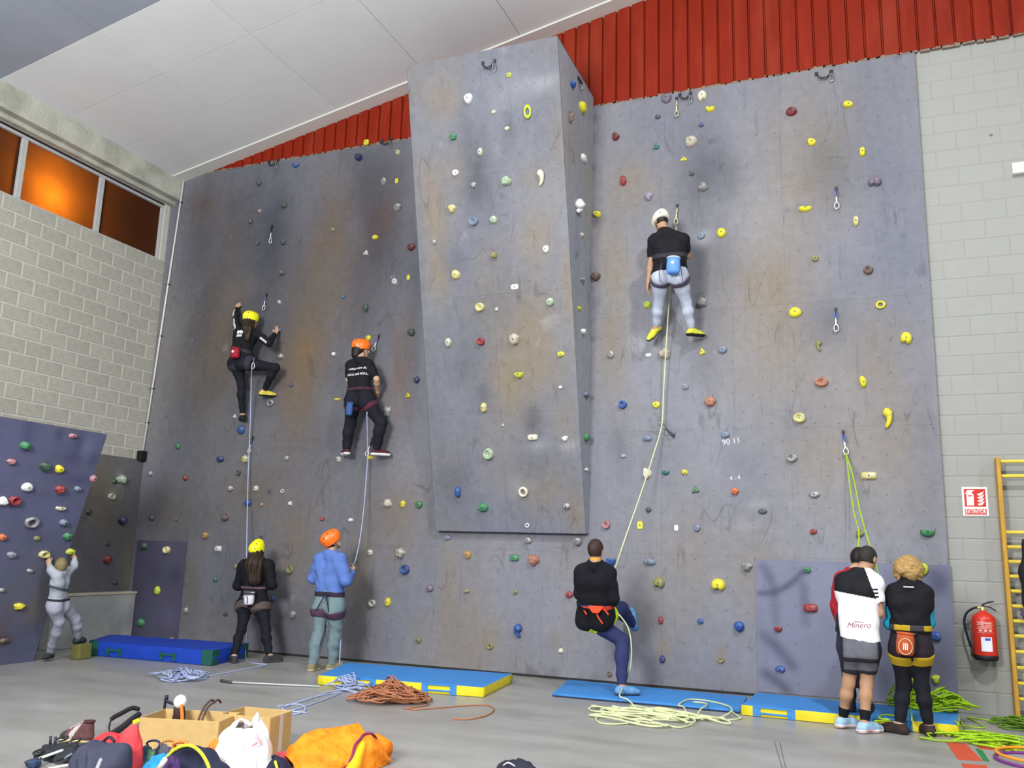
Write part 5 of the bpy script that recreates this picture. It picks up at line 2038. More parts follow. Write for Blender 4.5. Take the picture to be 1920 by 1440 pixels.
hair_cap(t, J, 1.0, M_hairb, inf=0.014, low=-0.11, extra=[PR('h', 'c', J['hed'] - J['ax'][1] * 0.06, J['hed'] - J['ax'][1] * 0.075 - v3(0, 0, 0.085), 0.07, 0.058, k=0.05)])
M_org = mat('helmet_orange', (236, 108, 24), 0.35, spec=0.5)
helmet(t, J, 1.0, M_org, tilt=0.12, label='orange helmet')
hb = band('harness', t, P, J, ('torso',), lerp(J['pel'], J['nek'], 0.2), J['nek'] - J['pel'], 0.018, 0.03, mat('harness_maroon', (78, 36, 48), 0.8))
for q in 'LR':
    leg_loop(t, P, J, q, 0.25, 0.014, 0.036, MATS['harness_maroon'], hb)
bv = bvh_of(ts_)
for k, (tx, y, x) in enumerate((('LARGA VIDA AL', 690, 668), ('ROCK AND ROLL', 701, 667))):
    mb = text_mb(tx, 0.04, U(x, y, -.56), nrm(v3(1, 0, 0.06)), v3(0, 0, 1), n=v3(0, -1, 0), bold=0.0006)
    obj('shirt_lettering', stick_on(mb, bv, (0, 1, 0), back=0.35, gap=0.003), M_white, ts_)
J2 = J
M_blbag = mat('blue_bag_dark', (52, 82, 134), 0.75, 0.2, 20)
chalk_bag(U(659, 768, -.5), (-0.2, -1, 0), (0.05, 0, 1), 0.11, 0.185, M_blbag, 'dark blue chalk bag hanging on the orange-helmeted climber in black trousers')

# ---------------- climber being lowered, white helmet, grey tights
J = facing(pj(pel=(1256, 508, -.72), che=(1255, 462, -.72), nek=(1247, 434, -.68), hed=(1239, 417, -.62), sL=(1226, 452, -.70), sR=(1281, 449, -.70), eL=(1221, 495, -.66), eR=(1288, 480, -.52), wL=(1216, 528, -.64), wR=(1274, 474, -.36),
                 hL=(1214, 547, -.62), hR=(1270, 462, -.30), pL=(1240, 522, -.66), pR=(1273, 521, -.66), kL=(1236, 569, -.44), kR=(1287, 567, -.44), aL=(1230, 614, -.26), aR=(1297, 618, -.26), tL=(1229, 650, -.10), tR=(1320, 632, -.10)), (-0.55, 0.6, -0.45))
J['dL'], J['dR'] = v3(0, 0.75, -0.55), v3(0, 0.1, -1)
J['nL'] = v3(1, 0.3, 0)
J['lL'] = v3(0, 1, 0)
t, P, HP, hd = make_person(J, 1.02, 'climber in black T-shirt, grey tights and white helmet being lowered high on the right wall', skin=M_skin, curl=(0.45, 0.9))
ts_ = top_garment('tshirt', t, P, J, M_blk, hem=0.02, sleeve=0.72, inf=0.016, seed=5)
trousers('tights', t, P, J, M_grey, waist=0.2, leg=0.93, inf=0.008, wr=0.003)
for q in 'LR':
    shoe(t, P, J, q, 1.0, mat('shoe_lime', (196, 200, 60), 0.7, 0.25, 30), M_rubber, name='climbing_shoe', inf=0.004, sole=0.03)
hair_cap(t, J, 1.0, M_hairb, inf=0.006, low=-0.06)
M_whel = mat('helmet_white', (218, 212, 196), 0.4, spec=0.5)
helmet(t, J, 1.0, M_whel, tilt=0.0, label='white helmet', rim=0.0)
hb = band('harness', t, P, J, ('torso',), lerp(J['pel'], J['nek'], 0.33), v3(0, -0.1, 1), 0.03, 0.028, M_strap)
M_grl = mat('loop_greyviolet', (78, 72, 92), 0.8)
for q in 'LR':
    leg_loop(t, P, J, q, 0.12, 0.02, 0.018, M_grl, hb)
for sx in (1241, 1274):
    b = MB()
    b.tube(smooth_path([U(sx, 492, -.9), U(sx + (-4 if sx < 1250 else 4), 510, -.88), U(sx + (-3 if sx < 1250 else 6), 530, -.84)], 5), 0.006, 5)
    obj('riser_strap', b, M_grl, hb)
J3 = J
M_bag3 = mat('blue_bag_light', (92, 140, 214), 0.7, 0.08, 16)
chalk_bag(U(1264, 503, -.86), (0.05, -1, 0.1), (0.04, 0, 1), 0.17, 0.2, M_bag3, 'light blue chalk bag with white badge on the climber in grey tights', mrim=mat('bag_rim_pale', (186, 196, 210), 0.7), extra=white_dot)

# ---------------- belayer in black, yellow helmet, lower left
Yb = -0.62
J = facing(pj(pel=(476, 1124, Yb), che=(478, 1078, Yb + .02), nek=(484, 1050, Yb), hed=(484, 1031, Yb - .03), sL=(454, 1061, Yb), sR=(507, 1062, Yb), eL=(443, 1098, Yb), eR=(513, 1097, Yb), wL=(462, 1096, Yb + .22), wR=(497, 1094, Yb + .24),
                 hL=(470, 1090, Yb + .3), hR=(488, 1088, Yb + .3), pL=(461, 1136, Yb), pR=(490, 1136, Yb), kL=(450, 1184, Yb), kR=(494, 1184, Yb)), (0.05, 0.8, 0.6), (0, -0.6, 0.8))
fa_, fb_ = G(437, 1243), G(504, 1242)
J['aL'], J['aR'] = fa_ + v3(0.01, 0, 0.085), fb_ + v3(0, 0, 0.085)
J['tL'], J['tR'] = J['aL'] + v3(-0.14, 0.1, -0.06), J['aR'] + v3(0.1, 0.14, -0.06)
for q in 'LR':
    J['k' + q] = lerp(J['p' + q], J['a' + q], 0.5) + v3(0, 0.02, 0)
t, P, HP, hd = make_person(J, 0.93, 'belayer all in black with yellow helmet and long brown hair standing by the left wall', fem=1, shr=0.12, fat=0.92, skin=M_skin2, curl=(1.2, 1.2))
top_garment('jacket', t, P, J, M_blk, hem=-0.2, sleeve=1.0, fore=0.95, inf=0.03, wr=0.006, seed=6)
trousers('leggings', t, P, J, M_blk2, waist=0.1, leg=1.0, inf=0.012)
for q in 'LR':
    shoe(t, P, J, q, 0.93, mat('shoe_dark', (48, 50, 54), 0.8, 0.2, 30), mat('sole_dark', (70, 70, 72), 0.7))
r, f, u = J['ax']
c, nk = J['hed'], J['nek']
hair_cap(t, J, 0.93, M_hairbr, inf=0.014, low=-0.1, name='long_hair', wr=0.006, wf=120, strand=True, extra=[PR('h', 'c', c - f * 0.05 - v3(0, 0.02, 0.03), nk + v3(0.03, -0.1, -0.06), 0.08, 0.12, k=0.06), PR('h', 'c', nk + v3(0.05, -0.1, -0.06), nk + v3(0.07, -0.12, -0.27), 0.125, 0.085, k=0.06)])
helmet(t, J, 0.93, M_yel, tilt=0.0, label='yellow helmet', rim=-0.03)
hb = band('harness', t, P, J, ('torso',), lerp(J['pel'], J['nek'], 0.3), v3(0, 0, 1), 0.018, 0.05, mat('harness_pinkgrey', (96, 74, 84), 0.8))
for q in 'LR':
    leg_loop(t, P, J, q, 0.12, 0.03, 0.032, mat('loop_brown', (84, 72, 70), 0.8), hb)
J4 = J
M_wbag = mat('white_bag', (206, 206, 216), 0.7, 0.1, 16)


def dark_top(t, o, rt, n, up, w, d, h):
    b = MB()
    b.lathe([(w * 0.5, 0), (w * 0.47, 0.05), (w * 0.4, 0.055)], o + up * h * 0.82, up, 16)
    obj('collar', b, mat('bag_collar', (70, 68, 76), 0.8), t, smooth=True)
    for sx in (-0.22, 0.2):
        b = MB()
        b.tube([o + rt * w * sx + n * d * 1.02 + up * h * 0.15, o + rt * w * (sx + 0.02) + n * d * 1.06 + up * h * 0.45, o + rt * w * (sx - 0.1) + n * d * 1.0 + up * h * 0.7], 0.006, 5)
        obj('print_stroke', b, MATS['bag_collar'], t)


chalk_bag(U(472, 1122, Yb - .17), (0, -1, 0), (0, 0, 1), 0.165, 0.17, M_wbag, 'white chalk bag with dark collar on the belayer in black', extra=dark_top)

# ---------------- belayer in blue shirt, orange helmet
fa_, fb_ = G(585, 1258), G(622, 1256)
Yb = (fa_[1] + fb_[1]) / 2 + 0.02
J = facing(pj(pel=(618, 1124, Yb), che=(619, 1068, Yb + .02), nek=(621, 1037, Yb), hed=(624, 1015, Yb), sL=(599, 1050, Yb), sR=(640, 1050, Yb - .02), eL=(585, 1084, Yb + .02), eR=(650, 1090, Yb - .04), wL=(603, 1085, Yb + .26), wR=(659, 1074, Yb + .16),
                 hL=(612, 1078, Yb + .32), hR=(660, 1066, Yb + .2), pL=(605, 1140, Yb), pR=(630, 1140, Yb)), (0.62, 0.62, 0.5), (-0.15, -0.35, 0.9), (0.25, 1, 0))
J['aL'], J['aR'] = fa_ + v3(0, 0, 0.085), fb_ + v3(0, 0, 0.085)
J['tL'], J['tR'] = J['aL'] + v3(-0.02, 0.16, -0.06), J['aR'] + v3(0.1, 0.14, -0.06)
for q in 'LR':
    J['k' + q] = lerp(J['p' + q], J['a' + q], 0.5) + v3(0, 0.02, 0)
t, P, HP, hd = make_person(J, 0.98, 'belayer in blue shirt, grey-green trousers and orange helmet looking up', shr=0.15, fat=0.88, skin=M_skin2, curl=(1.1, 1.1))
M_bls = mat('blue_shirt', (84, 112, 176), 0.85, 0.1, 12)
top_garment('shirt', t, P, J, M_bls, hem=0.08, sleeve=1.0, fore=0.95, inf=0.034, wr=0.007, seed=8)
M_ggr = mat('greygreen_trouser', (106, 126, 130), 0.9, 0.1, 12)
trousers('trousers', t, P, J, M_ggr, waist=0.14, leg=1.03, inf=0.026, wr=0.006, seed=4)
for q in 'LR':
    shoe(t, P, J, q, 1.0, mat('shoe_khaki', (130, 122, 96), 0.8, 0.2, 30), mat('sole_cream', (190, 180, 140), 0.7))
hair_cap(t, J, 1.0, M_hairb, inf=0.008, low=-0.06)
helmet(t, J, 1.0, M_org, tilt=0.15, label='orange helmet')
b = MB()
b.box(J['wR'] + (J['hR'] - J['wR']) * 0.3, (0.07, 0.05, 0.09))
hb = band('harness', t, P, J, ('torso',), lerp(J['pel'], J['nek'], 0.12), v3(0, 0, 1), 0.03, 0.042, mat('harness_violetblack', (42, 32, 48), 0.8))
for q in 'LR':
    leg_loop(t, P, J, q, 0.2, 0.032, 0.04, mat('loop_plum', (74, 52, 72), 0.8), hb)
for pts in ([(612, 1113), (602, 1128), (592, 1146)], [(611, 1113), (614, 1130), (616, 1147)], [(612, 1150), (609, 1180), (600, 1212)]):
    b = MB()
    b.tube(smooth_path([U(x, y, Yb - 0.17) for x, y in pts], 5), 0.008, 5)
    obj('riser_strap', b, MATS['harness_violetblack'], hb)
J5 = J

# ---------------- belayer in black jumper sitting in the harness, right of the tower
ft = G(1166, 1303, 0.05)
J = facing(pj(pel=(1115, 1150, -1.22), che=(1114, 1088, -1.38), nek=(1116, 1056, -1.42), hed=(1117, 1032, -1.40), sL=(1087, 1071, -1.42), sR=(1145, 1073, -1.36), eL=(1083, 1114, -1.36), eR=(1154, 1122, -1.30), wL=(1104, 1116, -1.12), wR=(1146, 1134, -1.04),
                 hL=(1116, 1112, -1.04), hR=(1138, 1130, -0.98), pL=(1104, 1157, -1.16), pR=(1132, 1157, -1.14), kL=(1168, 1202, -0.98), kR=(1166, 1140, -.72), aR=(1186, 1170, -.3), tR=(1190, 1142, -.12)), (0.1, 1, -0.12), (0, 0.1, 1), (0.35, 1, -0.1))
J['aL'] = ft + v3(0.0, 0, 0.085)
J['tL'] = J['aL'] + v3(0.15, 0.08, -0.06)
J['dR'] = v3(0.1, 1, -0.1)
t, P, HP, hd = make_person(J, 1.0, 'belayer in black jumper and navy trousers leaning back with one foot on the wall', shr=0.08, fat=0.95, skin=M_skin, curl=(1.2, 1.2))
top_garment('jumper', t, P, J, mat('black_jumper', (16, 17, 25), 0.95, 0.1, 30), hem=0.14, sleeve=1.0, fore=0.95, inf=0.016, wr=0.003, seed=9)
trousers('trousers', t, P, J, M_navyt, waist=0.2, leg=0.97, inf=0.02, wr=0.005, seed=10, matfn=None)
band('black_seat', t, P, J, ('torso',), lerp(J['pel'], J['nek'], -0.08), v3(0.25, -0.35, 1), 0.15, 0.036, M_blk)
M_shb = mat('shoe_blue', (92, 142, 186), 0.7, 0.25, 25)
for q in 'LR':
    shoe(t, P, J, q, 1.0, M_shb, mat('sole_slate', (66, 80, 98), 0.7))
hair_cap(t, J, 1.0, mat('hair_darkbrown', (54, 36, 34), 0.6, 0.2, 60), inf=0.012, low=-0.075)
M_ored = mat('harness_redorange', (226, 72, 40), 0.75)
hb = band('harness', t, P, J, ('torso',), lerp(J['pel'], J['nek'], 0.13), v3(0, -0.1, 1), 0.022, 0.03, M_ored)
b = MB()
b.prism([(-0.1, 0.03), (0.1, 0.03), (0.035, -0.05), (-0.035, -0.05)], U(1117, 1141, -1.385), v3(1, 0, 0), v3(0, 0, 1), v3(0, -1, 0), 0.012)
obj('back_pad', b, M_ored, hb, bevel=0.004)
for pts in ([(1092, 1134), (1096, 1146), (1100, 1152)], [(1117, 1146), (1122, 1158), (1130, 1169)], [(1130, 1140), (1136, 1146), (1141, 1153)]):
    b = MB()
    b.tube(smooth_path([U(x, y, -1.37) for x, y in pts], 5), 0.008, 5)
    obj('riser_strap', b, M_ored, hb)
M_fluo = mat('loop_fluo', (200, 232, 30), 0.6)
leg_loop(t, P, J, 'L', 0.24, 0.038, 0.034, M_fluo, hb)
leg_loop(t, P, J, 'R', 0.24, 0.03, 0.03, M_fluo, hb)
band('collar', t, P, J, ('neck',), J['nek'] + v3(0, 0, 0.04), v3(0, 0.1, 1), 0.018, 0.014, mat('collar_ochre', (206, 150, 60), 0.8), h=0.007)
J6 = J

# ---------------- person in red jacket, mostly hidden behind the man in the white jersey
fb_ = G(1604, 1338, 0.11)
Yb = -1.22
J = facing(pj(pel=(1603, 1196, Yb), che=(1600, 1115, Yb), nek=(1602, 1071, Yb), hed=(1611, 1049, Yb + .04), sL=(1577, 1086, Yb), sR=(1627, 1088, Yb), eL=(1567, 1136, Yb + .02), eR=(1634, 1140, Yb + .08), wL=(1576, 1168, Yb + .14), wR=(1622, 1140, Yb + .24),
                 hL=(1584, 1172, Yb + .24), hR=(1612, 1136, Yb + .28), pL=(1590, 1212, Yb), pR=(1617, 1212, Yb)), (0.25, 0.8, -0.45))
J['aL'], J['aR'] = v3(J['pL'][0] - 0.0, Yb, 0.20), v3(J['pR'][0] + 0.02, Yb, 0.20)
J['tL'], J['tR'] = J['aL'] + v3(0, 0.15, -0.06), J['aR'] + v3(0.03, 0.15, -0.06)
for q in 'LR':
    J['k' + q] = lerp(J['p' + q], J['a' + q], 0.5) + v3(0, 0.02, 0)
t, P, HP, hd = make_person(J, 0.96, 'person in red jacket mostly hidden behind the man in the white and black jersey', shr=0.08, fat=0.92, skin=M_skin2, curl=(1.0, 1.0))
top_garment('jacket', t, P, J, mat('red_jacket', (160, 32, 42), 0.8, 0.12, 12), hem=0.05, sleeve=1.0, fore=0.8, inf=0.02, wr=0.004, seed=12)
trousers('trousers', t, P, J, mat('dark_trouser', (44, 46, 66), 0.85, 0.1, 12), waist=0.2, leg=1.0, inf=0.014)
for q in 'LR':
    shoe(t, P, J, q, 0.96, mat('shoe_dark', (48, 50, 54)), mat('sole_dark', (70, 70, 72)))
hair_cap(t, J, 0.96, M_hairb, inf=0.012, low=-0.07)
hb = band('harness', t, P, J, ('torso',), lerp(J['pel'], J['nek'], 0.12), v3(0, 0, 1), 0.03, 0.03, M_strap)
for dx in (1571, 1574, 1577):
    b = MB()
    b.tube(smooth_path([U(dx, 1150, Yb - .13), U(dx - 2, 1168, Yb - .15), U(dx + 2, 1186, Yb - .12)], 5), 0.013, 6)
    obj('gear_sling', b, M_strap, hb)
J7 = J

# ---------------- man in white and black cycling jersey
fa_, fb_ = G(1581, 1366), G(1622, 1376)
Yb = (fa_[1] + fb_[1]) / 2 + 0.03
J = facing(pj(pel=(1613, 1208, Yb), che=(1607, 1106, Yb), nek=(1617, 1071, Yb + .02), hed=(1627, 1048, Yb + .08), sL=(1576, 1089, Yb), sR=(1646, 1092, Yb), eL=(1578, 1150, Yb + .16), eR=(1653, 1150, Yb + .02), wL=(1600, 1142, Yb + .38), wR=(1640, 1136, Yb + .26),
                 hL=(1608, 1138, Yb + .46), hR=(1630, 1128, Yb + .33), pL=(1598, 1222, Yb), pR=(1629, 1222, Yb)), (0.5, 0.75, -0.35), (0.1, 0.2, 1), (0.15, 1, 0))
J['aL'], J['aR'] = fa_ + v3(0, 0.03, 0.09), fb_ + v3(0, 0.03, 0.09)
J['tL'], J['tR'] = J['aL'] + v3(0.13, 0.12, -0.06), J['aR'] + v3(0.13, 0.12, -0.06)
J['kL'] = U(1591, 1281, Yb + .02)
J['kR'] = U(1625, 1282, Yb + .02)
t, P, HP, hd = make_person(J, 1.02, 'man in white and black cycling jersey and grey shorts standing with back turned', shr=0.15, fat=0.9, skin=M_skin, curl=(1.0, 1.0))
M_jw = mat('jersey_white', (236, 236, 240), 0.8, 0.03, 12)
l0, l1 = U(1566, 1108, Yb - .1), U(1643, 1123, Yb - .1)
r0_, r1_ = U(1622, 1068, Yb - .1), U(1643, 1123, Yb - .1)


def jersey(c):
    # black yoke: above the slanting chest line and left of the raglan seam, only on the back half
    zl = l0[2] + (l1[2] - l0[2]) * (c[:, 0] - l0[0]) / (l1[0] - l0[0])
    xr_ = r0_[0] + (r1_[0] - r0_[0]) * (c[:, 2] - r0_[2]) / (r1_[2] - r0_[2])
    return ((c[:, 2] > zl) & (c[:, 0] < xr_ + 0.0)).astype(int)


je = top_garment('jersey', t, P, J, [M_jw, mat('jersey_black', (15, 15, 21), 0.8, 0.08, 12)], hem=0.07, sleeve=0.62, inf=0.016, wr=0.003, matfn=jersey, seed=14, h=0.0058)
bv = bvh_of(je)
obj('jersey_lettering', stick_on(text_mb('Minero', 0.075, U(1609, 1178, Yb - .5), nrm(v3(1, 0, 0.06)), v3(0, 0, 1), shear=0.35, n=v3(0, -1, 0)), bv, (0, 1, 0), back=0.3), mat('print_darkred', (146, 92, 108), 0.8), je)
b = MB()
for (x0, y0, x1, y1) in ((1600, 1170, 1607, 1170), (1607, 1170, 1619, 1172)):
    V = [U(x0, y0, Yb - .5), U(x1, y1, Yb - .5), U(x1, y1 + 1.2, Yb - .5), U(x0, y0 + 1.2, Yb - .5)]
    b.add(V, [(0, 1, 2, 3)])
obj('jersey_print', stick_on(b, bv, (0, 1, 0), back=0.3), MATS['print_darkred'], je)
A, B = J['sR'], J['eR']
b = MB()
d = nrm(B - A)
lt = nrm(np.cross(d, v3(0, 1, 0)))
for k in range(3):
    c0 = lerp(A, B, 0.2 + 0.12 * k) + v3(0, -0.3, 0)
    V = []
    for i in range(6):
        q = c0 - lt * (-0.045 + 0.015 * i) * 0.8 - lt * 0.02
        V += [q, q + d * 0.014]
    b.add(V, [(2 * i, 2 * i + 1, 2 * i + 3, 2 * i + 2) for i in range(5)])
obj('sleeve_bars', stick_on(b, bv, (0, 1, 0), back=0.3), MATS['jersey_black'], je)
hp_l = J['pL'][0]
kz = lerp(J['pL'], J['kL'], 0.66)[2]


def shorts_fn(c):
    zz = c[:, 2]
    x = c[:, 0]
    midx = (J['pL'][0] + J['pR'][0]) / 2
    side_ = np.abs(x - midx) > 0.155
    belt = (zz > U(1613, 1240, Yb)[2]) & (zz < U(1613, 1232, Yb)[2] + 0.0)
    hemz = (zz < kz + 0.035)
    return (side_ | belt | hemz).astype(int)


trousers('shorts', t, P, J, [mat('shorts_grey', (92, 94, 102), 0.85, 0.1, 20), mat('shorts_black', (34, 34, 42), 0.85)], waist=0.2, short=0.66, inf=0.012, wr=0.001, matfn=shorts_fn, h=0.007)
for q in 'LR':
    A, B = J['k' + q], J['a' + q]
    d = nrm(B - A)
    pr = [PR(p.tag, p.kind, *p.a, k=p.k, cuts=[(lerp(A, B, 0.7), -d)]) for p in P if p.tag == 'shin' and np.linalg.norm(p.a[1] - B) < 0.2]
    sdf_obj('sock', mesh_sdf(pr, 0.006, 0.008), M_blk, t)
    shoe(t, P, J, q, 1.02, mat('shoe_paleblue', (150, 186, 214), 0.65, 0.2, 30), mat('sole_whitered', (222, 206, 206), 0.6, 0.25, 20, dirt=((190, 60, 60), 9, 0.8)), sole=0.03)
hair_cap(t, J, 1.02, mat('hair_shortdark', (40, 36, 36), 0.7, 0.3, 50), inf=0.007, low=-0.055)
J8 = J

# ---------------- woman with curly fair hair, black gilet, turquoise sleeves
fa_, fb_ = G(1688, 1377), G(1743, 1380)
Yb = (fa_[1] + fb_[1]) / 2 + 0.04
J = facing(pj(pel=(1707, 1200, Yb), che=(1706, 1130, Yb), nek=(1705, 1093, Yb), hed=(1703, 1072, Yb + .03), sL=(1676, 1112, Yb), sR=(1735, 1112, Yb), eL=(1667, 1170, Yb + .03), eR=(1745, 1168, Yb + .03), wL=(1684, 1152, Yb + .26), wR=(1730, 1152, Yb + .26),
                 hL=(1694, 1146, Yb + .33), hR=(1720, 1146, Yb + .33), pL=(1691, 1217, Yb), pR=(1724, 1217, Yb)), (-0.1, 1, -0.25))
J['aL'], J['aR'] = fa_ + v3(0.0, 0.03, 0.085), fb_ + v3(0.0, 0.03, 0.085)
J['tL'], J['tR'] = J['aL'] + v3(-0.14, 0.06, -0.06), J['aR'] + v3(-0.05, 0.14, -0.06)
J['kL'] = U(1694, 1288, Yb + .02)
J['kR'] = U(1729, 1289, Yb + .02)
t, P, HP, hd = make_person(J, 0.98, 'woman with curly fair hair in black gilet with turquoise sleeves, back turned', fem=1, shr=0.08, fat=0.95, skin=M_skin2, curl=(1.0, 1.0))
M_turq = mat('turquoise_sleeve', (20, 132, 160), 0.8, 0.1, 14)
top_garment('shirt', t, P, J, M_turq, hem=0.3, sleeve=1.0, fore=0.9, inf=0.012, wr=0.004, seed=16)
gi = top_garment('gilet', t, P, J, M_blk, hem=0.12, sleeve=0.1, inf=0.026, wr=0.005, neck=0.075, seed=17)
bv = bvh_of(gi)
p = U(1706, 1102, Yb - .4)
b = MB()
V = [p + v3(x, 0, z) for x, z in [(-0.045 + 0.0155 * i, zz) for i in range(7) for zz in (-0.005, 0.005)]]
b.add(V, [(2 * i, 2 * i + 2, 2 * i + 3, 2 * i + 1) for i in range(6)])
obj('gilet_print', stick_on(b, bv, (0, 1, 0), back=0.2), M_white, gi)
trousers('leggings', t, P, J, mat('leggings_black', (18, 20, 29), 0.85, 0.12, 12), waist=0.2, leg=0.97, inf=0.009, wr=0.002)
band('shorts', t, P, J, ('torso', 'th'), J['pel'] + v3(0, 0, -0.06), v3(0, 0, 1), 0.14, 0.016, mat('shorts_blackred', (32, 24, 32), 0.85, 0.1, 12))
for q in 'LR':
    shoe(t, P, J, q, 0.98, mat('shoe_brownblack', (52, 38, 36), 0.8, 0.2, 30), mat('sole_brown', (44, 36, 34), 0.8))
r, f, u = J['ax']
c = J['hed']
R3 = random.Random(4)
curls = []
for k in range(70):
    d = nrm(v3(R3.gauss(0, 1), R3.gauss(-0.35, 0.8), R3.gauss(0.25, 0.8)))
    if d[1] > 0.45 or d[2] < -0.8:
        continue
    cc = c + d * v3(0.098, 0.105, 0.11) + v3(0, -0.005, 0.012)
    curls.append(PR('h', 'e', cc, np.eye(3), (0.027, 0.027, 0.024), k=0.012))
hair_cap(t, J, 0.98, mat('hair_fair', (158, 128, 78), 0.6, 0.35, 40), inf=0.02, low=-0.1, name='curly_hair', wr=0.004, wf=110, h=0.0075, extra=curls)
M_mus = mat('harness_mustard', (176, 146, 30), 0.75)
hb = band('harness', t, P, J, ('torso',), lerp(J['pel'], J['nek'], 0.22), v3(0, 0, 1), 0.027, 0.035, [mat('harness_dark', (58, 56, 62), 0.8), M_mus], matfn=lambda c: ((np.abs(c[:, 0] - J['pel'][0] + 0.07) < 0.07) | (c[:, 0] > J['pel'][0] + 0.12)).astype(int)[...])
for q in 'LR':
    leg_loop(t, P, J, q, 0.27, 0.034, 0.022, M_mus, hb)
J9 = J


def three_bars(t, o, rt, n, up, w, d, h):
    b = MB()
    for k in (-1, 0, 1):
        b.box(o + n * d * 1.02 + up * h * 0.42 + rt * k * 0.016, (0.008, 0.006, 0.06), (rt, n, up))
    obj('white_bars', b, M_white, t)
    b = MB()
    b.tube(smooth_path([o + rt * w * math.cos(a) * 0.36 + n * d * 1.0 + up * (h * 0.42 + h * 0.36 * math.sin(a)) for a in [2 * math.pi * k / 12 for k in range(12)]], 3, closed=True), 0.004, 5, closed=True)
    obj('piping', b, mat('piping_cream', (220, 190, 150), 0.7), t)


chalk_bag(U(1697, 1207, Yb - .19), (0, -1, 0), (0.08, 0, 1), 0.16, 0.2, mat('orange_bag', (176, 82, 42), 0.75, 0.15, 16), 'orange-brown chalk bag with three white bars on the curly-haired woman', extra=three_bars)

# ---------------- youngster in white on the low traverse, far left
def PX(x, y, X):
    return LX(x, y, X)


J = dict(pel=PX(107, 1130, -9.74), che=PX(112, 1092, -9.68), nek=PX(115, 1074, -9.66), hed=PX(114, 1061, -9.66), sL=PX(107, 1078, -9.62), sR=PX(122, 1076, -9.72), eL=PX(97, 1072, -9.66), eR=PX(139, 1062, -9.74), wL=PX(92, 1058, -9.74), wR=PX(140, 1046, -9.80),
         hL=PX(90, 1050, -9.78), hR=PX(135, 1036, -9.81), pL=PX(101, 1136, -9.72), pR=PX(115, 1134, -9.78), kL=PX(111, 1165, -9.74), kR=PX(141, 1161, -9.82), aR=PX(146, 1196, -9.96), aL=PX(94, 1224, -10.11))
J['tL'] = J['aL'] + v3(0.06, -0.13, -0.05)
J['tR'] = J['aR'] + v3(-0.03, 0.15, -0.05)
facing(J, (-0.8, 0.5, 0.15), (0, 0, 1), (-1, 0.25, 0))
t, P, HP, hd = make_person(J, 0.8, 'youngster in white clothes reaching for a hold on the low traverse at far left', fem=0.5, fat=0.84, skin=M_skin2, curl=(0.8, 0.8))
M_wc = mat('white_clothes', (158, 164, 172), 0.85, 0.08, 12)
top_garment('shirt', t, P, J, M_wc, hem=0.1, sleeve=1.0, fore=0.9, inf=0.009, wr=0.002)
trousers('trousers', t, P, J, mat('white_trousers', (158, 158, 174), 0.85, 0.08, 12), waist=0.22, leg=0.97, inf=0.018, wr=0.0018)
for q in 'LR':
    shoe(t, P, J, q, 0.8, mat('shoe_darkgreen', (50, 62, 62), 0.8, 0.3, 30), M_rubber)
hair_cap(t, J, 0.8, mat('hair_ash', (126, 112, 78), 0.65, 0.3, 40), inf=0.014, low=-0.1)
hb = band('harness', t, P, J, ('torso',), lerp(J['pel'], J['nek'], 0.12), v3(0.1, 0, 1), 0.014, 0.028, M_strap)
band('chest_strap', t, P, J, ('torso',), lerp(J['pel'], J['nek'], 0.5), v3(0.2, 0.2, 1), 0.014, 0.024, mat('strap_bluegrey', (70, 80, 96), 0.8))
J10 = J
# ================================================================== CRASH MATS
M_matb = mat('mat_blue', (58, 130, 200), 0.6, 0.07, 6, spec=0.35)
M_maty = mat('mat_yellow', (222, 206, 40), 0.6, 0.1, 8, spec=0.35)
M_matr = mat('mat_royal', (22, 62, 168), 0.6, 0.1, 6, spec=0.35)
M_matg = mat('mat_corner_green', (28, 84, 72), 0.7, 0.1, 8)


def soft_slab(mb, c4, z0, z1, n=14, seed=0, sag=0.006, mi=0):
    """cushion: gridded top with slight sag, straight sides; c4 = front-left, front-right, back-right, back-left"""
    c4 = [np.array(p, float)[:2] for p in c4]
    R_ = random.Random(seed)
    V, Fc = [], []
    for j in range(n + 1):
        for i in range(n + 1):
            a, b = i / n, j / n
            p = (c4[0] * (1 - a) + c4[1] * a) * (1 - b) + (c4[3] * (1 - a) + c4[2] * a) * b
            e = min(a, 1 - a, b, 1 - b)
            V.append((p[0], p[1], z1 - (0.008 if e == 0 else 0) + sag * (fbm(np.array([p[0] * 3 + seed]), np.array([p[1] * 3]))[0] - 0.5)))
    for j in range(n):
        for i in range(n):
            k = j * (n + 1) + i
            Fc.append((k, k + 1, k + n + 2, k + n + 1))
    mb.add(V, Fc, mi)
    rim = [i for i in range(n + 1)] + [j * (n + 1) + n for j in range(1, n + 1)] + [n * (n + 1) + i for i in range(n - 1, -1, -1)] + [j * (n + 1) for j in range(n - 1, 0, -1)]
    return V, rim


def skirt(mb, V, rim, z0, mi=0, bulge=0.008):
    C = np.mean(np.array(V), 0)
    W1 = []
    for k in rim:
        p = np.array(V[k])
        d = nrm((p - C) * v3(1, 1, 0))
        W1 += [tuple(p), tuple(v3(p[0], p[1], (p[2] + z0) / 2) + d * bulge), (p[0], p[1], z0)]
    n = len(rim)
    Fc = []
    for i in range(n):
        j = (i + 1) % n
        Fc += [(3 * i, 3 * i + 1, 3 * j + 1, 3 * j), (3 * i + 1, 3 * i + 2, 3 * j + 2, 3 * j + 1)]
    mb.add(W1, Fc, mi)


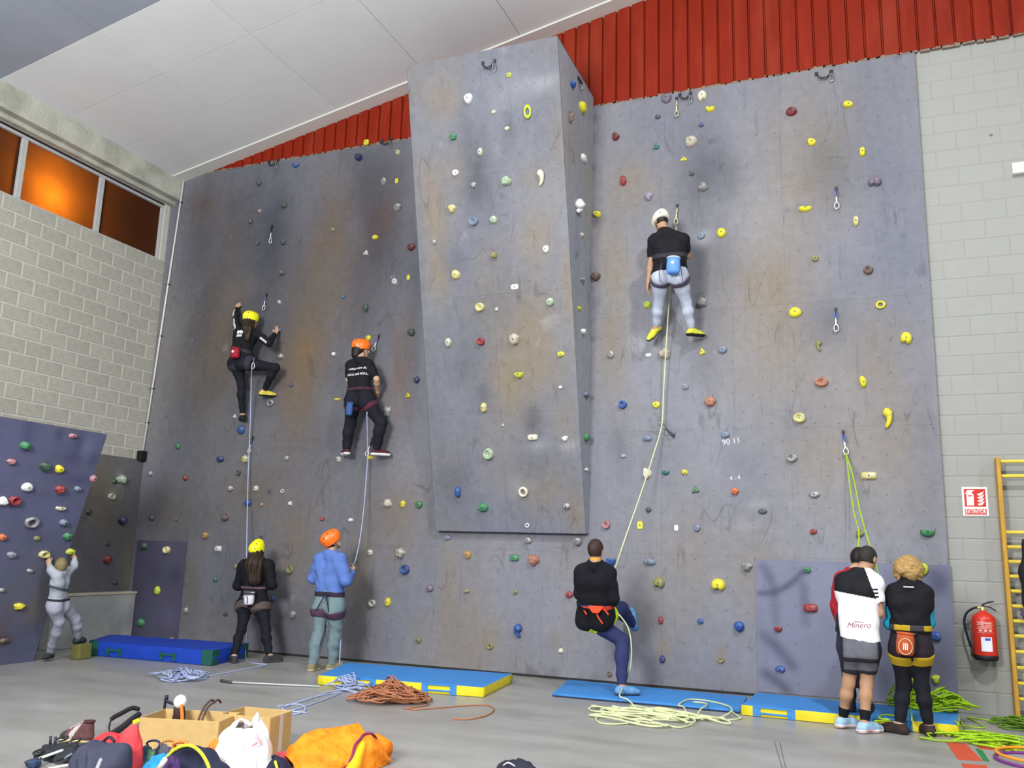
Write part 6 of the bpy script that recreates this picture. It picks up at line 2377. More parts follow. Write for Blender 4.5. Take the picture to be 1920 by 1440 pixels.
def two_tone_mat(c4, h, label, straps, seed):
    c4 = [np.array(p, float) for p in c4]
    t = thing('crash_mat', (c4[0] + c4[2]) / 2 * v3(1, 1, 0), label, 'crash mat', 'crash mats along the wall')
    b = MB()
    V, rim = soft_slab(b, c4, 0, h, seed=seed)
    obj('top_cover', b, M_matb, t, smooth=True)
    b = MB()
    skirt(b, V, rim, 0.005)
    obj('side_band', b, M_maty, t, smooth=True)
    # blue carrying straps with two bars across the front
    f0, f1 = c4[0], c4[1]
    d = nrm(f1 - f0)
    n = v3(d[1], -d[0], 0)
    L = np.linalg.norm(f1 - f0)
    for s in straps:
        c = f0 + d * L * s + n * 0.008
        b = MB()
        for q in (-0.17, 0.17):
            b.box(c + d * q + v3(0, 0, h / 2), (0.075, 0.012, h - 0.012), (d, n, v3(0, 0, 1)))
        for z in (0.38, 0.93):
            b.box(c + n * 0.005 + v3(0, 0, h * z - 0.004), (0.34, 0.01, 0.017), (d, n, v3(0, 0, 1)))
        obj('strap_handle', b, M_matb, t)
    return t


two_tone_mat([G(596, 1284), G(905, 1308), G(960, 1280), G(650, 1258)], 0.115, 'blue and yellow crash mat under the climber with the orange helmet', (0.26, 0.745), 1)
two_tone_mat([G(1391, 1341), G(1797, 1381), G(1797, 1358) + v3(0.02, 0.1, 0), G(1420, 1316)], 0.11, 'blue and yellow crash mat in front of the lavender panel at right', (0.16, 0.70), 2)
q = [G(1036, 1306), G(1387, 1338), G(1400, 1312), G(1066, 1280)]
t = thing('crash_mat', (q[0] + q[2]) / 2 * v3(1, 1, 0), "thin all-blue crash mat under the belayer in the black jumper", 'crash mat', 'crash mats along the wall')
b = MB()
V, rim = soft_slab(b, q, 0, 0.045, seed=5)
skirt(b, V, rim, 0.004, bulge=0.004)
obj('cover', b, M_matb, t, smooth=True)
b = MB()
b.tube([q[0] + v3(0.0, -0.004, 0.012), q[1] + v3(0, -0.004, 0.012)], 0.006, 5)
obj('dark_seam', b, mat('mat_seam', (46, 60, 92), 0.8), t)
# deep royal-blue mat with green corners, far left
q = [G(166, 1229), G(396, 1249), G(462, 1233), G(205, 1214)]
h4 = 0.2
t = thing('crash_mat', (q[0] + q[2]) / 2 * v3(1, 1, 0), 'royal blue crash mat with green corners by the plinth at far left', 'crash mat', 'crash mats along the wall')
b = MB()
V, rim = soft_slab(b, q, 0, h4, seed=9, sag=0.02)
V2 = np.array(V)
skirt(b, V, rim, 0.005, bulge=0.015)
obj('cover', b, M_matr, t, smooth=True)
for k, c in enumerate(q[:3]):
    a, e = q[(k - 1) % 4], q[(k + 1) % 4]
    da, de = nrm(a - c), nrm(e - c)
    b = MB()
    o = c - da * 0.012 - de * 0.012
    b.prism([(0, 0), (0.17, 0), (0.17, 0.012), (0.012, 0.012), (0.012, 0.17), (0, 0.17)], o + v3(0, 0, 0.01), da, de, v3(0, 0, 1), h4 - 0.01)
    obj('green_corner', b, M_matg, t)
for s in (0.22, 0.66):
    c = lerp(q[0], q[1], s)
    d = nrm(q[1] - q[0])
    n = v3(d[1], -d[0], 0)
    b = MB()
    for k in (-0.11, 0.11):
        b.box(c + d * k + n * 0.016 + v3(0, 0, 0.08), (0.05, 0.012, 0.1), (d, n, v3(0, 0, 1)))
    b.box(c + n * 0.022 + v3(0, 0, 0.1), (0.26, 0.012, 0.025), (d, n, v3(0, 0, 1)))
    obj('carry_handle', b, M_matg, t)
b = MB()
c = J10['aR'] * v3(1, 1, 0)
hf = J10['_h'+'R'][2] - 0.034 * 0.8 - 0.012
b.box(c + v3(0.03, 0.06, hf / 2), (0.15, 0.22, hf))
tt = obj('foam_wedge', b, mat('foam_yellow', (104, 101, 54), 0.9, 0.1, 10), label='small dull yellow foam block under the right foot of the white-clad youngster', category='foam block', bevel=0.02)

# ================================================================== ROPES


def rope(name, paths, r, m, label, group=None, extra_coils=()):
    b = MB()
    for pts in paths:
        b.tube(pts, r, 6)
    return obj(name, b, m, at=paths[0][0] * v3(1, 1, 0), smooth=True, label=label, category='rope', group=group)



def pile(c, rx, ry, hz, loops, seed, r, zmin=0.0, rot=0.0, core=0.6):
    """a heap of flaked rope: one wandering line, higher in the middle"""
    R_ = random.Random(seed)
    pts = []
    n = 15
    ph = R_.uniform(0, 6)
    cx = cy_ = 0.0
    sx, sy, an = 0.5, 0.5, 0.0
    for k in range(loops):
        tx, ty = R_.uniform(-1, 1) * core, R_.uniform(-1, 1) * core
        tsx, tsy = R_.uniform(0.22, 0.62), R_.uniform(0.2, 0.55)
        da = R_.uniform(-0.8, 0.8)
        zz = R_.uniform(0, 1)
        for i in range(n):
            t = i / n
            x0, y0 = lerp(cx, tx, t), lerp(cy_, ty, t)
            a = ph + 2 * math.pi * t
            x = x0 + lerp(sx, tsx, t) * math.cos(a + an)
            y = y0 + lerp(sy, tsy, t) * math.sin(a)
            d = math.hypot(x, y)
            top = hz * max(0.0, 1 - d * 0.85)
            z = r + zmin + top * (k + t) / loops * (0.8 + 0.2 * zz) + r * 1.2 * (1 + math.sin(3 * a + k))
            X, Y = x * rx, y * ry
            pts.append(v3(c[0] + X * math.cos(rot) - Y * math.sin(rot), c[1] + X * math.sin(rot) + Y * math.cos(rot), z))
        cx, cy_, sx, sy = tx, ty, tsx, tsy
        an += da
    return smooth_path(pts, 2)


def fpath(pix, z=0.008, n=8):
    return smooth_path([G(x, y, 0) + v3(0, 0, z) for x, y in pix], n)


def apath(pts, n=8):
    return smooth_path(pts, n)


M_rbl = mat('rope_bluewhite', (160, 172, 206), 0.85, 0.15, 60)
M_rbw = mat('rope_palewhite', (196, 198, 206), 0.85, 0.1, 60)
M_ryw = mat('rope_paleyellow', (200, 206, 160), 0.85, 0.12, 60)
M_rgr = mat('rope_green', (150, 190, 30), 0.8, 0.25, 40)
M_rgd = mat('rope_darkgreen', (92, 128, 34), 0.8, 0.3, 40)
M_rbr = mat('rope_rust', (164, 108, 78), 0.85, 0.18, 50)
RR = 0.0075
# rope of the yellow-helmet pair
yb4 = J4['pel'][1]
a = apath([U(472, 690, -.45), U(471, 720, -.3), U(469, 800, -.14), U(465, 900, -.14), U(463, 1000, -.3), U(463, 1060, -.42), J4['hL'] + v3(-.02, .03, .02), J4['hL'] * 0.5 + J4['hR'] * 0.5 + v3(0, .02, -.05), U(464, 1150, yb4 + .12), U(462, 1200, yb4 + .1), G(461, 1237) + v3(0, 0, .01), G(478, 1245) + v3(0, 0, .009), G(500, 1248) + v3(0, 0, .009), G(450, 1258) + v3(0, 0, .009), G(392, 1269) + v3(0, 0, .009)])
rope('climbing_rope', [a, pile(G(340, 1273), .42, .42, .14, 18, 3, RR)], RR, M_rbl, 'pale blue rope from the yellow-helmeted climber down to its heap at left', 'climbing ropes')
# rope of the orange-helmet pair
yb5 = J5['pel'][1]
a = apath([U(688, 772, -.45), U(689, 830, -.22), U(689, 862, -.16), U(685, 920, -.2), U(678, 990, -.35), U(668, 1045, -.5), U(658, 1070, J5['hR'][1]), U(650, 1095, J5['hR'][1] - .05), U(642, 1120, yb5 + .05), U(640, 1180, yb5 + .1), U(637, 1240, yb5 + .05), G(640, 1262) + v3(0, 0, .13)])
b_ = fpath([(672, 1302), (640, 1296), (612, 1300), (580, 1312), (545, 1322), (520, 1326), (560, 1322), (572, 1334), (545, 1342), (515, 1338), (560, 1330), (640, 1300), (600, 1306), (552, 1320), (530, 1332), (575, 1338)], .008, 6)
rope('climbing_rope', [a, b_, pile(G(655, 1292), .34, .38, .2, 12, 8, RR)], RR, M_rbl, 'pale blue-white rope heaped over the left end of the blue and yellow mat', 'climbing ropes')
# rust rope
rope('climbing_rope', [pile(G(732, 1316), .44, .44, .27, 50, 21, RR, core=.5), fpath([(756, 1329), (780, 1332), (830, 1328), (880, 1324), (915, 1324), (926, 1332), (912, 1343), (880, 1350), (848, 1350)], .008), fpath([(770, 1300), (798, 1304), (795, 1315), (802, 1323), (760, 1330)], .008)], RR, M_rbr, 'rust-brown rope heaped on the floor against the blue and yellow mat', 'climbing ropes')
# lowering rope
yb6 = J6['pel'][1]
h6 = (J6['hR'] + J6['hL']) / 2
a = apath([U(1266, 470, -.45), U(1268, 424, -.07), U(1262, 480, -.3), U(1256, 545, -.34), U(1249, 650, -.2), U(1244, 740, -.15), U(1241, 796, -.15), U(1226, 850, -.25), U(1200, 930, -.45), U(1172, 1010, -.75), U(1151, 1074, -.98), J6['hR'] + v3(0, .02, .03), J6['hR'] + v3(0.02, .0, -.06),
           U(1160, 1152, -1.06), U(1178, 1178, -1.04), U(1184, 1215, -1.02), U(1181, 1255, -1.0), U(1171, 1282, -1.0), G(1168, 1301, .1) + v3(0, -.14, 0), G(1178, 1316, .05) + v3(0, 0, .02), G(1196, 1332, .008)])
rope('climbing_rope', [a, pile(G(1230, 1347), .72, .55, .05, 22, 33, RR + .001, rot=.25), fpath([(1200, 1336), (1230, 1330), (1260, 1340), (1180, 1350), (1124, 1346), (1122, 1356), (1150, 1360), (1220, 1356), (1270, 1366), (1300, 1360)], .01),
                       [p for p in smooth_path([G(1290, 1344, .01), G(1282, 1326, .05), G(1272, 1322, .056), G(1290, 1312, .056), G(1320, 1313, .056), G(1360, 1322, .056), G(1372, 1332, .056), G(1350, 1345, .02), G(1310, 1348, .012), G(1312, 1332, .06), G(1325, 1320, .056), G(1300, 1316, .056)], 7)],
                       fpath([(1372, 1336), (1384, 1345), (1388, 1349), (1360, 1352), (1300, 1350)], .01)], RR + .001, M_ryw, 'pale yellow-white rope from the lowered climber to the belayer and its flat heap', 'climbing ropes')
# yellow-green double strand and heaps at right
e = QD
s1 = apath([e + v3(0, .0, .01), U(1592, 900, -.25), U(1601, 960, -.5), U(1610, 1020, -.85), J7['hL'] + v3(.0, .05, 0.02)], 8)
s2 = apath([e + v3(0, -.012, .01), U(1601, 900, -.3), U(1613, 960, -.65), U(1630, 1020, -1.05), U(1643, 1062, -1.25), U(1656, 1105, -1.4), J9['hL'] + v3(0, .03, 0)], 8)
s3 = apath([J9['hR'] + v3(0, .03, 0), U(1708, 1210, J9['hR'][1]), U(1706, 1290, J9['hR'][1] + .3), G(1710, 1352, .12)], 8)
rope('climbing_rope', [s1, s2, s3, pile(G(1712, 1352, 0) + v3(0, .22, 0), .26, .24, .42, 34, 41, RR, zmin=.11), pile(G(1772, 1356, 0) + v3(0, .1, 0), .34, .3, .26, 28, 42, RR, zmin=.11),
                       fpath([(1795, 1345), (1806, 1362), (1822, 1385), (1830, 1396), (1850, 1380), (1900, 1398), (1930, 1404)], .012), fpath([(1760, 1372), (1780, 1382), (1792, 1374), (1796, 1384), (1815, 1382)], .01),
                       smooth_path([G(1790, 1352, .12), G(1800, 1360, .1), G(1815, 1362, .02), G(1846, 1364, .01), G(1820, 1348, .01), G(1816, 1345, .01), G(1850, 1350, .01), G(1900, 1360, .01)], 7),
                       smooth_path([G(1700, 1345, .13), G(1660, 1340, .13), G(1648, 1346, .125), G(1668, 1350, .125), G(1640, 1352, .125)], 6),
                       pile(G(1856, 1392), .52, .4, .07, 15, 43, RR, rot=-.3)], RR, M_rgr, 'yellow-green rope from the right-hand quickdraw to its heaps around the curly-haired woman', 'climbing ropes')
rope('climbing_rope', [pile(G(1912, 1366), .34, .4, .12, 20, 51, RR)], RR, M_rgd, 'darker green rope heap at the right edge under the wall bars', 'climbing ropes')
# clip stick lying on the floor
b = MB()
p0, p1, p2 = G(414, 1276, .02), G(435, 1279, .02), G(600, 1287, .015)
t = thing('clip_stick', (p0 + p2) / 2 * v3(1, 1, 0), 'pale thin pole with dark grip lying on the floor left of the mat', 'pole')
b.tube([p1, p2], 0.008, 8)
obj('pole', b, M_rbw, t, smooth=True)
b = MB()
b.tube([p0, p1], 0.016, 8)
obj('grip', b, mat('grip_dark', (72, 70, 70), 0.8), t, smooth=True)

# ================================================================== RIGHT WALL FITTINGS
BW = 0.041
# fire point sign
c = U(1828.3, 940.2, BW)
k = ppm(c)
sw, sh = 42.5 / k, 53 / k
rt, up_, nn = v3(1, 0, 0), v3(0, 0, 1), v3(0, -1, 0)
t = thing('fire_sign', c - v3(0, 0, sh / 2), 'white and red EXTINTOR fire extinguisher sign on the pale wall', 'sign')
b = MB()
b.box(c + nn * 0.004, (sw, 0.006, sh))
obj('plate', b, mat('sign_white', (236, 234, 228), 0.5), t)
M_sred = mat('sign_red', (196, 44, 36), 0.5)
b = MB()
b.box(c + nn * 0.0075 + up_ * sh * 0.125, (sw * 0.84, 0.001, sh * 0.62))
b.box(c + nn * 0.0075 - up_ * sh * 0.36, (sw * 0.84, 0.001, sh * 0.2))
obj('red_fields', b, M_sred, t)
M_sw = MATS['sign_white']
b = MB()
o = c + nn * 0.0082 + up_ * sh * 0.125
S = lambda pts: [(x * sw, y * sh) for x, y in pts]
b.prism(S([(-0.33, -0.27), (-0.05, -0.27), (-0.05, 0.1), (-0.1, 0.17), (-0.28, 0.17), (-0.33, 0.1)]), o, rt, up_, nn, 0.0008)
b.prism(S([(-0.27, 0.17), (-0.12, 0.17), (-0.12, 0.21), (-0.0, 0.25), (-0.14, 0.28), (-0.3, 0.26), (-0.37, 0.15), (-0.33, 0.13), (-0.27, 0.22)]), o, rt, up_, nn, 0.0008)
for k_ in range(4):
    y = -0.24 + 0.115 * k_
    b.prism(S([(0.08, y + 0.02), (0.18, y - 0.035), (0.28, y), (0.38, y + 0.13), (0.22, y + 0.065)]), o, rt, up_, nn, 0.0008)
obj('pictogram', b, M_sw, t)
b = MB()
b.box(o + nn * 0.001 - rt * sw * 0.19 + up_ * sh * 0.07, (sw * 0.14, 0.001, sh * 0.05))
obj('pictogram_label', b, M_sred, t)
obj('lettering', text_mb('EXTINTOR', sh * 0.2, c + nn * 0.0085 - up_ * sh * 0.36, rt * 0.66, up_, n=nn, bold=0.0008), M_sw, t)

# extinguisher
p_t, p_b = U(1842, 1147, -.09), U(1849, 1238, -.09)
H = p_t[2] - p_b[2]
cx = U(1846, 1190, -.09)
k = ppm(cx)
R_ = 20.3 / k
bot = v3(cx[0], -.09, p_b[2] + 0.0)
t = thing('fire_extinguisher', bot, 'red fire extinguisher with black hose hung on the pale wall', 'fire extinguisher')
M_fred = mat('extinguisher_red', (196, 44, 26), 0.35, 0.04, 8, spec=0.5)
M_fblk = mat('extinguisher_black', (24, 24, 34), 0.5)
b = MB()
b.lathe([(R_ * 0.97, 0.09 * H), (R_, 0.12 * H), (R_, 0.84 * H), (R_ * 0.92, 0.9 * H), (R_ * 0.6, 0.97 * H), (R_ * 0.3, 1.0 * H), (R_ * 0.22, 1.03 * H)], bot, n=28)
obj('cylinder', b, M_fred, t, smooth=True)
b = MB()
b.lathe([(R_ * 0.9, 0), (R_ * 1.02, 0.015), (R_ * 1.03, 0.1 * H), (R_ * 0.97, 0.115 * H)], bot, n=28)
obj('foot', b, M_fblk, t, smooth=True)
top = bot + v3(0, 0, 1.03 * H)
b = MB()
b.lathe([(0.022, 0), (0.026, 0.012), (0.018, 0.03), (0.018, 0.05)], top - v3(0, 0, 0.01), n=12)
b.tube([top + v3(-.005, 0, 0.02), top + v3(-0.055, -.005, 0.03)], 0.013, 8)
obj('valve', b, mat('valve_brass', (206, 196, 120), 0.35, metal=0.6), t, smooth=True)
b = MB()
b.tube(smooth_path([top + v3(-0.01, 0, 0.05), top + v3(0.05, -.01, 0.085), top + v3(0.11, -.02, 0.1)], 4), 0.008, 6)
b.tube(smooth_path([top + v3(0.0, 0, 0.045), top + v3(0.07, -.01, 0.035), top + v3(0.125, -.02, -0.0)], 4), 0.007, 6)
obj('handles', b, M_fblk, t, smooth=True)
b = MB()
b.tube(smooth_path([top + v3(-0.05, 0, 0.03), U(1824, 1141, -.1), U(1812, 1150, -.1), U(1808, 1166, -.1), U(1812, 1186, -.1), U(1818, 1205, -.1), U(1822, 1216, -.1)], 6), 0.0125, 8)
obj('hose', b, M_fblk, t, smooth=True)
b = MB()
b.tube([U(1822, 1214, -.1), U(1824, 1224, -.1), U(1825, 1231, -.1)], [0.014, 0.019, 0.022], 10)
obj('nozzle', b, mat('nozzle_dark', (52, 40, 40), 0.6), t, smooth=True)


def wrap(x0, x1, z0, z1, dr=0.0012, n=8):
    b = MB()
    V = []
    for i in range(n + 1):
        a = (x0 + (x1 - x0) * i / n)
        for z in (z0, z1):
            V.append(bot + v3(math.sin(a) * (R_ + dr), -math.cos(a) * (R_ + dr), z * H))
    b.add(V, [(2 * i, 2 * i + 2, 2 * i + 3, 2 * i + 1) for i in range(n)])
    return b


obj('label_white', wrap(-0.42, 0.5, 0.2, 0.49), mat('label_white', (226, 228, 238), 0.5), t)
obj('label_blue', wrap(-0.1, 0.36, 0.42, 0.47, 0.002), mat('label_blue', (60, 80, 180), 0.5), t)
b = MB()
M_pk = mat('print_pink', (226, 176, 170), 0.6)
for z, a0, a1, hh in ((0.795, -0.75, 0.7, 0.008), (0.765, -0.6, 0.55, 0.022), (0.735, -0.75, -0.1, 0.012), (0.735, 0.05, 0.7, 0.012), (0.71, -0.4, 0.5, 0.01), (0.685, -0.65, 0.6, 0.014), (0.66, -0.75, 0.65, 0.008), (0.575, -0.7, 0.65, 0.006)):
    w = wrap(a0, a1, z, z + hh, 0.0015)
    b.add(w.v, w.f)
for a in (-0.42, 0.0, 0.4):
    w = wrap(a - 0.13, a + 0.13, 0.6, 0.645, 0.0015)
    b.add(w.v, w.f)
obj('printed_panel', b, M_pk, t)
b = MB()
b.box(bot + v3(-R_ * 1.02, 0.05, 0.8 * H), (0.09, 0.02, 0.025))
b.box(bot + v3(0, 0.5 * (R_ + .131) , 0.8 * H), (0.05, 0.131 - R_, 0.06))
obj('wall_bracket', b, mat('bracket_steel', (120, 118, 110), 0.5), t)

# emergency lamp at the right edge
p0, p1 = U(1896, 310, BW), U(1896, 330, BW)
b = MB()
b.box2((p0[0], BW - 0.075, p1[2]), (p0[0] + 0.34, BW, p0[2]))
t = thing('emergency_light', (p0[0] + .17, BW, p1[2]), 'small white emergency light box high on the right edge', 'light')
obj('housing', b, mat('plastic_white', (228, 226, 220), 0.5), t, bevel=0.008)
b = MB()
b.box2((p0[0] + 0.03, BW - 0.082, p1[2] + 0.015), (p0[0] + 0.31, BW - 0.075, p0[2] - 0.015))
obj('diffuser', b, mat('diffuser_white', (236, 236, 232), 0.3), t)
b = MB()
b.lathe([(0.02, 0), (0.015, 0.012)], U(1858, 253, BW), (0, -1, 0), 10)
obj('wall_plug', b, mat('plug_grey', (120, 120, 116), 0.8), label='small grey plug on the pale wall left of the emergency light', category='plug')

# wall bars
M_wood = mat('bar_wood', (182, 140, 52), 0.5, 0.18, 6, stretch=(8, 8, 1))
M_rung = mat('rung_yellow', (222, 200, 80), 0.4, 0.1, 8)
yb_ = -0.075
ptop, pbot = U(1872, 858, yb_), U(1906, 1344, yb_)
x0 = (ptop[0] + pbot[0]) / 2
x1 = x0 + 0.95
t = thing('wall_bars', (x0, yb_, 0), 'tall wooden wall bars with yellow rungs at the right edge', 'wall bars')
for xx in (x0, x1):
    b = MB()
    b.box2((xx - 0.022, yb_ - 0.055, 0), (xx + 0.022, BW - 0.005, ptop[2]))
    obj('post', b, M_wood, t, bevel=0.01)
for y in (865, 892.5, 998, 1025.5, 1053, 1080.5, 1108, 1136, 1164, 1192, 1221, 1251, 1280, 1309):
    p = U(1894, y, yb_ - 0.02)
    b = MB()
    b.tube([v3(x0, yb_ - 0.02, p[2]), v3(x1, yb_ - 0.02, p[2])], 0.0195, 10)
    obj('rung', b, M_rung, t, smooth=True)
# coats hung on the bars, only their edge in view
b = MB()
c = U(1934, 1085, yb_ - 0.12)
b.ball(c, (0.115, 0.06, 0.48), 20, 24, f=lambda x, y, z: 0.86 + 0.22 * fbm(np.array([x * 2.2 + 5]), np.array([z * 6 + 3]))[0] - 0.12 * max(0, z) + 0.1 * math.sin(9 * z))
ct = obj('hanging_coat', b, mat('coat_black', (30, 26, 34), 0.9, 0.2, 10), label='dark coat hanging on the wall bars at the right edge', category='coat', smooth=True)
b = MB()
b.ball(U(1922, 1152, yb_ - 0.15), (0.05, 0.03, 0.09), 14, 12, f=lambda x, y, z: 0.75 + 0.25 * math.sin(8 * z + 5 * x))
obj('coat_lining', b, mat('coat_purple', (84, 64, 98), 0.9, 0.4, 30), ct, smooth=True)

# hoops at the right bottom corner
for nm, (px, py, z), rad, mm, lab in (('purple', (1950, 1431, .012), .33, mat('hoop_purple', (118, 50, 132), 0.4), 'purple hoop lying on the floor at the bottom right corner'), ('orange', (1952, 1426, .036), .33, mat('hoop_orange', (240, 150, 40), 0.4), 'orange hoop lying on top of the purple hoop, bottom right corner')):
    c = G(px, py, 0) + v3(0, 0, z)
    b = MB()
    b.tube([c + v3(rad * math.cos(a), rad * math.sin(a), 0) for a in [2 * math.pi * k / 48 for k in range(48)]], 0.0125, 8, closed=True)
    obj('floor_hoop', b, mm, at=c, smooth=True, label=lab, category='hoop')

# conduit and black box in the left corner
M_pipe = mat('conduit_white', (206, 206, 204), 0.5)
p0, p1 = U(345, 336, -0.045), U(268, 846, -0.045)
t = thing('conduit', p1, 'thin white conduit pipe running down the left corner', 'pipe')
b = MB()
b.tube([p0, lerp(p0, p1, 0.5), p1], 0.016, 8)
obj('pipe', b, M_pipe, t, smooth=True)
for f_ in (0.09, 0.4, 0.59, 0.78, 0.9):
    c = lerp(p0, p1, f_)
    b = MB()
    b.box(c + v3(0, 0.008, 0), (0.075, 0.045, 0.014))
    obj('clip', b, mat('clip_dark', (52, 52, 54), 0.7), t)
c = U(263, 855, -0.09)
t = thing('junction_box', c - v3(0, 0, .085), 'small black box at the foot of the white conduit in the left corner', 'box')
b = MB()
b.box(c, (0.165, 0.14, 0.17))
obj('case', b, mat('box_black', (20, 20, 22), 0.6), t, bevel=0.012)
b = MB()
for k in (-1, 0, 1):
    b.box(c + v3(0, -.071, k * .045), (0.12, 0.004, 0.012))
obj('grille', b, mat('grille_black', (34, 34, 38), 0.5), t)
# ================================================================== GEAR IN THE FOREGROUND
M_card = mat('cardboard', (188, 158, 104), 0.85, 0.07, 14, bump=0.05)
M_cardin = mat('cardboard_inside', (192, 166, 116), 0.85, 0.06, 14)


def carton(fl_, fr_, depth, h, label, ang=None, lid=None, tape=False):
    """open carton: four walls of real thickness and a bottom; fl, fr front bottom corners on the floor"""
    d = nrm(fr_ - fl_)
    n = v3(-d[1], d[0], 0)      # away from the camera
    w = np.linalg.norm(fr_ - fl_)
    up = v3(0, 0, 1)
    t = thing('cardboard_box', fl_ + d * w / 2 + n * depth / 2, label, 'box', 'cardboard boxes')
    th = 0.007
    c = fl_ + d * w / 2 + n * depth / 2
    for nm, cc, sz in (('front_wall', c - n * (depth / 2) + up * h / 2, (w, th, h)), ('back_wall', c + n * (depth / 2) + up * h / 2, (w, th, h)), ('side_wall', c - d * (w / 2) + up * h / 2, (th, depth - th, h)), ('side_wall', c + d * (w / 2) + up * h / 2, (th, depth - th, h)), ('bottom', c + up * 0.006, (w - 0.01, depth - 0.01, 0.01))):
        b = MB()
        b.box(cc, sz, (d, n, up))
        obj(nm, b, M_card if nm != 'bottom' else M_cardin, t, bevel=0.002)
    if tape:
        b = MB()
        b.box(c + d * (w / 2 + 0.005) + up * h / 2 , (0.001, 0.055, h), (d, n, up))
        obj('tape', b, mat('tape_pale', (206, 196, 186), 0.4), t)
    return t, c, d, n


# left carton: front top edge (262,1345)-(412,1353)
hB = 0.28
a, e = G(263, 1345, hB), G(411, 1353, hB)
t, cB, dB, nB = carton(a - v3(0, 0, hB), e - v3(0, 0, hB), 0.38, hB, 'cardboard box with helmets and straps sticking out, left of the two')
a, e = G(414, 1338, 0.285), G(507, 1346, 0.285)
t, cC, dC, nC = carton(a - v3(0, 0, .285), e - v3(0, 0, .285), 0.34, 0.285, 'cardboard box with pale tape on its side, behind the white plastic bag', tape=True)

R6 = random.Random(77)


def crumple(c, rad, seed, amp=0.3, fr=3.0, n=44, m=28, base=True, squash=1.0, ridge=0.0):
    """crumpled cloth heap: a flattened shell with folds, sitting on the floor"""
    b = MB()
    rad = np.array(rad, float)
    V, Fc = [], []
    for i in range(m + 1):
        th = math.pi * 0.5 * i / m if base else math.pi * i / m
        for j in range(n):
            ph = 2 * math.pi * j / n
            d = v3(math.sin(th) * math.cos(ph), math.sin(th) * math.sin(ph), math.cos(th))
            f1 = fbm(np.array([d[0] * fr + seed * 3.1 + d[2]]), np.array([d[1] * fr + seed * 1.7 - d[2]]), 4)[0] - 0.5
            f2 = abs(math.sin(d[0] * fr * 2.1 + seed + 2.2 * math.sin(d[1] * fr * 1.3 + seed))) - 0.5
            k = 1 + amp * 1.3 * f1 + ridge * 0.55 * f2 * math.sin(th)
            p = d * rad * k
            V.append((c[0] + p[0], c[1] + p[1], c[2] + max(0.002, p[2]) if base else c[2] + p[2]))
    for i in range(m):
        for j in range(n):
            j2 = (j + 1) % n
            Fc.append((i * n + j, (i + 1) * n + j, (i + 1) * n + j2, i * n + j2))
    b.add(V, Fc)
    return b


# things standing in the left carton
c = G(322, 1340, hB) + nB * 0.12
t = thing('climbing_helmet', c - v3(0, 0, .1), 'white-topped helmet with orange straps poking out of the left cardboard box', 'helmet')
b = MB()
b.ball(c + v3(0, 0, .075), (0.05, 0.05, 0.055), 16, 12)
obj('shell', b, mat('helmet_gloss_white', (230, 230, 228), 0.3), t, smooth=True)
b = MB()
b.ball(c + v3(0, 0, -.02), (0.05, 0.045, 0.11), 14, 12, f=lambda x, y, z: 1 + 0.12 * math.sin(7 * z + 3 * x))
obj('dark_lining', b, mat('lining_dark', (56, 38, 40), 0.8), t, smooth=True)
b = MB()
b.tube(smooth_path([c + v3(.03, -.02, .06), c + v3(.065, -.04, 0.0), c + v3(.085, -.05, -.07), c + v3(.09, -.05, -.13)], 6), [0.014] * 19, 8)
obj('orange_strap', b, mat('strap_orange', (206, 110, 40), 0.7, 0.2, 20), t, smooth=True)
c2 = G(303, 1322, hB) + nB * 0.1
b = MB()
b.tube(smooth_path([c2 + v3(-.03, 0, -.12), c2 + v3(-.025, 0, .02), c2 + v3(.0, 0, .01), c2 + v3(.06, 0, .0), c2 + v3(.1, 0, .01)], 5), 0.012, 8)
b.tube([c2 + v3(-.02, 0, .02), c2 + v3(-.015, 0, .06)], 0.015, 8)
t = obj('belay_device', b, mat('device_black', (34, 34, 48), 0.5), smooth=True, label='black metal belay gear hooked over the rim of the left cardboard box', category='climbing gear')
for k, (xa, xb) in enumerate(((365, 382), (372, 394))):
    b = MB()
    b.tube(smooth_path([G(xa, 1349, hB) + nB * .05 - v3(0, 0, .03), G(xa + 6, 1336, hB) + nB * .1 + v3(0, 0, .02), G(xb - 3, 1326, hB) + nB * .16 + v3(0, 0, .03), G(xb, 1325, hB) + nB * .2 + v3(0, 0, .0)], 6), 0.009, 6)
    obj('brown_strap', b, mat('strap_brown', (88, 66, 62), 0.8), smooth=True, label='thin brown strap loop on the box rim, %s of two' % ('left' if k == 0 else 'right'), category='strap', group='brown straps in the box')
# filling of the boxes, dark inside
for cc, dd, nn_, hh in ((cB, dB, nB, .16), (cC, dC, nC, .16)):
    b = crumple(cc + v3(0, 0, 0.012), (0.13, 0.1, hh), 3 + hh + cc[0], 0.3)
    obj('packed_cloth', b, mat('packed_dark', (70, 60, 56), 0.9, 0.2, 10), smooth=True, at=cc + v3(0, 0, .012), label='dark folded cloth at the bottom of the %s cardboard box' % ('left' if cc is cB else 'right'), category='cloth')

# orange padded blanket with purple trim
P0, P1 = G(536, 1440), G(716, 1424)
cO = (G(555, 1440) + G(712, 1424)) / 2 + v3(0, 0.06, 0)
t = thing('orange_jacket', cO, 'bright orange crumpled jacket with purple trim on the floor right of the boxes', 'jacket')
nx, ny = 70, 40
V, Fc = [], []
du = nrm(P1 - P0)
L = np.linalg.norm(P1 - P0)
dn = v3(-du[1], du[0], 0)
hgt = [(0.0, .08), (.08, .16), (.2, .215), (.42, .235), (.6, .265), (.74, .255), (.85, .19), (.93, .12), (1.0, .06)]


def hprof(u):
    for (a_, x_), (b_, y_) in zip(hgt, hgt[1:]):
        if u <= b_:
            t_ = (u - a_) / (b_ - a_)
            t_ = t_ * t_ * (3 - 2 * t_)
            return x_ * (1 - t_) + y_ * t_
    return hgt[-1][1]


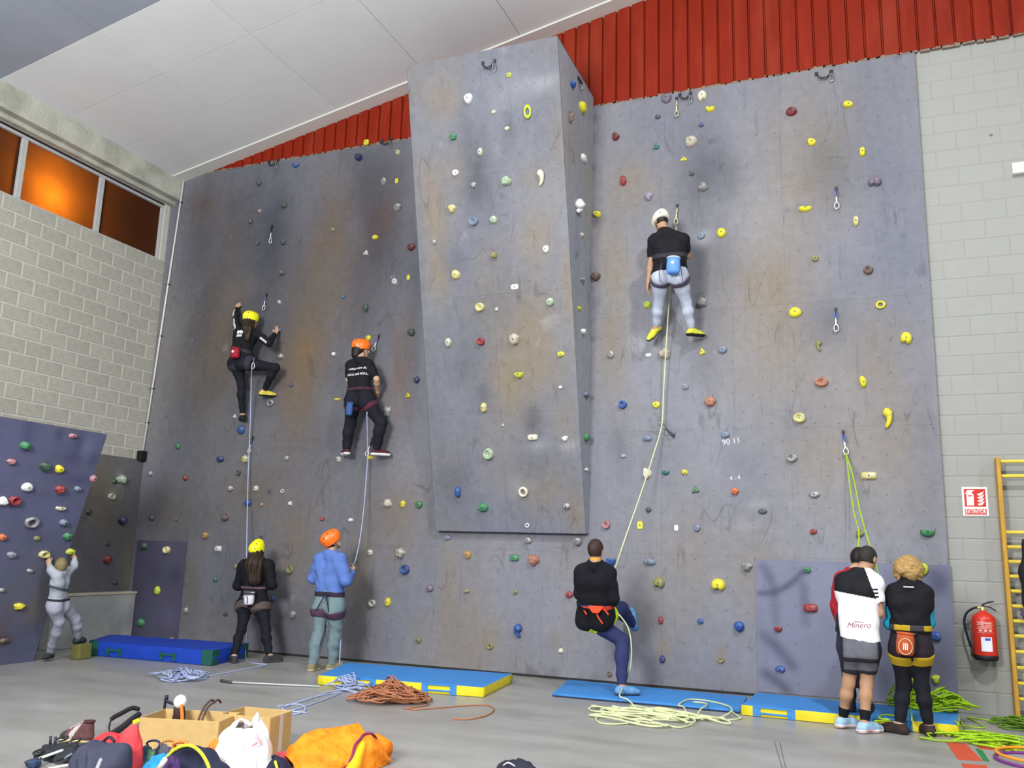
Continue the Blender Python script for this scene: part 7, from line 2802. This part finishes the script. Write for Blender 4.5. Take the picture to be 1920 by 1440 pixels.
for j in range(ny + 1):
    for i in range(nx + 1):
        u, v = i / nx, j / ny
        th = math.pi * v
        h = hprof(u) * 1.02
        wdt = 0.27 * (0.55 + 0.75 * math.sin(math.pi * min(1, max(0, u * 0.9 + 0.07))))
        fold = 1 + 0.05 * math.sin(11 * u + 5 * math.sin(2.2 * th) + 3 * v) + 0.1 * (fbm(np.array([u * 6]), np.array([v * 5 + 4]))[0] - 0.5) * 2
        diag = 0.012 * math.exp(-((u - 0.35 - 0.75 * v) / 0.06) ** 2)
        p = P0 + du * (L * (u + 0.02 * math.sin(9 * v))) + dn * (-math.cos(th) * wdt * fold) + v3(0, 0, max(0.004, (math.sin(th) ** 0.8) * h * fold + diag * math.sin(th)))
        V.append(p)
for j in range(ny):
    for i in range(nx):
        k = j * (nx + 1) + i
        Fc.append((k, k + 1, k + nx + 2, k + nx + 1))
b = MB()
b.add(V, Fc)
M_orj = mat('orange_cloth', (238, 132, 20), 0.7, 0.2, 11, bump=0.8, bscale=16)
oj = obj('shell', b, M_orj, t, smooth=True)
VV = [np.array(p) for p in V]


def on_j(u, v, lift=0.006):
    return VV[int(v * ny) * (nx + 1) + int(u * nx)] + v3(0, -.004, lift)


b = MB()
b.tube(smooth_path([on_j(u, v) for u, v in ((.42, .04), (.5, .12), (.57, .2), (.63, .27), (.7, .31), (.78, .32), (.86, .36), (.92, .42), (.97, .46))], 6), 0.011, 6)
obj('purple_trim', b, mat('trim_purple', (124, 46, 84), 0.7), t, smooth=True)
b = MB()
b.tube(smooth_path([on_j(u, v, -.02) for u, v in ((.44, .02), (.52, .07), (.58, .13), (.63, .2), (.67, .25))], 6), [0.012, 0.02, 0.03, 0.035, 0.04, 0.042, 0.045, 0.046, 0.046, 0.046, 0.045, 0.044, 0.042, 0.04, 0.038, 0.036, 0.034, 0.032, 0.03, 0.03, 0.028, 0.026, 0.024, 0.02, 0.015][:25], 10)
obj('yellow_lining', b, mat('lining_yellow', (236, 176, 22), 0.7, 0.1, 12), t, smooth=True)
b = MB()
ce = G(716, 1430) + v3(0, .02, 0.09)
b.tube([ce + v3(-.16, .02, .0), ce + v3(-.08, .01, .01), ce + v3(-.02, 0, 0), ce + v3(.03, -.01, -.005)], [0.1, 0.095, 0.085, 0.075], 14)
obj('sleeve', b, M_orj, t, smooth=True)

# white plastic bag with faint red print, over an orange stuff sack
c = G(444, 1428)
c = G(449, 1452)
t = thing('plastic_bag', c, 'white plastic carrier bag with faint pink print in front of the right box', 'bag')
V, Fc = [], []
n, m = 40, 26
top_pts = {0: 1.0}
for i in range(m + 1):
    v = i / m
    for j in range(n):
        a = 2 * math.pi * j / n
        rx = 0.225 * (1 - 0.55 * v ** 2.4) * (1 + 0.05 * math.sin(5 * a + 4 * v))
        ry = 0.16 * (1 - 0.55 * v ** 1.4) * (1 + 0.06 * math.sin(3 * a + 1))
        peak = 0.27 + 0.05 * max(0, math.cos(a - 0.6)) ** 3 + 0.015 * max(0, math.cos(a - 2.7)) ** 4
        fold = 0.014 * math.sin(9 * a + 6 * v) + 0.01 * math.sin(15 * a - 5 * v)
        V.append(c + v3((rx + fold) * math.cos(a) + 0.02 * v, (ry + fold) * math.sin(a), 0.004 + peak * (v + 0.1 * math.sin(math.pi * v)) * 1.18))
for i in range(m):
    for j in range(n):
        j2 = (j + 1) % n
        Fc.append((i * n + j, i * n + j2, (i + 1) * n + j2, (i + 1) * n + j))
b = MB()
b.add(V, Fc)
b.add([V[j] for j in range(n)], [tuple(range(n))[::-1]])
bag = obj('bag', b, mat('plastic_white_bag', (240, 238, 238), 0.4, 0.02, 8, spec=0.5), t, smooth=True)
md = bag.modifiers.new('skin', 'SOLIDIFY')
md.thickness = 0.002
for a, hh in ((0.75, 0.045), (2.75, 0.03)):
    k = int(a / (2 * math.pi) * n)
    p = np.array(V[m * n + k])
    q1, q2 = np.array(V[m * n + (k - 6) % n]), np.array(V[m * n + (k + 6) % n])
    b = MB()
    b.tube(smooth_path([q1 - v3(0, 0, .02), p + v3(0, 0, hh * 0.6), q2 - v3(0, 0, .02)], 6), [0.018] * 4 + [0.011] * 5 + [0.018] * 4, 6)
    obj('handle', b, MATS['plastic_white_bag'], t, smooth=True)
bv = bvh_of(bag)
b = MB()
o = c + v3(0.0, -.6, 0.24)
b.add([o + v3(x, 0, z) for x, z in ((-.06, .05), (.02, .06), (.085, .02), (.07, -.01), (-.02, -.06), (-.05, -.02))], [(0, 1, 2, 3, 4, 5)])
obj('pink_print', stick_on(b, bv, (0.25, 1, 0), back=0.2, gap=0.004), mat('print_palepink', (218, 182, 190), 0.5), bag)
b = MB()
b.add([o + v3(x, 0, z) for x, z in ((-.03, -.045), (.06, .02), (.062, .012), (-.027, -.055))], [(0, 1, 2, 3)])
obj('print_line', stick_on(b, bv, (0.25, 1, 0), back=0.2, gap=0.006), mat('print_rose', (176, 120, 136), 0.5), bag)

M_osack = mat('orange_sack', (232, 120, 36), 0.6, 0.14, 8)
b = crumple(G(402, 1450), (0.1, 0.09, 0.22), 6, 0.25, ridge=0.12)
obj('stuff_sack', b, M_osack, smooth=True, label='orange stuff sack tucked under the left side of the white plastic bag', category='bag')

# hiking shoe
c = G(143, 1393)
t = thing('hiking_shoe', c, 'brown and grey hiking shoe with cream sole standing on the floor', 'shoe')
dS = nrm(v3(-0.96, -0.28, 0))
sS = v3(-dS[1], dS[0], 0)
pr = [PR('s', 'c', c - dS * .09 + v3(0, 0, .06), c - dS * .085 + v3(0, 0, .135), 0.045, 0.042, k=.03), PR('s', 'c', c - dS * .08 + v3(0, 0, .05), c + dS * .1 + v3(0, 0, .045), .045, .04, k=.03), PR('s', 'c', c - dS * .07 + v3(0, 0, .12), c + dS * .06 + v3(0, 0, .07), .04, .036, k=.03)]
vf = mesh_sdf(pr, 0.0, 0.008, cuts=[(c + v3(0, 0, .03), v3(0, 0, -1)), (c + v3(0, 0, .165), v3(0, 0, 1))])
sdf_obj('upper', vf, [mat('shoe_brown', (92, 60, 60), 0.85, 0.2, 25), mat('shoe_greypatch', (172, 164, 158), 0.85, 0.1, 25), mat('shoe_blackpatch', (50, 46, 48), 0.85)], t,
        matfn=lambda p: np.where(((p - c) @ dS) > 0.075, 2, np.where((np.abs((p - c) @ dS - 0.02 + (p[:, 2] - .08) * 0.6) < 0.022), 1, 0)))
sdf_obj('sole', mesh_sdf(pr[1:2], 0.008, 0.008, cuts=[(c + v3(0, 0, .032), v3(0, 0, 1)), (c + v3(0, 0, 0.002), v3(0, 0, -1))]), mat('sole_cream2', (206, 190, 140), 0.7), t)
b = MB()
for k in range(4):
    q = c + dS * (0.05 - 0.03 * k) + v3(0, 0, .108 + .017 * k)
    b.tube([q - sS * .026, q + v3(0, 0, .008), q + sS * .026], 0.004, 5)
obj('laces', b, mat('lace_pale', (196, 180, 170), 0.8), t, smooth=True)
b = MB()
b.tube([c - dS * .09 + v3(0, 0, .166) + v3(.036 * math.cos(a), .036 * math.sin(a), 0) for a in [2 * math.pi * k / 14 for k in range(14)]], 0.011, 6, closed=True)
obj('collar', b, mat('collar_maroon', (70, 36, 40), 0.85), t, smooth=True)

# red jacket heap with white stripe
M_redj = mat('red_cloth', (196, 52, 58), 0.8, 0.12, 10, bump=0.25, bscale=30)
c = G(203, 1424)
b = crumple(c, (0.17, 0.14, 0.19), 2, 0.2, ridge=0.06)
rj = obj('red_jacket', b, M_redj, at=c, smooth=True, label='red jacket with a white stripe lying behind the dark backpack', category='jacket')
bv = bvh_of(rj)
b = MB()
pts = [U(167, 1402, c[1] - .5), U(180, 1388, c[1] - .5)]
w_ = v3(.018, 0, 0)
V = []
for i in range(6):
    p = lerp(G(166, 1404) + v3(0, -.3, .1), G(180, 1388) + v3(0, -.5, .2), i / 5)
    V += [p - w_, p + w_]
b.add(V, [(2 * i, 2 * i + 1, 2 * i + 3, 2 * i + 2) for i in range(5)])
obj('white_stripe', stick_on(b, bv, (0.1, 1, -0.12), back=0.3, gap=0.003), M_white, rj)
c = G(238, 1452)
b = crumple(c, (0.1, 0.1, 0.32), 5, 0.16, ridge=0.14, fr=2.2)
obj('red_shirt', b, mat('red_cloth_light', (206, 66, 70), 0.8, 0.12, 10, bump=0.25, bscale=30), at=c, smooth=True, label='lighter red shirt bunched up against the left cardboard box', category='shirt')

# dark backpack
c = G(186, 1462)
t = thing('backpack', c, 'dark slate backpack lying in front of the red jacket', 'backpack')
pr = [PR('b', 'c', c + v3(-.14, 0, .11), c + v3(.14, .0, .13), .1, .105, k=.05), PR('b', 'c', c + v3(-.1, -.06, .06), c + v3(.12, -.07, .07), .07, .07, k=.05), PR('b', 'c', c + v3(-.12, .05, .17), c + v3(.12, .04, .18), .05, .05, k=.05)]
sdf_obj('sack', mesh_sdf(pr, 0, .011, cuts=[(c + v3(0, 0, .004), v3(0, 0, -1))], wr=.011, wf=24), mat('pack_slate', (56, 58, 76), 0.85, 0.12, 12), t)
b = MB()
b.tube(smooth_path([c + v3(.1, -.1, .16), c + v3(.13, -.16, .1), c + v3(.12, -.17, .03)], 6), .014, 8)
obj('side_strap', b, mat('strap_grey', (150, 150, 160), 0.7), t, smooth=True)
b = MB()
b.tube(smooth_path([c + v3(-.05, .05, .235), c + v3(0, .05, .265), c + v3(.05, .05, .24)], 6), .01, 6)
obj('haul_loop', b, M_strap, t, smooth=True)

# harness behind, against the box
c = G(226, 1376)
t = thing('climbing_harness', c, 'black harness with yellow tag lying behind the red shirt', 'harness')
M_hblk = mat('webbing_black', (40, 34, 42), 0.85, 0.15, 20)
b = MB()
b.tube(smooth_path([G(203, 1376) + v3(0, 0, .06), G(208, 1366) + v3(0, 0, .08), G(225, 1360) + v3(0, 0, .1), G(245, 1354) + v3(0, 0, .12), G(258, 1352) + v3(0, 0, .1)], 6), [0.008] * 6 + [.02] * 19, 8)
b.tube(smooth_path([G(203, 1376) + v3(0, 0, .06), G(206, 1382) + v3(0, 0, .03), G(218, 1384) + v3(0, 0, .03)], 6), .008, 6)
obj('waist_belt', b, M_hblk, t, smooth=True)
b = MB()
b.tube(smooth_path([G(208, 1384) + v3(0, 0, .03), G(225, 1378) + v3(0, 0, .05), G(242, 1370) + v3(0, 0, .08), G(258, 1360) + v3(0, 0, .09)], 6), .026, 8)
obj('leg_loop', b, M_hblk, t, smooth=True)
b = MB()
b.box(G(253, 1376) + v3(0, 0, .1), (.07, .02, .035), ((0.9, 0, .4), (0, 1, 0), (-.4, 0, .9)))
obj('yellow_tag', b, mat('tag_yellow', (206, 208, 40), 0.7), t, bevel=.006)

# tangle of black quickdraws and slings at far left, each its own thing
M_wsling = mat('sling_pale', (206, 212, 204), 0.8)
M_gsl = mat('sling_greyblue', (112, 124, 140), 0.8, 0.2, 20)
qd = 0
for (xa, ya, xb, yb2, mm, w) in ((72, 1436, 118, 1426, M_wsling, .03), (86, 1448, 140, 1440, M_wsling, .03), (80, 1418, 108, 1408, M_gsl, .022), (100, 1424, 132, 1412, M_gsl, .024), (120, 1436, 150, 1422, M_gsl, .022)):
    p, q = G(xa, ya) + v3(0, 0, .05), G(xb, yb2) + v3(0, 0, .075)
    if ya > 1440:
        p, q = G(xa, ya) + v3(0, 0, .02), G(xb, yb2) + v3(0, 0, .03)
    d = nrm(q - p)
    t = thing('quickdraw', (p + q) / 2 * v3(1, 1, 0), ['white-slung quickdraw on the gear pile at far left, upper of two', 'white-slung quickdraw on the gear pile at far left, lower of two', 'grey-blue quickdraw on the gear pile, farthest left of three', 'grey-blue quickdraw on the gear pile, middle of three', 'grey-blue quickdraw on the gear pile, nearest the dark backpack'][qd], 'quickdraw', 'loose quickdraws on the floor')
    qd += 1
    b = MB()
    n_ = nrm(np.cross(d, v3(0, 0, 1)))
    b.box((p + q) / 2, (np.linalg.norm(q - p), w, .012), (d, n_, np.cross(d, n_)))
    obj('sling', b, mm, t, bevel=.004)
    for e_, s_ in ((p, -1), (q, 1)):
        b = MB()
        d_ring(b, e_ + d * s_ * .045, d, n_, .11, .07, .008)
        obj('carabiner', b, M_dsteel, t, smooth=True)
c = G(118, 1424) + v3(0, .02, 0)
b = crumple(c, (0.26, 0.12, 0.1), 9, 0.4, ridge=0.3, fr=4)
obj('gear_sling', b, mat('gear_black', (34, 36, 42), 0.7, 0.3, 20), at=c, smooth=True, label='black tangled gear sling under the loose quickdraws at far left', category='climbing gear')
b = MB()
p = G(62, 1440)
b.box(p + v3(0, 0, .03), (.09, .07, .05))
obj('blue_pouch', b, mat('pouch_navy', (44, 62, 92), 0.8), label='small navy pouch at the left end of the gear pile', category='pouch', bevel=.015)
b = MB()
p = G(104, 1418) + v3(0, .02, .0)
for dx in (-.09, -.04):
    b.tube([p + v3(dx, 0, .05), p + v3(dx - .005, 0, .13)], .011, 6)
b.tube([p + v3(-.1, 0, .05), p + v3(.06, .02, .09)], .015, 6)
obj('camming_gear', b, mat('cam_black', (44, 46, 54), 0.5), smooth=True, label='black two-pronged metal gear standing up behind the pale slings', category='climbing gear')

# open day pack with yellow-green piping, and what spills out of it
c = G(350, 1468)
t = thing('day_pack', c, 'open navy day pack edged with yellow-green piping in front of the left box', 'backpack')
arc = [G(316, 1428) + v3(0, 0, .08)] + [c + v3(-.2 + .42 * k / 10, .03, .05 + .2 * math.sin(math.pi * (k / 10 * 0.86 + 0.1))) for k in range(11)]
pr = [PR('b', 'c', c + v3(-.16, .05, .06), c + v3(.2, .05, .05), .1, .1, k=.06), PR('b', 'c', c + v3(-.06, .06, .12), c + v3(.08, .06, .12), .1, .1, k=.06), PR('b', 'e', c + v3(0.02, -.09, .17), np.eye(3), (.16, .12, .09), sub=True)]
sdf_obj('sack', mesh_sdf(pr, 0, .011, cuts=[(c + v3(0, 0, .004), v3(0, 0, -1))], wr=.004, wf=16), mat('pack_navy', (32, 34, 56), 0.85, 0.12, 12), t)
b = MB()
b.tube(smooth_path([c + v3(-.23, -.02, .07), c + v3(-.14, -.0, .19), c + v3(-.02, .01, .235), c + v3(.1, .0, .2), c + v3(.2, -.02, .11), c + v3(.25, -.06, .03)], 6), .012, 8)
obj('piping', b, mat('piping_lime', (190, 200, 50), 0.7), t, smooth=True)
b = MB()
b.tube(smooth_path([c + v3(.02, -.12, .07), c + v3(.1, -.13, .05), c + v3(.2, -.12, .06)], 6), [.02] * 4 + [.035] * 9, 8)
obj('lime_flap', b, mat('flap_lime', (186, 196, 40), 0.7), t, smooth=True)
c3 = G(300, 1456)
b = crumple(c3, (0.13, 0.13, 0.14), 12, 0.3, ridge=0.2)
obj('turquoise_towel', b, mat('towel_turquoise', (36, 132, 186), 0.8, 0.25, 12), at=c3, smooth=True, label='turquoise-blue towel spilling left of the navy day pack', category='towel')
c3 = G(338, 1468) + v3(0.0, -.1, .06)
b = crumple(c3, (0.085, 0.06, 0.13), 14, 0.25, ridge=0.1)
obj('purple_pouch', b, mat('pouch_purple', (62, 40, 88), 0.8, 0.2, 12), at=c3, smooth=True, label='purple pouch inside the mouth of the navy day pack', category='pouch')
b = MB()
p, q = G(326, 1470) + v3(0, -.18, .1), G(346, 1470) + v3(0, -.2, .2)
b.tube([p, lerp(p, q, .45)], .018, 8, mi=0)
b.tube([lerp(p, q, .45), q], .017, 8, mi=1)
obj('marker_tube', b, [mat('tube_orange', (240, 130, 40), 0.5), mat('tube_white', (232, 228, 232), 0.5)], smooth=True, label='orange and white tube lying across the purple pouch', category='tube')
c3 = G(270, 1444)
b = crumple(c3, (0.11, 0.1, 0.15), 17, 0.4, ridge=0.25, fr=4)
obj('patterned_scarf', b, mat('scarf_dark', (40, 62, 78), 0.85, 0.3, 9, dirt=((120, 180, 60), 5, 0.7)), at=c3, smooth=True, label='dark teal scarf with green flecks between red shirt and towel', category='scarf')
c3 = G(306, 1438)
b = crumple(c3, (0.12, 0.08, 0.14), 19, 0.4, ridge=0.3, fr=4)
obj('grey_fleece', b, mat('fleece_grey', (78, 78, 92), 0.9, 0.3, 12), at=c3, smooth=True, label='dark grey fleece bundle just in front of the left cardboard box', category='cloth')
for k, (x, y, mm, lab) in enumerate(((312, 1402, mat('cord_brown', (176, 116, 60), 0.8), 'thin brown cord loop on the grey fleece'), (334, 1404, mat('cord_orange', (226, 128, 60), 0.8), 'orange cord loop right of the grey fleece'), (283, 1402, mat('cord_navy', (50, 58, 90), 0.8), 'navy cord loop left of the grey fleece'))):
    p = G(x, y + 36) + v3(0, 0, .14)
    b = MB()
    b.tube(smooth_path([p + v3(.05 * math.cos(a), .02 * math.sin(2 * a), .04 * math.sin(a)) for a in [2 * math.pi * i / 10 for i in range(10)]], 3, closed=True), .008 if k != 1 else .014, 6, closed=True)
    obj('cord_loop', b, mm, smooth=True, label=lab, category='cord')
# between white bag and orange jacket
c3 = G(516, 1456)
t = thing('navy_bag', c3, 'navy bag with lime edge between the white plastic bag and orange jacket', 'bag')
b = crumple(c3, (0.12, 0.1, 0.13), 23, 0.25, ridge=0.1)
obj('sack', b, MATS['pack_navy'], t, smooth=True)
b = MB()
b.tube(smooth_path([c3 + v3(.04, -.07, .12), c3 + v3(.08, -.09, .07), c3 + v3(.1, -.1, .01)], 6), .01, 6)
obj('lime_edge', b, MATS['piping_lime'], t, smooth=True)
c3 = G(526, 1438)
b = crumple(c3, (0.07, 0.06, 0.11), 25, 0.25, ridge=0.1)
obj('rose_cloth', b, mat('cloth_rose', (206, 84, 96), 0.8, 0.12, 12), at=c3, smooth=True, label='small rose-pink cloth tucked left of the orange jacket', category='cloth')
c3 = G(488, 1462)
b = crumple(c3, (0.09, 0.06, 0.06), 27, 0.25, ridge=0.1)
obj('magenta_cloth', b, mat('cloth_magenta', (156, 44, 120), 0.8, 0.12, 12), at=c3, smooth=True, label='magenta cloth under the right side of the white plastic bag', category='cloth')
# dark shoe top at the bottom edge
c3 = G(972, 1452)
t = thing('dark_bundle', c3, 'dark bundle just showing at the bottom edge of the floor', 'bag')
b = crumple(c3, (0.16, 0.1, 0.1), 31, 0.3, ridge=0.12)
obj('cloth', b, mat('bundle_dark', (42, 42, 56), 0.85, 0.2, 14), t, smooth=True)
b = MB()
b.tube(smooth_path([c3 + v3(-.1, -.06, .06), c3 + v3(-.05, -.08, .09), c3 + v3(0, -.07, .07)], 5), .006, 5)
obj('pale_cord', b, M_rbw, t, smooth=True)
